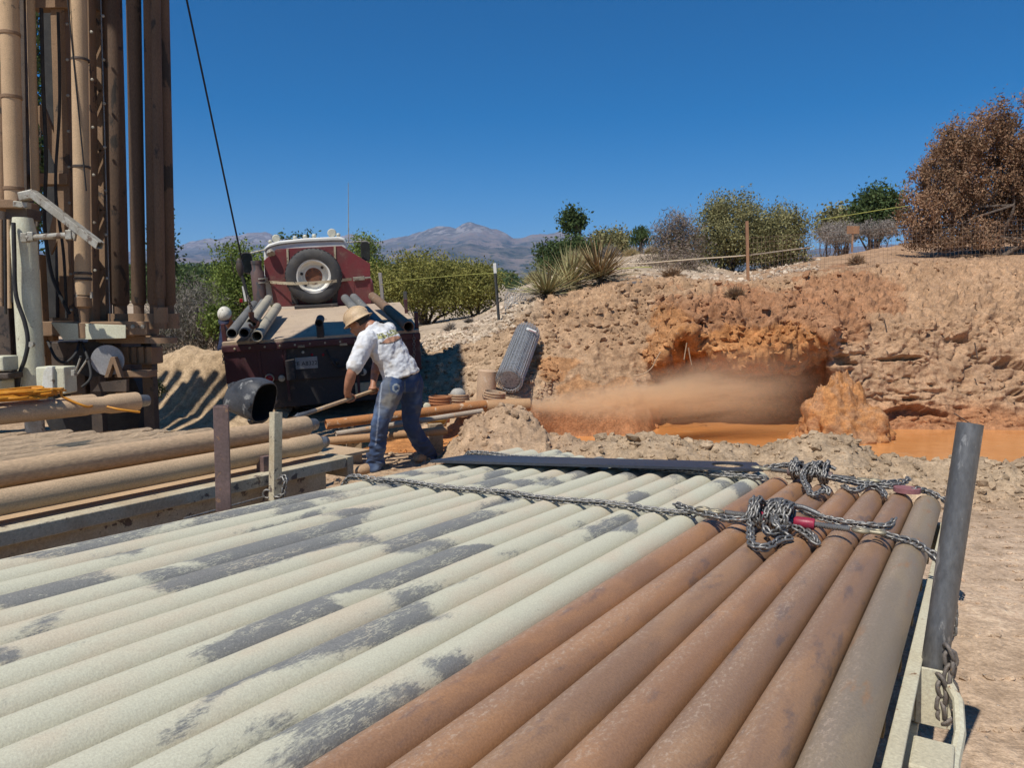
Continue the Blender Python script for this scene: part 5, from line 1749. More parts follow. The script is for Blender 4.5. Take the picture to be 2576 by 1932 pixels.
M_HAIR = grime('dark_hair', (.025, .018, .014), (.04, .03, .022), None, 30, rough=.7, bump=.4, bscale=150)
def limb(b, pts, rs, n=14):
    b.tube(curve(pts, 6), list(np.interp(np.linspace(0, len(pts) - 1, (len(pts) - 1) * 6 + 1), range(len(pts)), rs)), n)
    b.sphere(pts[0], rs[0], 12, 8)
    b.sphere(pts[-1], rs[-1], 12, 8)
def trunk(b, secs, side, n=20):
    """secs: (centre, half width, half depth); side = the person's right"""
    side = Vector(side).normalized()
    rings = []
    for i, (c, w, d) in enumerate(secs):
        a = secs[max(0, i - 1)][0]
        e = secs[min(len(secs) - 1, i + 1)][0]
        ax = (e - a).normalized()
        sx = (side - ax * side.dot(ax)).normalized()
        fz = sx.cross(ax)
        rings.append([c + sx * (math.cos(t) * w) + fz * (math.copysign(abs(math.sin(t)) ** .85, math.sin(t)) * d) for t in [2 * math.pi * k / n for k in range(n)]])
    b.loft(rings)
def hand(b, wrist, grip, axis, palm_n, s=1.0):
    """fist closed round a handle: axis = handle direction, palm_n = from the handle towards the back of the hand"""
    axis = Vector(axis).normalized()
    palm_n = (Vector(palm_n) - axis * Vector(palm_n).dot(axis)).normalized()
    third = axis.cross(palm_n)
    pc = grip + palm_n * .026 * s
    b.tube([wrist, wrist.lerp(pc, .6), pc], [.026 * s, .030 * s, .030 * s], 12)
    rot = Matrix((axis, palm_n, third)).transposed()
    b.sphere(pc, (.044 * s, .016 * s, .040 * s), 14, 10, rot)
    for k, (o, r, l) in enumerate(((-.030, .0088, .9), (-.010, .0092, 1.0), (.010, .009, .96), (.029, .0078, .8))):
        c0 = grip + axis * o * s
        path = []
        for t in range(7):
            a = math.pi * (.5 - t / 6 * 1.25 * l)
            path.append(c0 + (palm_n * math.sin(a) + third * math.cos(a)) * .0265 * s)
        b.tube([pc + axis * o * s * .9] + path, [r * 1.1 * s] + [r * s] * 7, 8)
        b.sphere(path[-1], r * s, 8, 6)
    path = [pc - axis * .034 * s - third * .01, grip - axis * .046 * s - third * .022 + palm_n * .012, grip - axis * .04 * s - third * .03 - palm_n * .004, grip - axis * .02 * s - third * .022 - palm_n * .022]
    b.tube(curve(path, 4), .0105 * s, 8)
    b.sphere(path[-1], .0105 * s, 8, 6)
def head(b, c, fwd, upd, s=1.0):
    fwd = Vector(fwd).normalized()
    upd = (Vector(upd) - fwd * Vector(upd).dot(fwd)).normalized()
    sd = fwd.cross(upd)
    rot = Matrix((sd, fwd, upd)).transposed()
    L = lambda x, y, z: c + rot @ (Vector((x, y, z)) * s)
    b.sphere(L(0, -.012, .028), (.075 * s, .095 * s, .088 * s), 20, 14, rot)
    b.sphere(L(0, .022, -.022), (.064 * s, .072 * s, .078 * s), 18, 12, rot)
    b.sphere(L(0, .048, -.072), (.038 * s, .036 * s, .032 * s), 14, 10, rot)
    for q in (-1, 1):
        b.sphere(L(.045 * q, .03, -.05), (.022 * s, .045 * s, .035 * s), 10, 8, rot)
        b.sphere(L(.040 * q, .070, -.012), (.020 * s, .016 * s, .016 * s), 10, 8, rot)
        b.sphere(L(.030 * q, .080, .028), (.026 * s, .014 * s, .010 * s), 10, 8, rot)
        b.sphere(L(.078 * q, -.008, -.004), (.010 * s, .020 * s, .032 * s), 10, 8, rot @ Matrix.Rotation(.2 * q, 3, 'Z'))
    b.tube([L(0, .086, .022), L(0, .100, -.002), L(0, .108, -.022)], [.010 * s, .013 * s, .017 * s], 8)
    b.sphere(L(0, .098, -.026), (.020 * s, .016 * s, .011 * s), 10, 6, rot)
    b.sphere(L(0, .086, -.052), (.026 * s, .012 * s, .007 * s), 10, 6, rot)
    b.sphere(L(0, .083, -.062), (.022 * s, .013 * s, .008 * s), 10, 6, rot)
    return L, rot
def wrinkle(me, fn):
    P, N = mverts(me)
    setv(me, P + N * fn(P)[:, None])
    return P
def person(J, name, label, cols, hatf, seed=0, extra=None, jx=None):
    """J: joints. One skin mesh with clothing as its children."""
    side = (J['shR'] - J['shL']).normalized()
    e = empty(name, ((J['anL'].x + J['anR'].x) / 2, (J['anL'].y + J['anR'].y) / 2, 0))
    tag(e, label, 'person')
    off = e.location.copy()
    def link_child(me, nm, mat):
        me.materials.clear()
        me.materials.append(mat)
        P, _ = mverts(me)
        setv(me, P - np.array(off))
        o = bpy.data.objects.new(nm, me)
        COL.objects.link(o)
        o.parent = e
        return o
    # skin: head, neck, arms, hands
    b = MB()
    L, rot = head(b, J['head'], J['face'], J['crown'])
    limb(b, [J['head'] + (J['neck'] - J['head']) * .35, J['neck'], J['neck'] + (J['chest'] - J['neck']) * .4], [.056, .060, .075])
    for s in 'LR':
        limb(b, [J['sh' + s], J['el' + s], J['wr' + s]], [.056, .044, .029])
        limb(b, [J['sh' + s].lerp(J['el' + s], .3), J['sh' + s].lerp(J['el' + s], .65)], [.054, .050])
        limb(b, [J['el' + s].lerp(J['wr' + s], .12), J['el' + s].lerp(J['wr' + s], .4)], [.045, .044])
        hand(b, J['wr' + s], J['ha' + s], J['axis' + s], J['back' + s])
    trunk(b, J['core'], side)
    me = baked(b, .0075, 4)
    P, _ = mverts(me)
    C = np.tile(np.array(cols['skin']), (len(P), 1)) * (1 + .18 * fbm(P * 20, 2))[:, None]
    paint(me, C)
    link_child(me, 'body', M_SKIN)
    for q in (-1, 1):
        MB().sphere(L(.030 * q, .078, .012) - off, .0105, 10, 8).build('eye', grime('eye_white', (.6, .58, .55), (.5, .48, .46), None, 5, rough=.2) if 'eye_white' not in bpy.data.materials else bpy.data.materials['eye_white'], e, 60)
    hb = MB().sphere(L(0, -.03, .03), (.079, .088, .09), 18, 12, rot)
    hb.sphere(L(0, -.06, -.01), (.066, .05, .06), 14, 10, rot)
    link_child(baked(hb, .009, 2), 'hair', M_HAIR)
    # shirt
    b = MB()
    trunk(b, J['shirt'], side)
    for s in 'LR':
        cut = J.get('sleeve', .78)
        limb(b, [J['sh' + s] + (J['chest'] - J['sh' + s]) * .25, J['sh' + s], J['sh' + s].lerp(J['el' + s], cut * .6), J['sh' + s].lerp(J['el' + s], cut)], [.082, .074, .068, .070])
    limb(b, [J['chest'].lerp(J['neck'], .55), J['neck'].lerp(J['chest'], .22)], [.085, .072])
    me = baked(b, .0085, 5)
    P, N = mverts(me)
    ax = (J['neck'] - J['pelvis']).normalized()
    axn = np.array(ax)
    f = P @ axn
    q = np.stack([P @ np.array(side) * 5, f * 11, (P @ np.array(ax.cross(side))) * 5], 1)
    q2 = P * 9.0
    D = .009 * fbm(q + seed, 3) + .008 * (1 - np.abs(pnoise(P * np.array([13., 13., 5.]) + seed)) * 2) + .004 * fbm(P * 34, 2)
    setv(me, P + N * D[:, None])
    C = np.tile(np.array(cols['shirt']), (len(P), 1)) * (1 + .10 * fbm(P * 6, 3))[:, None]
    if extra:
        C = extra(P, C)
    paint(me, C)
    link_child(me, 'shirt', M_CLOTH)
    # jeans
    b = MB()
    for s in 'LR':
        limb(b, [J['hip' + s], J['hip' + s].lerp(J['kn' + s], .5), J['kn' + s], J['kn' + s].lerp(J['an' + s], .45), J['an' + s] + Vector((0, 0, .03)), J['an' + s] - Vector((0, 0, .035))], [.105, .095, .076, .072, .066, .072])
    trunk(b, J['seat'], (J['hipR'] - J['hipL']))
    me = baked(b, .0085, 4)
    P, N = mverts(me)
    low = sm(.55 - P[:, 2], 0, .5)
    wp = P + .05 * np.stack([fbm(P * 5 + k, 2) for k in (1, 40, 80)], 1)
    D = (.003 + .017 * low ** 1.5) * (1 - 2 * np.abs(pnoise(wp * np.array([8., 8., 15.]) + seed * 3))) + .007 * fbm(P * np.array([9., 9., 14.]), 3)
    setv(me, P + N * D[:, None])
    C = np.tile(np.array(cols['jeans']), (len(P), 1))
    fade = sm(fbm(P * 4.5 + seed, 3), -.1, .5)
    C = C * (1 - .5 * fade[:, None]) + np.array(cols['fade']) * (.5 * fade[:, None])
    dirt = np.clip(sm(fbm(P * 5 + 8, 3), .05, .45) * .55 + low ** 3 * .25, 0, 1)
    dirt *= (P[:, 2] > .50) + .45
    C = C * (1 - dirt[:, None] * .5) + np.array([.16, .145, .11]) * (dirt[:, None] * .5)
    if jx:
        C = jx(P, C)
    paint(me, np.clip(C, .005, 1))
    link_child(me, 'jeans', M_CLOTH)
    bl = MB()
    tp = J['seat'][-1]
    trunk(bl, [(tp[0] - ax * .035, tp[1] + .005, tp[2] + .005), (tp[0] - ax * .002, tp[1] + .006, tp[2] + .006)], (J['hipR'] - J['hipL']))
    bl.v = [tuple(Vector(p) - off) for p in bl.v]
    bl.build('belt', M_RUBBER, e, 40)
    # boots
    for s in 'LR':
        h, t = J['heel' + s], J['toe' + s]
        d = (t - h)
        b = MB()
        z = lambda p, r, k=1.0: p + Vector((0, 0, r * k))
        b.tube([z(h, .035), z(h.lerp(t, .3), .040), z(h.lerp(t, .6), .040), z(h.lerp(t, .85), .034), z(t, .028)], [.040, .043, .048, .046, .030], 14)
        limb(b, [z(h.lerp(t, .22), .04), J['an' + s] + Vector((0, 0, .02))], [.046, .055])
        b.sphere(z(t - d.normalized() * .03, .034), (.046, .046, .036), 12, 8)
        me = baked(b, .008, 3)
        P, _ = mverts(me)
        gz = min(h.z, t.z)
        P[:, 2] = np.maximum(P[:, 2], gz + .004)
        setv(me, P)
        link_child(me, 'boot', M_BOOT)
    hatf(e, off, L, rot, J)
    return e

# --- the man digging
J = dict(
    hipL=at(988, 972, 6.72), hipR=at(1036, 960, 6.97), pelvis=at(1012, 955, 6.85),
    knL=at(957, 1062, 6.62), anL=at(944, 1160, 6.70), knR=at(1035, 1068, 7.04), anR=at(1075, 1148, 7.22),
    shL=at(921, 856, 6.64), shR=at(976, 834, 7.00), neck=at(934, 822, 6.80), chest=at(957, 852, 6.83),
    elL=at(884, 940, 6.54), wrL=at(873, 990, 6.60), elR=at(948, 915, 7.16), wrR=at(940, 962, 7.02),
    head=at(905, 815, 6.84), face=Vector((-.80, .28, -.52)), crown=Vector((-.48, .05, .86)))
J['haL'] = at(880, 1003, 6.66)
J['haR'] = at(938, 983, 6.99)
hd = (J['haR'] - J['haL']).normalized()
J['axisL'] = -hd
J['axisR'] = -hd
J['backL'] = Vector((-.3, -.5, .8))
J['backR'] = Vector((.2, .3, .9))
J['heelL'], J['toeL'] = at(958, 1187, 6.74), at(896, 1188, 6.62)
J['heelR'], J['toeR'] = at(1086, 1163, 7.26), at(1046, 1174, 7.08)
for k in ('heelL', 'toeL', 'heelR', 'toeR'):
    J[k].z = max(-.01, ground_z(J[k].x, J[k].y) - .005)
J['core'] = [(at(1000, 930, 6.84), .14, .09), (J['chest'], .16, .095), (at(945, 838, 6.82), .13, .08)]
J['shirt'] = [(at(1010, 948, 6.85), .185, .150), (at(1004, 930, 6.85), .178, .140), (at(988, 900, 6.84), .172, .130), (at(968, 868, 6.83), .188, .132), (at(952, 846, 6.82), .185, .118), (at(940, 832, 6.81), .115, .085)]
J['seat'] = [(at(1012, 985, 6.86), .15, .12), (at(1012, 962, 6.86), .172, .138), (at(1008, 945, 6.855), .165, .128)]
tear_c, tear_x = at(983, 853, 6.74), None
def shirt_marks(P, C):
    u = CX + F * P[:, 0] / (P[:, 1] * _c - (P[:, 2] - CAM_H) * _s)
    v = CY - F * (P[:, 1] * _s + (P[:, 2] - CAM_H) * _c) / (P[:, 1] * _c - (P[:, 2] - CAM_H) * _s)
    # stains of mud
    st = sm(fbm(P * 7 + 3, 4), .18, .5)
    C = C * (1 - .35 * st[:, None]) + np.array([.42, .33, .22]) * (.35 * st[:, None])
    near = P[:, 1] < 7.05
    # printed mark above the tear and the tear itself, in the cloth's own directions
    x = (u - 978) * .94 + (v - 848) * -.30
    y = (u - 978) * .30 + (v - 848) * .94
    pr = (np.abs(x) < 27) & (y > -15) & (y < 0) & (fbm(P * 40, 2) > -.1) & near
    C[pr] = np.array([.38, .37, .16])
    dk = (np.abs(x) < 27) & (y > -16) & (y < 1) & (fbm(P * 55 + 4, 2) > .28) & near
    C[dk] = np.array([.06, .06, .05])
    x2 = (u - 984) * .96 + (v - 856) * -.28
    y2 = (u - 984) * .28 + (v - 856) * .96
    le = 1 - (x2 / 28) ** 2
    tear = (np.abs(x2) < 28) & (y2 < 6 * le) & (y2 > -8 * le) & near
    C[tear] = np.array([.46, .24, .15])
    ed = (np.abs(x2) < 30) & (np.abs(y2 - 7 * le) < 1.6) & near
    C[ed] = np.array([.10, .09, .08])
    return C
def jean_marks(P, C):
    u = CX + F * P[:, 0] / (P[:, 1] * _c - (P[:, 2] - CAM_H) * _s)
    v = CY - F * (P[:, 1] * _s + (P[:, 2] - CAM_H) * _c) / (P[:, 1] * _c - (P[:, 2] - CAM_H) * _s)
    near = P[:, 1] < 6.9
    # worn ring and stitched hip pocket, pale side seam, dusty patch on the thigh
    ring = near & (np.abs(np.hypot(u - 996, v - 976) - 8) < 2.4)
    C[ring] = np.array([.26, .28, .28])
    pk = near & ((np.abs(u - 979) < 1.3) | (np.abs(u - 1019) < 1.3)) & (v > 958) & (v < 992)
    C[pk] = np.array([.11, .12, .12])
    seam = near & (np.abs(u - (961 - (v - 960) * .10)) < 1.6) & (v > 962) & (v < 1120)
    C[seam] = C[seam] * .5 + np.array([.17, .19, .22])
    d = np.clip(1.3 - ((u - 985) / 26) ** 2 - ((v - 1008) / 20) ** 2 + .5 * fbm(P * 16, 2), 0, 1) * near * .6
    return C * (1 - d[:, None]) + np.array([.20, .165, .11]) * d[:, None]
def hard_hat(e, off, L, rot, J):
    ax = Vector((-.50, .02, .86)).normalized()
    c = at(902, 808, 6.84) - off
    fwd = Vector((-.86, .1, -.5))
    h = MB()
    prof = [(.000, .140), (.004, .143), (.008, .141), (.016, .122), (.022, .117), (.05, .114), (.085, .100), (.112, .074), (.126, .042), (.131, .012)]
    h.lathe(c, ax, prof + [(.128, .006)], 40, False, True)
    h.lathe(c, ax, [(.002, .139), (.012, .118), (.05, .109), (.10, .080), (.122, .03), (.124, .004)], 40, False, True)
    h.build('hard_hat', M_HAT, e, 50)
    rb = MB()
    f = (fwd - ax * fwd.dot(ax)).normalized()
    sd = ax.cross(f)
    for o in (-.022, .022):
        rb.tube([c + ax * z + f * r + sd * o for z, r in ((.05, .112), (.085, .100), (.115, .070), (.130, .03), (.132, 0), (.130, -.03), (.115, -.070), (.085, -.100), (.05, -.112))], .006, 6)
    rb.build('hat_ridge', M_HAT, e, 60)
person(J, 'person', 'worker in white shirt, jeans and muddy hard hat bending with a shovel', dict(skin=(.36, .165, .095), shirt=(.66, .66, .66), jeans=(.030, .055, .12), fade=(.16, .22, .32)), hard_hat, 2, shirt_marks, jean_marks)

# shovel held by the man
sh = empty('shovel', at(751, 1047, 6.42))
tag(sh, 'wooden-handled shovel held low by the worker beside the truck', 'shovel')
so = sh.location.copy()
M_HANDLE = grime('worn_ash_handle', (.52, .37, .22), (.44, .30, .18), (.60, .55, .48), 5, 9, .62, .6, stretch=(1, .3, 1))
h0_, h1_ = J['haL'] - hd * .62, J['haR'] + hd * .30
MB().cyl(h0_ - so, h1_ - so, .0165, .0165, 14).build('handle', M_HANDLE, sh, 50)
MB().lathe(h0_ - so + hd * .06, -hd, [(-.08, .0175), (.02, .019), (.10, .024), (.20, .012)], 12).build('socket', M_DARKSTEEL, sh, 50)
dn = (-hd + Vector((0, 0, -.35))).normalized()
sx = Vector((0, 1, 0))
bl = MB()
rings = []
for t, w in ((0, .06), (.06, .10), (.18, .11), (.26, .08), (.31, .012)):
    c = h0_ - so - hd * .04 + dn * t
    nrm = dn.cross(sx).normalized()
    rings.append([c + sx * (w * q) + nrm * (-.035 * (1 - q * q) + o) for q, o in ((-1, 0), (-.5, 0), (0, 0), (.5, 0), (1, 0), (1, .003), (.5, .003), (0, .003), (-.5, .003), (-1, .003))])
bl.loft(rings)
bl.build('blade', M_DARKSTEEL, sh, 50)

# --- the man in a white cap beside the truck
J2 = dict(
    head=at(567, 796, 10.35), neck=at(580, 818, 10.62), chest=at(588, 828, 10.85), pelvis=at(585, 868, 11.15),
    hipL=at(604, 872, 11.1), hipR=at(570, 872, 11.25), shL=at(608, 836, 10.72), shR=at(568, 840, 10.82),
    face=Vector((.02, -.62, -.78)), crown=Vector((0, -.78, .62)))
gz = .06
J2['knL'] = Vector((J2['hipL'].x + .02, 10.98, .55))
J2['knR'] = Vector((J2['hipR'].x + .05, 11.12, .55))
J2['anL'] = Vector((J2['hipL'].x + .04, 11.1, gz + .10))
J2['anR'] = Vector((J2['hipR'].x + .06, 11.3, gz + .10))
for s in 'LR':
    J2['heel' + s] = J2['an' + s] + Vector((0, .05, -.10))
    J2['toe' + s] = J2['an' + s] + Vector((0, -.18, -.10))
    J2['axis' + s] = Vector((1, 0, 0))
    J2['back' + s] = Vector((0, -.4, .9))
J2['elR'] = J2['shR'] + Vector((-.02, -.10, -.27))
J2['wrR'] = J2['elR'] + Vector((.12, -.20, -.10))
J2['haR'] = J2['wrR'] + Vector((.05, -.06, -.02))
J2['elL'] = J2['shL'] + Vector((.03, -.10, -.22))
J2['wrL'] = J2['elL'] + Vector((-.04, -.20, -.06))
J2['haL'] = J2['wrL'] + Vector((-.02, -.07, -.01))
J2['core'] = [(J2['pelvis'].lerp(J2['chest'], .3), .14, .09), (J2['chest'], .16, .09), (J2['chest'].lerp(J2['neck'], .5), .12, .08)]
J2['shirt'] = [(J2['pelvis'], .17, .13), (J2['pelvis'].lerp(J2['chest'], .5), .165, .125), (J2['chest'], .185, .12), (J2['chest'].lerp(J2['neck'], .6), .12, .09)]
J2['seat'] = [(J2['pelvis'] - Vector((0, 0, .12)), .15, .12), (J2['pelvis'] - Vector((0, 0, .05)), .165, .13), (J2['pelvis'], .16, .125)]
M_CAPW = grime('white_cap_cloth', (.62, .59, .51), (.54, .51, .43), (.34, .30, .24), 14, 24, .58, .85, bump=.2)
M_NAVY = grime('navy_cap_bill', (.018, .025, .06), (.025, .03, .06), None, 10, rough=.8)
def cap(e, off, L, rot, J):
    b = MB()
    upd = rot @ Vector((0, 0, 1))
    fw_ = rot @ Vector((0, 1, 0))
    sd = rot @ Vector((1, 0, 0))
    c = L(0, -.008, .028) - off
    rings = []
    for k, (z, r) in enumerate(((.0, 1.0), (.03, 1.0), (.06, .90), (.085, .70), (.10, .42), (.106, .12))):
        rings.append([c + upd * z + fw_ * (math.cos(t) * .106 * r) + sd * (math.sin(t) * .088 * r) for t in [2 * math.pi * i / 24 for i in range(24)]])
    b.loft(rings, False, True)
    b.build('cap', M_CAPW, e, 60)
    MB().sphere(c + upd * .108, .008, 8, 6).build('cap_button', M_CAPW, e, 60)
    for i in range(6):
        t = math.pi / 6 + i * math.pi / 3
        MB().tube([c + upd * z + fw_ * (math.cos(t) * .1065 * r) + sd * (math.sin(t) * .0885 * r) for z, r in ((.03, 1.0), (.06, .905), (.085, .705), (.10, .425))], .002, 5).build('cap_seam', M_CAPW, e, 60)
    bb = MB()
    rings = []
    for q, o in ((0, 0), (.03, -.002), (.06, -.010), (.078, -.018)):
        rings.append([c + upd * (.004 + o - .016 * s * s) + fw_ * (.085 + q * (1 - .35 * s * s)) + sd * (s * .078 * (1 - q * 2)) + upd * th for s, th in [(k / 4, 0) for k in range(-4, 5)] + [(k / 4, .004) for k in range(4, -5, -1)]])
    bb.loft(rings)
    bb.build('cap_bill', M_NAVY, e, 60)
person(J2, 'person', 'man in white cap and navy shirt stooping behind the truck pipes', dict(skin=(.34, .15, .09), shirt=(.018, .026, .06), jeans=(.03, .05, .09), fade=(.08, .11, .16)), cap, 5)
# ------------------------------------------------------------------ pipework, buckets and fencing around the pool
M_RUSTY = grime('flaking_rust', (.44, .185, .06), (.36, .16, .065), (.55, .40, .27), 6, 14, .60, .9, bump=.6, bscale=40)
M_DULL = grime('dusty_grey_pipe', (.42, .35, .27), (.36, .28, .20), (.48, .27, .13), 4, 8, .6, .8, bump=.3)
M_MUDTAN = grime('wet_tan_mud', (.42, .245, .12), (.38, .21, .10), (.5, .33, .2), 4, 9, .6, .7, bump=.4)
def line(u0, v0, Y0, u1, v1, Y1, r, nm, lab, mat, cat='pipe', hollow=True):
    a, b_ = at(u0, v0, Y0), at(u1, v1, Y1)
    L = (b_ - a).length
    m = MB()
    m.pipe((0, 0, 0), (0, L, 0), r, r * .82, 22) if hollow else m.cyl((0, 0, 0), (0, L, 0), r, None, 16)
    o = m.build(nm, mat, None, 35)
    o.location = a
    o.rotation_euler = (b_ - a).to_track_quat('Y', 'Z').to_euler()
    tag(o, lab, cat)
    return o
line(820, 1068, 7.25, 1222, 1018, 8.0, .048, 'discharge_pipe', 'flaking rust-orange pipe running behind the worker towards the pool', M_RUSTY)
line(845, 1092, 7.1, 1214, 1034, 7.85, .027, 'water_pipe', 'thin dusty grey pipe just below the rust-orange pipe', M_DULL)
line(700, 1122, 6.9, 1124, 1083, 7.35, .040, 'spare_pipe', 'muddy open-ended pipe lying on the ground right of the worker', M_MUDTAN)
for u, v, Y in ((1095, 1062, 7.7), (890, 1100, 7.25)):
    p = at(u, v, Y)
    MB().box((p.x, p.y, (p.z - .03) / 2), (.14, .10, abs(p.z) + .0), Matrix.Rotation(.3, 3, 'Z')).build('timber_block', M_WOOD, None, None, .006)
    tag(bpy.data.objects['timber_block'] if u == 1095 else bpy.data.objects['timber_block.001'], 'rough timber block holding up the rust-orange pipe %s' % ('by the yellow bucket' if u == 1095 else 'behind the worker'), 'block')
line(1170, 1024, 8.2, 1334, 1018, 8.25, .07, 'nozzle_pipe', 'mud-covered discharge pipe end blowing spray over the pool', M_MUDTAN)
# buckets
def bucket(u, v, Y, r, h, mat, lab, tilt=(0, 0)):
    p = at(u, v, Y)
    e = empty('bucket', p, (tilt[0], tilt[1], 0))
    tag(e, lab, 'bucket', 'buckets beside the pipe')
    MB().lathe((0, 0, 0), (0, 0, 1), [(0, .01), (0, r * .86), (h * .55, r * .94), (h, r), (h, r * .93), (h * .2, r * .84), (h * .18, .01)], 28).build('shell', mat, e, 40)
    for k in range(3):
        z = h * (.98 - k * .11)
        MB().lathe((0, 0, z - .012), (0, 0, 1), [(0, r * .97), (.002, r * 1.07), (.014, r * 1.07), (.016, r * .97)], 28, False, False).build('rib', mat, e, 40)
    MB().tube([Vector((math.cos(t) * r * 1.06, math.sin(t) * r * .25 - r * .9, h * .86 - abs(math.sin(t)) * .10)) for t in [math.pi * k / 12 for k in range(13)]], .004, 6).build('bail', M_CHAIN, e, 60)
    return e
M_BKT = grime('rust_orange_bucket', (.42, .18, .075), (.36, .15, .065), (.50, .34, .20), 5, 12, .60, .7, bump=.2, stretch=(1, 1, 2))
M_BKT2 = grime('muddy_pale_bucket', (.50, .36, .24), (.44, .29, .17), (.36, .17, .08), 5, 9, .56, .75, bump=.2, stretch=(1, 1, 2))
M_BKTY = grime('yellow_bucket', (.58, .32, .06), (.50, .27, .06), (.46, .26, .12), 4, 7, .58, .6, bump=.15)
bucket(1108, 1062, 8.75, .125, .30, M_BKT, 'rust-orange ribbed bucket nearest the worker')
bucket(1155, 1048, 9.0, .118, .27, M_BKT2, 'muddy bucket heaped with a grey lump of cement')
p = at(1152, 992, 9.0)
o = MB().sphere(p, (.095, .095, .075), 16, 10).jitter(.008, 14).build('cement_lump', grime('grey_cement', (.40, .37, .32), (.34, .31, .27), None, 12, rough=.9, bump=.4), None, 60)
tag(o, 'rounded grey lump of cement sitting in the muddy bucket', 'lump')
bucket(1238, 1042, 8.9, .125, .27, M_BKT2, 'muddy ribbed bucket with a pale cylinder behind it', (.05, .12))
bucket(1100, 1082, 8.1, .11, .16, M_BKTY, 'small yellow bucket under the rust-orange pipe')
o = MB().lathe(at(1222, 1008, 9.25), (.06, 0, 1), [(0, .02), (0, .115), (.36, .118), (.375, .10), (.378, .02)], 26).jitter(.004, 12).build('paper_tube', grime('pale_cardboard', (.54, .37, .24), (.48, .32, .2), (.6, .47, .35), 5, 11, .62, .9, bump=.3), None, 40)
tag(o, 'pale pinkish cylinder standing behind the ribbed bucket', 'cylinder')
for u, v, lab in ((1074, 1022, 'white round valve disc above the rust-orange pipe'), (1074, 1058, 'white round valve disc below the rust-orange pipe')):
    o = MB().lathe(at(u, v, 8.3), (.1, -1, .1), [(0, .02), (0, .038), (.015, .04), (.022, .03), (.024, .01)], 20).build('valve_wheel', M_CREAM, None, 40)
    tag(o, lab, 'valve')
line(1030, 990, 9.6, 1085, 1025, 8.9, .022, 'black_hose', 'black hose bent down beside the truck and buckets', M_RUBBER, 'hose', False)

# roll of wire mesh leaning on the bank
def wire_roll():
    a, b_ = at(1281, 957, 9.15), at(1327, 838, 10.25)
    ax = (b_ - a)
    L = ax.length
    x = ax.normalized()
    s, t = MB().frame(x)
    e = empty('wire_mesh_roll', a)
    tag(e, 'roll of grey welded wire mesh leaning on the dirt bank', 'wire roll')
    M_W = grime('galvanised_wire', (.42, .425, .43), (.5, .5, .5), None, 30, rough=.5, metal=.5, bump=.1)
    b = MB()
    rs = random.Random(4)
    for lay, r0 in ((0, .165), (1, .15), (2, .135)):
        n = 26
        for k in range(30):
            z = L * (k + .5 * (lay % 2)) / 29.5
            b.tube([x * z + s * (math.cos(q) * r0) + t * (math.sin(q) * r0) + x * rs.uniform(-.006, .006) for q in [2 * math.pi * i / n for i in range(n)]], .0035, 3, True)
        for i in range(n):
            q = 2 * math.pi * (i + .4 * lay) / n
            b.tube([s * (math.cos(q) * r0) + t * (math.sin(q) * r0) - x * .01, x * (L + .01) + s * (math.cos(q + .05) * r0) + t * (math.sin(q + .05) * r0)], .0035, 3)
    b.build('wire_mesh', M_W, e)
    core = MB().cyl(x * .02, x * (L - .02), .118, None, 20)
    core.build('inner_wraps', grime('dense_wire', (.36, .36, .365), (.46, .46, .46), (.14, .14, .14), 40, 60, .55, .7, .3, .8, 90), e, 40)
    view = (Vector((0, 0, CAM_H)) - (a + ax * .75)).normalized()
    side = x.cross(view).normalized()
    c = x * L * .84 + (view - x * view.dot(x)).normalized() * .172 + side * .03
    m = Matrix((side, x, side.cross(x))).transposed()
    lb = MB().box(c, (.13, .06, .004), m)
    lb.build('paper_label', M_TWHITE, e)
    lb = MB().box(c + side.cross(x) * (.004 if side.cross(x).dot(view) > 0 else -.004) - x * .02 + side * .02, (.10, .012, .003), m)
    lb.build('label_print', M_RED, e)
wire_roll()
o = line(1302, 975, 9.5, 1375, 858, 10.6, .035, 'earth_log', 'slim dusty pole lying against the bank under the wire roll', M_MUDTAN, 'pole', False)

# crumpled netting beside the yuccas
def netting():
    M_W = bpy.data.materials['galvanised_wire']
    b = MB()
    rs = random.Random(9)
    nu, nv = 40, 26
    G_ = []
    for i in range(nu):
        row = []
        for j in range(nv):
            f, g = i / (nu - 1), j / (nv - 1)
            u = 1232 + 180 * f + 60 * g * (1 - f) + 14 * math.sin(5 * g + 3 * f)
            v = 835 - 40 * f - 118 * g * (1 - .75 * f) + 9 * math.sin(7 * f + 2 * g)
            Y = 11.6 + 1.1 * g + 1.0 * f + .25 * math.sin(6 * f + 4 * g)
            row.append(at(u, v, Y) + Vector((rs.uniform(-.012, .012), rs.uniform(-.03, .03), rs.uniform(-.012, .012))))
        G_.append(row)
    for i in range(nu):
        b.tube(G_[i], .004, 3)
    for j in range(nv):
        b.tube([G_[i][j] for i in range(nu)], .004, 3)
    o = b.build('wire_netting', M_W)
    tag(o, 'crumpled sheet of grey wire netting beside the yuccas', 'netting')
netting()

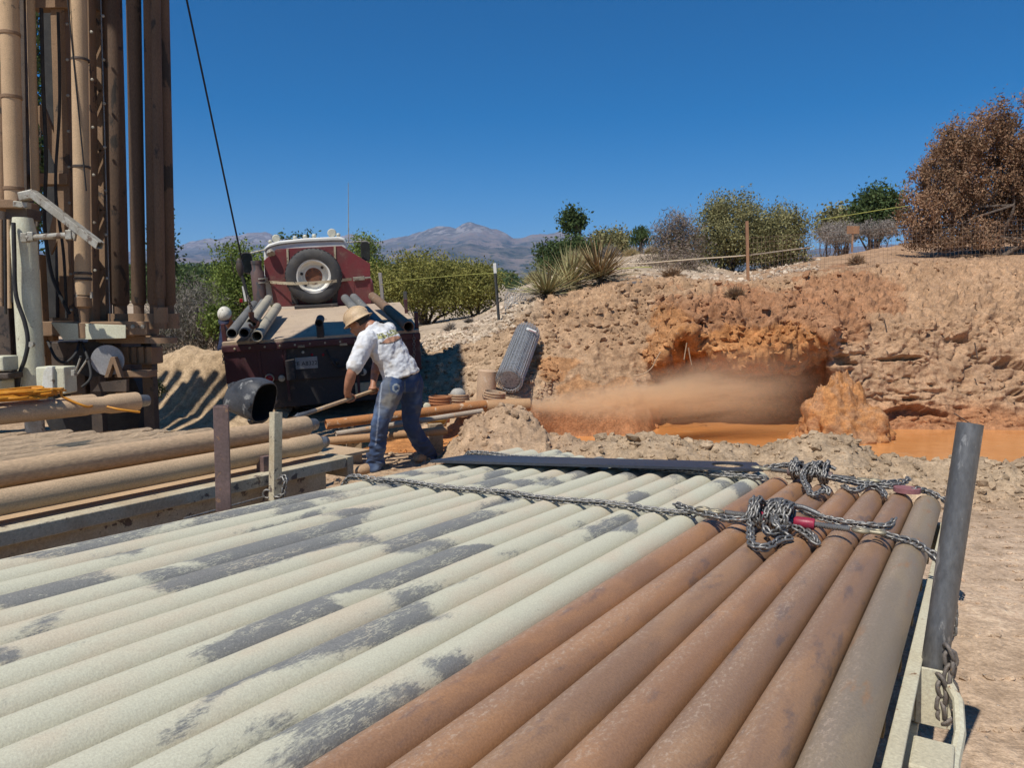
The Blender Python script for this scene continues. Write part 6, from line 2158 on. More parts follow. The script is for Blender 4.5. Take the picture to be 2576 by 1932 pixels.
# posts and lines
M_GPOST = grime('grey_weathered_post', (.30, .27, .25), (.24, .22, .2), (.15, .13, .12), 6, 15, .6, .9, stretch=(1, 1, .2))
M_TPOST = grime('t_post_paint', (.05, .055, .055), (.07, .065, .06), (.14, .10, .08), 6, 20, .62, .6)
M_OSTAKE = grime('rust_stake', (.36, .19, .10), (.30, .16, .09), (.45, .3, .2), 6, 15, .6, .85, stretch=(1, 1, .2))
def post(u0, v0, u1, v1, Y, w, lab, mat, nm='fence_post', dig=.25):
    t, b_ = at(u0, v0, Y), at(u1, v1, Y)
    o = MB().bar(b_ - (t - b_).normalized() * dig, t, w, w, (0, 1, 0)).build(nm, mat, None, None, w * .1)
    tag(o, lab, 'post')
    return t
post(956, 686, 966, 790, 16.5, .07, 'weathered grey fence post beside the truck cab', M_GPOST)
post(1019, 733, 1022, 800, 15.5, .07, 'short dark fence post before the big oak bush', M_TPOST)
t0, t1 = at(1244, 662, 12.0), at(1256, 820, 12.0)
tp = empty('metal_t_post', t1)
tag(tp, 'black steel T-post with a white top standing by the netting', 'post')
d = (t0 - t1)
MB().bar(-d.normalized() * .2, d * .84, .045, .010, (0, 1, 0)).bar(-d.normalized() * .2 + Vector((0, -.018, 0)), d * .84 + Vector((0, -.018, 0)), .010, .03, (0, 1, 0)).build('shaft', M_TPOST, tp)
MB().bar(d * .84, d, .047, .014, (0, 1, 0)).build('white_top', M_TWHITE, tp, None, .003)
post(1879, 556, 1882, 712, 13.2, .045, 'rust-brown wooden stake on the bank before the grey-green bush', M_OSTAKE)
M_YEL = grime('yellow_rope', (.40, .41, .09), (.35, .34, .09), None, 10, rough=.7, bump=.1)
M_PALEROPE = grime('pale_rope', (.62, .50, .36), (.55, .44, .30), None, 10, rough=.8, bump=.1)
def rope(pts, lab, mat, r=.012):
    o = MB().tube(curve([at(*p) for p in pts], 8), r, 6).build('rope', mat, None, 60)
    tag(o, lab, 'rope')
rope([(958, 716, 16.4), (1010, 706, 15.6), (1080, 699, 14.6), (1160, 692, 13.4), (1245, 687, 12.1), (1310, 688, 12.6), (1375, 684, 13.2), (1440, 682, 13.8)], 'yellow rope from the grey post past the T-post to the yuccas', M_YEL, .006)
rope([(1530, 678, 15), (1600, 673, 15), (1640, 672, 15.0)], 'short yellow rope right of the yuccas', M_YEL, .011)
rope([(1510, 666, 14.4), (1620, 662, 14), (1740, 652, 13.6), (1880, 642, 13.25), (1960, 632, 14.4), (2040, 622, 16)], 'pale rope stretched low through the rust-brown stake', M_PALEROPE, .011)
rope([(2058, 553, 17), (2140, 540, 16.5), (2230, 525, 16), (2290, 517, 16)], 'yellow rope running into the dead juniper', M_YEL, .007)
# welded wire fence before the juniper
def wire_fence():
    M_F = grime('rusty_fence_wire', (.20, .13, .09), (.26, .18, .13), None, 20, rough=.7, metal=.2)
    b = MB()
    n = 74
    top, bot = [], []
    for i in range(n + 1):
        f = i / n
        u = 1884 + f * 780
        Y = 13.2 + 1.0 * f
        top.append(at(u, 598 - 52 * f, Y))
        bt = at(u, 704 - 60 * f, Y)
        bt.z = ground_z(bt.x, bt.y) + .02
        bot.append(bt)
    for i in range(n + 1):
        b.tube([bot[i], top[i]], .0022, 3)
    for k in range(9):
        b.tube([bt.lerp(t_, k / 8) for bt, t_ in zip(bot, top)], .0022, 3)
    o = b.build('wire_fence', M_F)
    tag(o, 'thin rusty wire mesh fence along the top of the bank', 'fence')
wire_fence()
# small rust-brown board among the far shrubs
p = at(2145, 577, 20)
e = empty('sign_board', at(2145, 604, 20))
tag(e, 'small blank rust-brown board standing among grey shrubs', 'sign')
MB().box(Vector((0, 0, .26)), (.32, .02, .20)).build('board', M_OSTAKE, e, None, .004)
MB().box(Vector((0, .02, .0)), (.04, .03, .6)).build('post', M_OSTAKE, e)
# ------------------------------------------------------------------ vegetation
def leaf_mat(name, cols, rough=.75, trans=.25):
    t = NT(name)
    g = t.n('NewGeometry')
    rmp = t.n('ValToRGB')
    t.l(g.outputs['Random Per Island'], rmp.inputs[0])
    el = rmp.color_ramp.elements
    el[0].color = (*cols[0], 1)
    el[1].color = (*cols[-1], 1)
    for i, c in enumerate(cols[1:-1]):
        e = el.new((i + 1) / (len(cols) - 1))
        e.color = (*c, 1)
    co = t.coords((1, 1, 1), 'World', False)
    n = t.noise(co, 1.6, 3, .6)
    col = t.mixc(.6, rmp.outputs[0], t.mixc(t.ramp(n, .3, .7), (.24, .25, .24), (.72, .71, .68)), 'OVERLAY')
    d = t.n('BsdfDiffuse')
    t.l(col, d.inputs[0])
    tr_ = t.n('BsdfTranslucent')
    t.l(col, tr_.inputs[0])
    mx = t.n('MixShader')
    mx.inputs[0].default_value = trans
    t.l(d.outputs[0], mx.inputs[1])
    t.l(tr_.outputs[0], mx.inputs[2])
    t.l(mx.outputs[0], t.out.inputs[0])
    return t.m
L_OAK = leaf_mat('oak_leaves', [(.20, .195, .058), (.235, .23, .07), (.27, .255, .082), (.31, .285, .10)])
L_PINE = leaf_mat('pinyon_needles', [(.055, .085, .036), (.08, .115, .046), (.11, .145, .06)])
L_JUN = leaf_mat('juniper_sprays', [(.12, .165, .042), (.17, .22, .06), (.23, .275, .08)])
L_GREY = leaf_mat('grey_green_leaves', [(.20, .19, .09), (.24, .228, .11), (.28, .262, .13), (.32, .29, .15)])
L_DEAD = leaf_mat('dead_juniper_sprays', [(.21, .125, .075), (.27, .16, .098), (.33, .20, .128), (.25, .175, .11)], trans=.15)
L_TWIG = leaf_mat('bare_grey_twigs', [(.20, .175, .155), (.26, .23, .20), (.16, .145, .13), (.12, .13, .07)], trans=.05)
L_PINK = leaf_mat('dry_pink_twigs', [(.24, .18, .15), (.30, .23, .19), (.20, .155, .12), (.17, .15, .08)], trans=.05)
L_STRAW = leaf_mat('straw_grass', [(.44, .36, .20), (.52, .43, .25), (.36, .30, .17)], trans=.2)
L_BROWN = leaf_mat('brown_weed', [(.30, .19, .11), (.36, .24, .15), (.24, .155, .10)], trans=.1)
L_SAGE = leaf_mat('lilac_grey_brush', [(.27, .235, .215), (.32, .28, .25), (.22, .20, .17)], trans=.1)
M_BARK = grime('bark', (.10, .075, .058), (.15, .115, .09), (.06, .045, .035), 8, 20, .55, .95, bump=.6)

def cards(C, size, rs, asp=.55, upright=0.0, bend=None):
    """one small four-sided leaf per point"""
    n = len(C)
    d = rs.normal(size=(n, 3))
    d[:, 2] += upright
    d /= np.linalg.norm(d, axis=1)[:, None]
    q = rs.normal(size=(n, 3))
    s = np.cross(d, q)
    s /= np.linalg.norm(s, axis=1)[:, None] + 1e-9
    L = (size * (.55 + .9 * rs.rand(n)))[:, None]
    a = C - d * L * .5
    b_ = C + d * L * .5
    w = s * L * asp * .5
    m = (a + b_) / 2
    V = np.stack([a, m + w, b_, m - w], 1).reshape(-1, 3)
    Fq = np.arange(4 * n).reshape(n, 4)
    return V, Fq
def clump_points(rs, c, rad, ncl, per, csz, shell=.55, flat=-.6, noisef=.35, grow=1.0):
    """points gathered in clumps through an uneven ellipsoid"""
    rad = np.array(rad)
    d = rs.normal(size=(ncl * 3, 3))
    d /= np.linalg.norm(d, axis=1)[:, None]
    d = d[d[:, 2] > flat][:ncl]
    r = shell + (1 - shell) * rs.rand(len(d)) ** .6
    r = r * (1 + noisef * pnoise(d * 2.2 + rs.rand() * 50) + .5 * noisef * pnoise(d * 5 + 3))
    cen = np.array(c) + d * r[:, None] * rad
    P = cen[:, None, :] + rs.normal(size=(len(cen), per, 3)) * np.array(csz)
    return P.reshape(-1, 3), cen
def limbs(e, base, cen, rs, r0, k=14, mat=None, nm='trunk', stems=3, lean=.1):
    b = MB()
    base = Vector(base)
    for s in range(stems):
        a = rs.rand() * 6.28
        tip = Vector(cen[rs.randint(len(cen))])
        mid = base.lerp(tip, .45) + Vector((rs.normal() * lean, rs.normal() * lean, 0))
        p = curve([base + Vector((rs.normal() * r0, rs.normal() * r0, -.15)), base.lerp(mid, .5), mid, tip], 4)
        n = len(p)
        b.tube(p, [r0 * (1 - .85 * i / (n - 1)) for i in range(n)], 7)
        for _ in range(k // stems):
            t2 = Vector(cen[rs.randint(len(cen))])
            o = p[rs.randint(n // 3, n - 1)]
            m2 = o.lerp(t2, .5) + Vector((0, 0, rs.normal() * .1))
            b.tube([o, m2, t2], [r0 * .38, r0 * .25, r0 * .08], 5)
    b.v = [tuple(Vector(p) - base) for p in b.v]
    return b.build(nm, mat or M_BARK, e, 60)
def plant(name, label, cat, u, vb, vt, wpx, Y, leaf, ncl, per, size, seed, csz=.12, shell=.5, flat=-.6, depth=1.0, group=None, r0=.06, stems=3, asp=.55, upright=0., noisef=.35, base=True, lift=0.0, kbr=14):
    rs = np.random.RandomState(seed)
    T_, B_ = at(u, vt, Y), at(u, vb, Y)
    H = T_.z - B_.z
    W = wpx / F * Y
    foot = Vector((B_.x, Y, min(B_.z, ground_z(B_.x, Y) if Y < 120 else B_.z)))
    e = empty(name, foot)
    tag(e, label, cat, group)
    zc = B_.z + H * (.5 + lift)
    c = (B_.x, Y, zc)
    P, cen = clump_points(rs, c, (W / 2 * .9, W / 2 * depth * .9, H / 2 * (1 - lift) * .93), ncl, per, (csz, csz, csz * .8), shell, flat, noisef)
    P = P[P[:, 2] > B_.z + .02]
    V, Fq = cards(P, size, rs, asp, upright)
    bigmesh('foliage' if 'tree' not in name else 'crown', V - np.array(foot), Fq, leaf, False, e)
    if base:
        limbs(e, foot, cen, rs, r0, kbr, stems=stems, nm='trunk' if 'tree' in name else 'stems')
    return e
# big scrub oak and its neighbours right of the truck
plant('scrub_oak', 'large rounded green scrub oak beside the truck cab', 'bush', 1068, 815, 636, 270, 19, L_OAK, 230, 110, .06, 1, .15, .45, -.8, r0=.05, stems=6, kbr=30)
plant('scrub_oak', 'smaller green scrub oak behind the black T-post', 'bush', 1200, 800, 655, 130, 18.6, L_OAK, 100, 100, .058, 2, .13, .45, -.8, r0=.04, stems=4, kbr=20)
plant('juniper_tree', 'bright green juniper tree left of the truck cab', 'tree', 600, 850, 612, 130, 17, L_JUN, 120, 110, .055, 3, .13, .4, -.9, r0=.08, noisef=.5)
plant('juniper_tree', 'green juniper tree behind the right cab mirror', 'tree', 912, 770, 592, 110, 23, L_JUN, 90, 110, .07, 4, .17, .4, -.9, r0=.08, noisef=.5)
plant('juniper_tree', 'green tree top showing just above the cab roof', 'tree', 764, 760, 583, 120, 27, L_PINE, 90, 60, .12, 5, .2, .4, -.9, r0=.1, noisef=.5)
plant('pinyon_tree', 'green tree behind the left cab mirror', 'tree', 655, 780, 625, 60, 22, L_JUN, 60, 55, .10, 6, .16, .4, -.9, r0=.08)
# bare brush left of the truck
plant('bare_shrub', 'dense bare grey shrub between the rig and the truck', 'shrub', 490, 905, 700, 190, 14, L_TWIG, 160, 70, .10, 7, .16, .3, -.9, asp=.09, upright=.9, r0=.03, stems=8, kbr=40)
plant('bare_shrub', 'low grey shrub at the foot of the rig rods', 'shrub', 410, 920, 760, 110, 13, L_TWIG, 90, 60, .09, 8, .14, .3, -.9, asp=.09, upright=.9, r0=.03, stems=6, kbr=24)
plant('green_shrub', 'small bright green shrub behind the white-capped man', 'shrub', 548, 860, 765, 60, 13.4, L_JUN, 50, 45, .06, 9, .09, .4, -.9, r0=.02)
plant('green_shrub', 'small green weed on the dirt pile below the rig', 'shrub', 378, 1010, 950, 50, 8.4, L_OAK, 30, 26, .035, 10, .05, .3, -.9, r0=.008)
# conifers seen through the mast
plant('conifer_tree', 'tall dark conifer seen through the gap left in the mast', 'tree', 105, 720, -60, 110, 20, L_PINE, 130, 60, .12, 11, .2, .2, -1, r0=.14, stems=1, noisef=.6, kbr=30)
plant('conifer_tree', 'tall green conifer seen through the mast lattice', 'tree', 245, 740, -10, 60, 22, L_JUN, 110, 60, .12, 12, .2, .2, -1, r0=.12, stems=1, noisef=.6, kbr=30)
plant('juniper_tree', 'green juniper peeping out right of the outermost drill rod', 'tree', 415, 720, 535, 44, 26, L_PINE, 50, 50, .12, 33, .18, .3, -.9, r0=.08)
# ridge to the right
plant('pine_tree', 'small flat-topped pine with a bare trunk on the ridge', 'tree', 1443, 655, 548, 58, 40, L_PINE, 34, 60, .17, 13, .22, .3, -.25, r0=.16, stems=1, noisef=.5, lift=.28, kbr=14)
plant('ridge_bush', 'dark green bush under the flat-topped pine', 'bush', 1455, 668, 600, 110, 36, L_PINE, 70, 60, .15, 14, .22, .4, -.7)
plant('ridge_bush', 'dark green bush low on the ridge left of the pine', 'bush', 1390, 700, 600, 80, 33, L_PINE, 60, 60, .13, 15, .2, .4, -.8, noisef=.5)
plant('ridge_bush', 'wide grey-green bush right of the flat-topped pine', 'bush', 1535, 655, 578, 100, 37, L_GREY, 80, 60, .15, 16, .22, .4, -.7, noisef=.5)
plant('cholla_shrub', 'spiky upright green shrub alone on the ridge', 'shrub', 1611, 630, 570, 46, 24, L_PINE, 26, 60, .12, 17, .09, .3, -.7, asp=.2, upright=1.5)
plant('dry_shrub', 'dry pinkish shrub left of the big grey-green bush', 'shrub', 1702, 690, 528, 120, 18, L_PINK, 130, 60, .10, 18, .13, .35, -.8, asp=.14, upright=.5, r0=.03, stems=6, kbr=30)
plant('desert_bush', 'tall crown of the big grey-green bush on the bank', 'bush', 1835, 705, 482, 190, 19.5, L_GREY, 180, 120, .058, 19, .14, .45, -.8, r0=.05, stems=6, kbr=30)
plant('desert_bush', 'lower right half of the big grey-green bush by the stake', 'bush', 1950, 700, 515, 160, 19, L_GREY, 160, 120, .058, 20, .14, .45, -.8, r0=.05, stems=6, kbr=30)
plant('desert_bush', 'low brownish skirt of brush at the foot of the pink shrub', 'bush', 1690, 712, 632, 190, 16.5, L_PINK, 90, 60, .07, 21, .10, .4, -.6, asp=.2, r0=.02)
plant('juniper_tree', 'round green juniper beyond the yellow rope', 'tree', 2108, 612, 520, 100, 33, L_GREY, 80, 60, .14, 22, .2, .45, -.8, r0=.1)
plant('pinyon_tree', 'dark green pinyon between the juniper and the dead tree', 'tree', 2205, 612, 458, 120, 31, L_PINE, 110, 60, .14, 23, .22, .4, -.8, r0=.12, noisef=.55)
for i, (u, vb, vt, w, Y) in enumerate(((2075, 612, 566, 80, 24), (2130, 608, 560, 70, 22), (2190, 604, 560, 60, 22.5), (2228, 600, 556, 60, 21.5), (2105, 618, 582, 60, 21))):
    plant('grey_brush', ['lilac-grey brush right of the big bush', 'lilac-grey brush behind the rust-brown board', 'lilac-grey brush right of the rust-brown board', 'rounded grey brush beside the dead juniper', 'low grey brush before the rust-brown board'][i], 'shrub', u, vb, vt, w, Y, L_SAGE, 50, 50, .08, 40 + i, .10, .4, -.6, asp=.16, upright=.5, r0=.02)
# the dead juniper
def dead_juniper():
    rs = np.random.RandomState(77)
    Y = 16.3
    base = at(2500, 655, Y)
    base.z = ground_z(base.x, base.y)
    e = empty('dead_juniper_tree', base)
    tag(e, 'large dead brown juniper standing on top of the bank', 'tree')
    # crown built from leaning sprays around many limb tips
    blobs = [(2470, 440, 310, 280), (2560, 360, 210, 190), (2360, 510, 180, 190), (2620, 490, 250, 280), (2320, 565, 110, 120), (2430, 380, 140, 140), (2500, 305, 80, 90), (2400, 600, 230, 90), (2520, 540, 260, 200), (2400, 430, 180, 180)]
    Ps, cens = [], []
    for i, (u, v, w, h) in enumerate(blobs):
        c = at(u, v, Y + rs.uniform(-.5, .5))
        n = int(w * h / 300)
        P, cen = clump_points(rs, c, (w / F * Y / 2, w / F * Y / 2 * .8, h / F * Y / 2), int(n * .8), 100, (.075, .075, .11), .25, -1.1, .28)
        Ps.append(P)
        cens.append(cen)
    P = np.concatenate(Ps)
    cen = np.concatenate(cens)
    # thin the crown so that sky shows through
    keep = fbm(P * 1.5 + 3, 2) > -.45
    P = P[keep]
    P = P[P[:, 2] > base.z + .05]
    V, Fq = cards(P, .058, rs, .42, .8)
    bigmesh('crown', V - np.array(base), Fq, L_DEAD, False, e)
    limbs(e, base, cen, rs, .065, 60, stems=6, lean=.3)
dead_juniper()
# tussocks and tumbleweeds: thin stalks fanning from one foot
def tuft(name, label, cat, u, v, Y, r, n, leaf, seed, spread=1.0, w=.010, group=None, curl=.25, zs=1.0):
    rs = np.random.RandomState(seed)
    p = at(u, v, Y)
    p.z = ground_z(p.x, p.y) if Y < 60 else p.z
    d = rs.normal(size=(n, 3))
    d[:, 2] = np.abs(d[:, 2]) * zs + .25
    d[:, :2] *= spread
    d /= np.linalg.norm(d, axis=1)[:, None]
    L = r * (.65 + .45 * rs.rand(n))[:, None]
    s = np.cross(d, np.array([0, 0, 1.]) + rs.normal(size=(n, 3)) * .3)
    s /= np.linalg.norm(s, axis=1)[:, None]
    b0 = rs.normal(size=(n, 3)) * r * .10
    b0[:, 2] = 0
    m = b0 + d * L * .55 + np.array([0, 0, .0])
    t = b0 + d * L + rs.normal(size=(n, 3)) * r * curl * .3 - np.array([0, 0, 1.]) * L * curl * (1 - d[:, 2:3])
    V = np.stack([b0 - s * w / 2, b0 + s * w / 2, m + s * w / 2, t, m - s * w / 2], 1).reshape(-1, 3)
    k = np.arange(n) * 5
    me = bpy.data.meshes.new('stalks')
    faces = [(a, a + 1, a + 2, a + 3, a + 4) for a in k]
    me.from_pydata(V.tolist(), [], faces)
    me.materials.append(leaf)
    o = bpy.data.objects.new(name, me)
    COL.objects.link(o)
    o.location = p
    tag(o, label, cat, group)
    return o
tuft('grass_tussock', 'rounded straw-coloured tussock above the yuccas', 'grass', 1450, 688, 20, .48, 1100, L_STRAW, 1, w=.014)
tuft('grass_tussock', 'small straw tussock left of the yuccas on the skyline', 'grass', 1344, 702, 21, .34, 800, L_STRAW, 2, w=.014)
tuft('grass_tussock', 'grey-brown tussock right of the yuccas', 'grass', 1535, 672, 20, .36, 800, L_SAGE, 3, w=.014)
tuft('grass_tussock', 'straw tussock below the spiky upright shrub', 'grass', 1588, 652, 20.5, .30, 700, L_STRAW, 4, w=.014)
tuft('grass_tussock', 'straw tussock just left of the pink shrub', 'grass', 1640, 650, 20, .26, 500, L_STRAW, 9, w=.014)
tuft('tumbleweed', 'brown dry weed on the slope left of the dead juniper', 'weed', 2155, 672, 14.6, .22, 420, L_BROWN, 5, w=.008)
tuft('tumbleweed', 'brown dry weed hanging on the bank above the cave', 'weed', 1850, 768, 11.3, .22, 500, L_BROWN, 6, w=.007)
tuft('tumbleweed', 'low brown weed patch at the rim left of the stake', 'weed', 1690, 722, 12.6, .25, 500, L_BROWN, 7, 1.6, w=.008)
tuft('tumbleweed', 'grey dead weed on the gravel before the scrub oak', 'weed', 1132, 838, 13.6, .18, 300, L_SAGE, 8, w=.007)
tuft('tumbleweed', 'tiny dry weed at the left foot of the wire netting', 'weed', 1180, 815, 14.2, .14, 200, L_SAGE, 12, w=.007)
tuft('dry_bush', 'matted root ball lying at the pool edge below the spray', 'weed', 1486, 1090, 7.95, .20, 800, L_BROWN, 13, 1.3, w=.006, zs=.8, curl=.6)
tuft('dry_grass', 'faded brown grass on the gravel above the netting', 'grass', 1420, 712, 16, .3, 500, L_SAGE, 14, 1.4, w=.01)
# yuccas: stiff bayonet leaves, dead skirts
L_YUC = leaf_mat('yucca_blades', [(.28, .26, .12), (.36, .33, .17), (.42, .37, .20), (.38, .26, .14)], trans=.1)
L_YUCD = leaf_mat('yucca_dry_blades', [(.24, .15, .08), (.32, .21, .11), (.36, .28, .15), (.19, .13, .08)], trans=.1)
L_YSK = leaf_mat('yucca_dead_skirt', [(.20, .17, .13), (.30, .26, .20), (.13, .11, .085)], trans=.05)
def yucca(label, u, v, Y, r, n, leaf, seed):
    rs = np.random.RandomState(seed)
    p = at(u, v, Y)
    p.z = ground_z(p.x, p.y)
    e = empty('yucca', p)
    tag(e, label, 'yucca', 'yuccas on the bank')
    def blades(nn, zlo, zhi, L0, w, mat, nm):
        V, Fc = [], []
        for i in range(nn):
            a = rs.rand() * 6.283
            z = zlo + (zhi - zlo) * rs.rand()
            d = np.array([math.cos(a) * math.sqrt(max(0, 1 - z * z)), math.sin(a) * math.sqrt(max(0, 1 - z * z)), z])
            L = L0 * (.7 + .45 * rs.rand())
            s = np.cross(d, [0, 0, 1.0])
            s /= np.linalg.norm(s) + 1e-9
            nrm = np.cross(s, d)
            b0 = np.array([rs.normal() * .03, rs.normal() * .03, .06 + .05 * rs.rand()])
            m = b0 + d * L * .45
            t = b0 + d * L - np.array([0, 0, .06 * L * (1 - abs(z))])
            k = len(V)
            V += [b0 - s * w * .5, b0 + nrm * w * .25, b0 + s * w * .5, m + s * w * .5, m + nrm * w * .3, m - s * w * .5, t]
            Fc += [(k, k + 1, k + 4, k + 5), (k + 1, k + 2, k + 3, k + 4), (k + 5, k + 4, k + 6), (k + 4, k + 3, k + 6)]
        me = bpy.data.meshes.new(nm)
        me.from_pydata([tuple(q) for q in V], [], Fc)
        me.materials.append(mat)
        o = bpy.data.objects.new(nm, me)
        COL.objects.link(o)
        o.parent = e
    blades(n, .12, .98, r, .022, leaf, 'leaves')
    blades(n // 2, -.12, .25, r * .75, .016, L_YSK, 'dead_skirt')
    MB().lathe((0, 0, -.05), (0, 0, 1), [(0, .05), (.12, .07), (.2, .03)], 10).build('stem', M_BARK, e, 60)
yucca('pale green yucca nearest the netting', 1374, 770, 12.3, .66, 170, L_YUC, 1)
yucca('tall yucca in the middle of the clump', 1432, 745, 12.8, .78, 180, L_YUC, 2)
yucca('dry brownish yucca at the right of the clump', 1510, 732, 12.9, .80, 200, L_YUCD, 3)
# far wood behind: reads as one mass
def far_wood():
    rs = np.random.RandomState(5)
    Vs, Fs = [], []
    k = 0
    for i in range(1150):
        Y = 52 + 330 * rs.rand() ** 1.4
        u = rs.uniform(-500, 1330) if rs.rand() < .5 else rs.uniform(330, 1300)
        x = Y * (u - CX) / F
        if u > 1180 and Y < 110:
            continue
        z = ground_z(x, Y)
        h = rs.uniform(1.6, 3.0) * (1 + Y / 700)
        n = int(200 if Y < 90 else (110 if Y < 160 else 55))
        d = rs.normal(size=(n, 3))
        d /= np.linalg.norm(d, axis=1)[:, None]
        P = np.array([x, Y, z + h * .5]) + d * (rs.rand(n)[:, None] ** .4) * np.array([h * .5, h * .5, h * .5])
        V, Fq = cards(P, h * (.11 if Y < 90 else (.14 if Y < 160 else .19)), rs, .7)
        Vs.append(V)
        Fs.append(Fq + k)
        k += len(V)
    o = bigmesh('pinyon_wood', np.concatenate(Vs), np.concatenate(Fs), L_PINE, False)
    tag(o, 'far pinyon and juniper wood covering the plain below the mountains', 'wood', kind='stuff')
far_wood()
# ------------------------------------------------------------------ dirt pile left of the truck
def dirt_pile():
    n, m = 110, 80
    a = at(475, 995, 9.9)
    V = np.zeros((n, m, 3))
    xs = np.linspace(-1.6, 1.3, n)
    ys = np.linspace(-1.2, 1.2, m)
    X, Y = np.meshgrid(xs, ys, indexing='ij')
    P = np.stack([X * 1.3, Y * 1.3, 0 * X], -1).reshape(-1, 3)
    r = (X / 1.25) ** 2 + (Y / .95) ** 2
    H = .98 * np.exp(-r * 2.2) + .45 * np.exp(-(((X + .9) / .5) ** 2 + ((Y + .45) / .5) ** 2)) + .35 * np.exp(-(((X - .8) / .5) ** 2 + (Y / .6) ** 2))
    H = H.ravel() + (.08 * fbm(P * 1.7 + 60, 3) + .03 * fbm(P * 6 + 9, 3) + .012 * fbm(P * 18, 2)) * sm(H.ravel(), .03, .3) - .06
    V[..., 0] = a.x + X
    V[..., 1] = a.y + Y + .3
    V[..., 2] = H.reshape(n, m) + .0
    idx = np.arange(n * m).reshape(n, m)
    Fq = np.stack([idx[:-1, :-1], idx[1:, :-1], idx[1:, 1:], idx[:-1, 1:]], -1).reshape(-1, 4)
    o = bigmesh('dirt_pile', V.reshape(-1, 3), Fq, M_DIRT)
    c = o.data.color_attributes.new('soil', 'FLOAT_COLOR', 'POINT')
    C = np.tile(np.array([.47, .345, .215, 0.0]), (n * m, 1))
    c.data.foreach_set('color', C.astype(np.float32).ravel())
    tag(o, 'tan heap of loose dirt between the rig and the truck', 'dirt heap')
dirt_pile()

# ------------------------------------------------------------------ loose clods and gravel
def clods():
    rs = np.random.RandomState(3)
    t = (1 + 5 ** .5) / 2
    iv = np.array([(-1, t, 0), (1, t, 0), (-1, -t, 0), (1, -t, 0), (0, -1, t), (0, 1, t), (0, -1, -t), (0, 1, -t), (t, 0, -1), (t, 0, 1), (-t, 0, -1), (-t, 0, 1)], float)
    iv /= np.linalg.norm(iv, axis=1)[:, None]
    fa = np.array([(0, 11, 5), (0, 5, 1), (0, 1, 7), (0, 7, 10), (0, 10, 11), (1, 5, 9), (5, 11, 4), (11, 10, 2), (10, 7, 6), (7, 1, 8), (3, 9, 4), (3, 4, 2), (3, 2, 6), (3, 6, 8), (3, 8, 9), (4, 9, 5), (2, 4, 11), (6, 2, 10), (8, 6, 7), (9, 8, 1)])
    nu, nv = TG.shape[:2]
    jj = np.arange(nv)
    rowv = TROW[0]
    SO = SOIL.reshape(nu, nv, 3)
    Vs, Fs, Cs = [], [], []
    def scatter(n, ulo, uhi, rlo, rhi, smin, smax, power=2.5, tint=None, mask=None):
        i = np.searchsorted(TU, rs.uniform(ulo, uhi, n)).clip(0, nu - 1)
        cand = np.nonzero((rowv >= rlo) & (rowv <= rhi))[0]
        j = rs.choice(cand, n)
        P = TG[i, j].copy()
        if mask is not None:
            k = mask(P)
            P, i, j = P[k], i[k], j[k]
        n = len(P)
        s = smin + (smax - smin) * rs.rand(n) ** power
        sh = 1 + .45 * rs.normal(size=(n, 12, 1)).clip(-1.2, 1.2) * .6
        ax = .6 + .7 * rs.rand(n, 1, 3)
        q = rs.normal(size=(n, 4))
        q /= np.linalg.norm(q, axis=1)[:, None]
        w, x, y, z = q.T
        Rm = np.stack([1 - 2 * (y * y + z * z), 2 * (x * y - z * w), 2 * (x * z + y * w), 2 * (x * y + z * w), 1 - 2 * (x * x + z * z), 2 * (y * z - x * w), 2 * (x * z - y * w), 2 * (y * z + x * w), 1 - 2 * (x * x + y * y)], -1).reshape(n, 3, 3)
        L = iv[None] * sh * ax * s[:, None, None]
        L = np.einsum('nij,nkj->nki', Rm, L)
        L[..., 2] *= .75
        V = P[:, None, :] + L + np.array([0, 0, 1.]) * (s * .15)[:, None, None]
        k0 = sum(len(v) for v in Vs)
        Vs.append(V.reshape(-1, 3))
        Fs.append((fa[None] + (np.arange(n) * 12)[:, None, None] + k0).reshape(-1, 3))
        c = SO[i, j] * (.8 + .4 * rs.rand(n, 1)) if tint is None else np.array(tint) * (.75 + .5 * rs.rand(n, 1))
        Cs.append(np.repeat(np.concatenate([c, np.zeros((n, 1))], 1), 12, 0))
    scatter(3200, 1150, 2620, 1.9, 3.6, .006, .038, 3.5)
    scatter(160, 1200, 2620, 2.0, 3.5, .02, .07, 4)
    scatter(1600, 1020, 1400, 6.0, 9.5, .008, .055, 3.5)
    scatter(1500, 1010, 1300, 8.8, 10.8, .015, .06, 2.5, (.55, .45, .34))
    scatter(1900, 1280, 2100, 7.8, 10.3, .008, .07, 4)
    scatter(600, 2090, 2620, 8.6, 10.6, .006, .055, 4)
    scatter(200, 2090, 2620, 6.0, 8.6, .006, .05, 4)
    scatter(700, 1420, 2050, 10.3, 11.8, .02, .07, 3, (.56, .46, .35))
    scatter(1300, 2200, 3000, .3, 2.0, .004, .020, 3)
    scatter(700, 700, 1250, 2.0, 6.2, .008, .05, 4)
    scatter(160, 1640, 2080, 5.0, 6.4, .02, .10, 3)
    o = bigmesh('loose_clods', np.concatenate(Vs), np.concatenate(Fs), M_DIRT, False)
    a = o.data.color_attributes.new('soil', 'FLOAT_COLOR', 'POINT')
    a.data.foreach_set('color', np.concatenate(Cs).astype(np.float32).ravel())
    tag(o, 'loose clods, stones and gravel scattered over the dirt', 'gravel', kind='stuff')
clods()
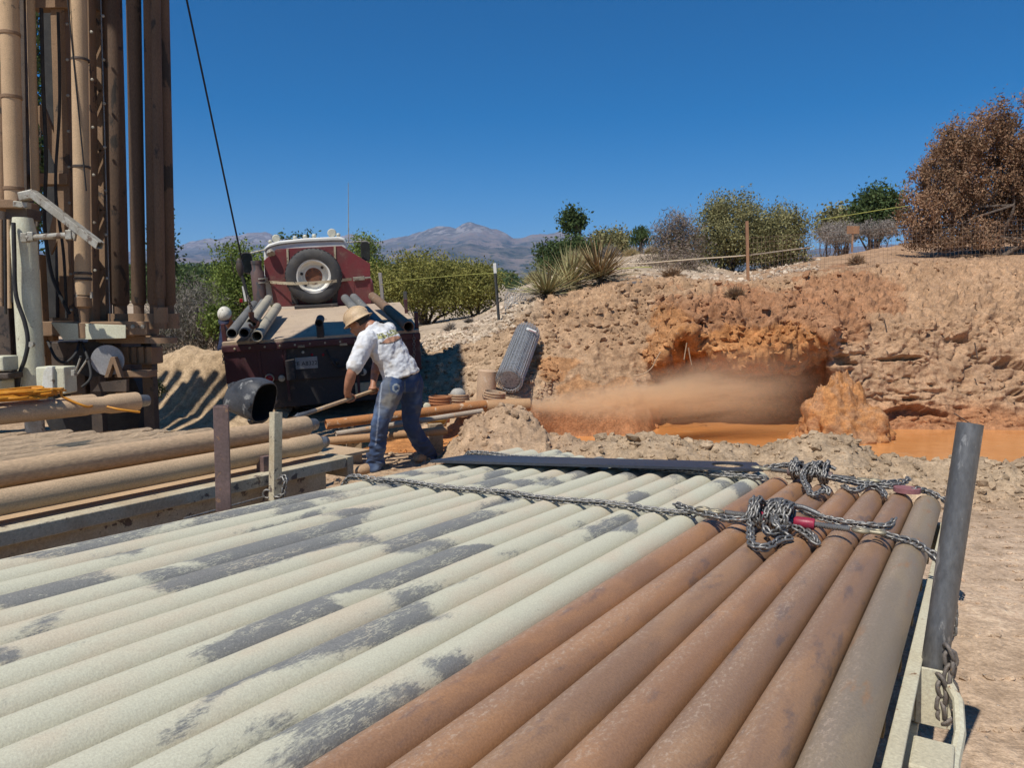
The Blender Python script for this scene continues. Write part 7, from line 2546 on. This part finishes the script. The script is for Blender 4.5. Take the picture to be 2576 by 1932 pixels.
# mound of thrown mud standing in the pool
def mound():
    a = at(2122, 1096, 9.25)
    n, m = 120, 70
    th = np.linspace(0, 2 * math.pi, n, endpoint=False)
    ph = np.linspace(-.25, math.pi / 2, m)
    TH, PH = np.meshgrid(th, ph, indexing='ij')
    D = np.stack([np.cos(TH) * np.cos(PH), np.sin(TH) * np.cos(PH), np.sin(PH)], -1).reshape(-1, 3)
    r = 1 + .30 * fbm(D * 1.3 + 70, 2) + .13 * fbm(D * 4 + 20, 3) + .06 * fbm(D * 11, 3) + .02 * fbm(D * 30, 2)
    P = D * r[:, None] * np.array([.52, .40, .74])
    z = P[:, 2].clip(0) / .74
    P[:, :2] *= (1.12 - .42 * z)[:, None]
    P[:, 0] -= .10 * z
    P[:, 2] += POOL_Z
    P = P + np.array([a.x, a.y, 0])
    idx = np.arange(n * m).reshape(n, m)
    nx = np.roll(idx, -1, 0)
    Fq = np.stack([idx[:, :-1], nx[:, :-1], nx[:, 1:], idx[:, 1:]], -1).reshape(-1, 4)
    o = bigmesh('mud_mound', P, Fq, M_DIRT)
    c = o.data.color_attributes.new('soil', 'FLOAT_COLOR', 'POINT')
    k = sm(fbm(D * 5, 3), -.3, .4)[:, None]
    C = np.array([.50, .235, .085]) * (1 - k) + np.array([.44, .235, .115]) * k
    c.data.foreach_set('color', np.concatenate([C, np.full((len(C), 1), .35)], 1).astype(np.float32).ravel())
    tag(o, 'rough orange-brown mound of earth standing in the pool', 'mound')
mound()
# a few stones one can point at
def stone(u, v, Y, d, lab, col, seed):
    p = at(u, v, Y)
    b = MB().sphere((0, 0, 0), d, 14, 10)
    b.jitter(min(d) * .5, 1.3 / max(d), seed)
    o = b.build('rock', grime('rock_%d' % seed, col, tuple(c * .8 for c in col), None, 9, rough=.95, bump=.5, bscale=30), None, 40)
    o.location = p
    tag(o, lab, 'rock')
stone(1600, 716, 12.0, (.16, .10, .06), 'flat dark slab at the rim left of the pink shrub', (.13, .11, .10), 1)
stone(1330, 1082, 6.95, (.05, .04, .04), 'pale angular stone on the near dirt mound', (.55, .45, .34), 2)
#stone(1020, 1128, 6.62, (.26, .16, .10), 'lumpy pale clod of earth between the boots of the worker', (.52, .37, .24), 3)
stone(1350, 1180, 5.9, (.09, .07, .035), 'flat brown stone beyond the chain on the dirt berm', (.30, .19, .12), 4)
stone(1130, 868, 12.6, (.07, .06, .04), 'white stone on the gravel left of the T-post', (.66, .62, .55), 5)
# roots and sticks that hang out of the bank
M_ROOT = grime('pale_root', (.42, .30, .19), (.34, .24, .15), None, 10, rough=.9)
for i, (pts, lab) in enumerate(((((1595, 946), (1620, 940), (1640, 925), (1650, 905), (1662, 885)), 'forked pale root at the left edge of the cave'),
                               (((1728, 862), (1724, 885), (1721, 905)), 'thin root hanging before the dark of the cave'),
                               (((1732, 875), (1736, 900), (1740, 918)), 'second thin root hanging in the cave mouth'),
                               (((2400, 1040), (2460, 1075), (2520, 1092)), 'brown stick lying at the far pool edge'),
                               (((2452, 862), (2455, 880), (2459, 902)), 'dark twig stuck in the right-hand wall'),
                               (((2224, 806), (2228, 820), (2231, 836)), 'short dark twig in the upper right-hand wall'))):
    Y = 9.75 if i < 3 else (10.0 if i == 3 else 10.15)
    o = MB().tube(curve([at(u, v, Y) for u, v in pts], 4), .008, 6).build('root' if i < 3 else 'stick', M_ROOT if i < 3 else M_BARK, None, 60)
    tag(o, lab, 'root' if i < 3 else 'stick')

# ------------------------------------------------------------------ muddy spray blown from the discharge pipe
def spray():
    a, b_ = at(1335, 1020, 8.25), at(2030, 975, 9.7)
    ax = b_ - a
    L = ax.length
    x = ax.normalized()
    y = Vector((0, 0, 1)).cross(x).normalized()
    z = x.cross(y)
    M_ = Matrix(((x.x, y.x, z.x, a.x), (x.y, y.y, z.y, a.y), (x.z, y.z, z.z, a.z), (0, 0, 0, 1)))
    R0, K = .07, .175
    prof = [(0, .001), (0, R0)] + [(L * t, R0 + K * L * t) for t in (.25, .5, .75, .95)] + [(L * 1.08, R0 + K * L * .7), (L * 1.12, .001)]
    b = MB().lathe((0, 0, 0), (1, 0, 0), prof, 28, True, True)
    t = NT('muddy_spray')
    tc = t.n('TexCoord')
    sp = t.n('SeparateXYZ')
    t.l(tc.outputs['Object'], sp.inputs[0])
    mp = t.n('Mapping')
    t.l(tc.outputs['Object'], mp.inputs[0])
    mp.inputs['Scale'].default_value = (.38, 2.5, 2.5)
    n = t.noise(mp.outputs[0], 2.3, 5, .62, .5)
    Rx = t.math('ADD', t.math('MULTIPLY', sp.outputs[0], K), R0)
    zz_ = t.math('MULTIPLY', sp.outputs[2], sp.outputs[2])
    yy_ = t.math('MULTIPLY', sp.outputs[1], sp.outputs[1])
    rr = t.math('DIVIDE', t.math('SQRT', t.math('ADD', zz_, yy_)), Rx)
    fall = t.math('SUBTRACT', 1.0, rr, True)
    thin = t.math('DIVIDE', 1.0, t.math('ADD', t.math('MULTIPLY', Rx, 3.0), .06))
    endf = t.ramp(sp.outputs[0], L * 1.08, L * .35)
    fall = t.math('POWER', fall, 1.1)
    dens = t.math('MULTIPLY', t.math('MULTIPLY', fall, t.ramp(n, .30, .60)), t.math('MULTIPLY', thin, endf))
    dens = t.math('MULTIPLY', dens, 8.0)
    v = t.n('VolumePrincipled')
    v.inputs['Color'].default_value = (.995, .80, .55, 1)
    v.inputs['Anisotropy'].default_value = .1
    t.l(dens, v.inputs['Density'])
    t.l(v.outputs[0], t.out.inputs['Volume'])
    o = b.build('muddy_spray', t.m)
    o.matrix_world = M_
    tag(o, 'tan jet of muddy spray and dust blown across the pool', 'spray', kind='stuff')
spray()
# ------------------------------------------------------------------ air
def haze():
    b = MB().box((600, 4425, 480), (18600, 9750, 963))
    t = NT('thin_air')
    v = t.n('VolumePrincipled')
    v.inputs['Color'].default_value = (.30, .53, .96, 1)
    v.inputs['Density'].default_value = 7.0e-5
    v.inputs['Anisotropy'].default_value = .0
    t.l(v.outputs[0], t.out.inputs['Volume'])
    o = b.build('haze', t.m)
    tag(o, 'thin blue haze over the plain and mountains', 'haze', kind='stuff')
haze()
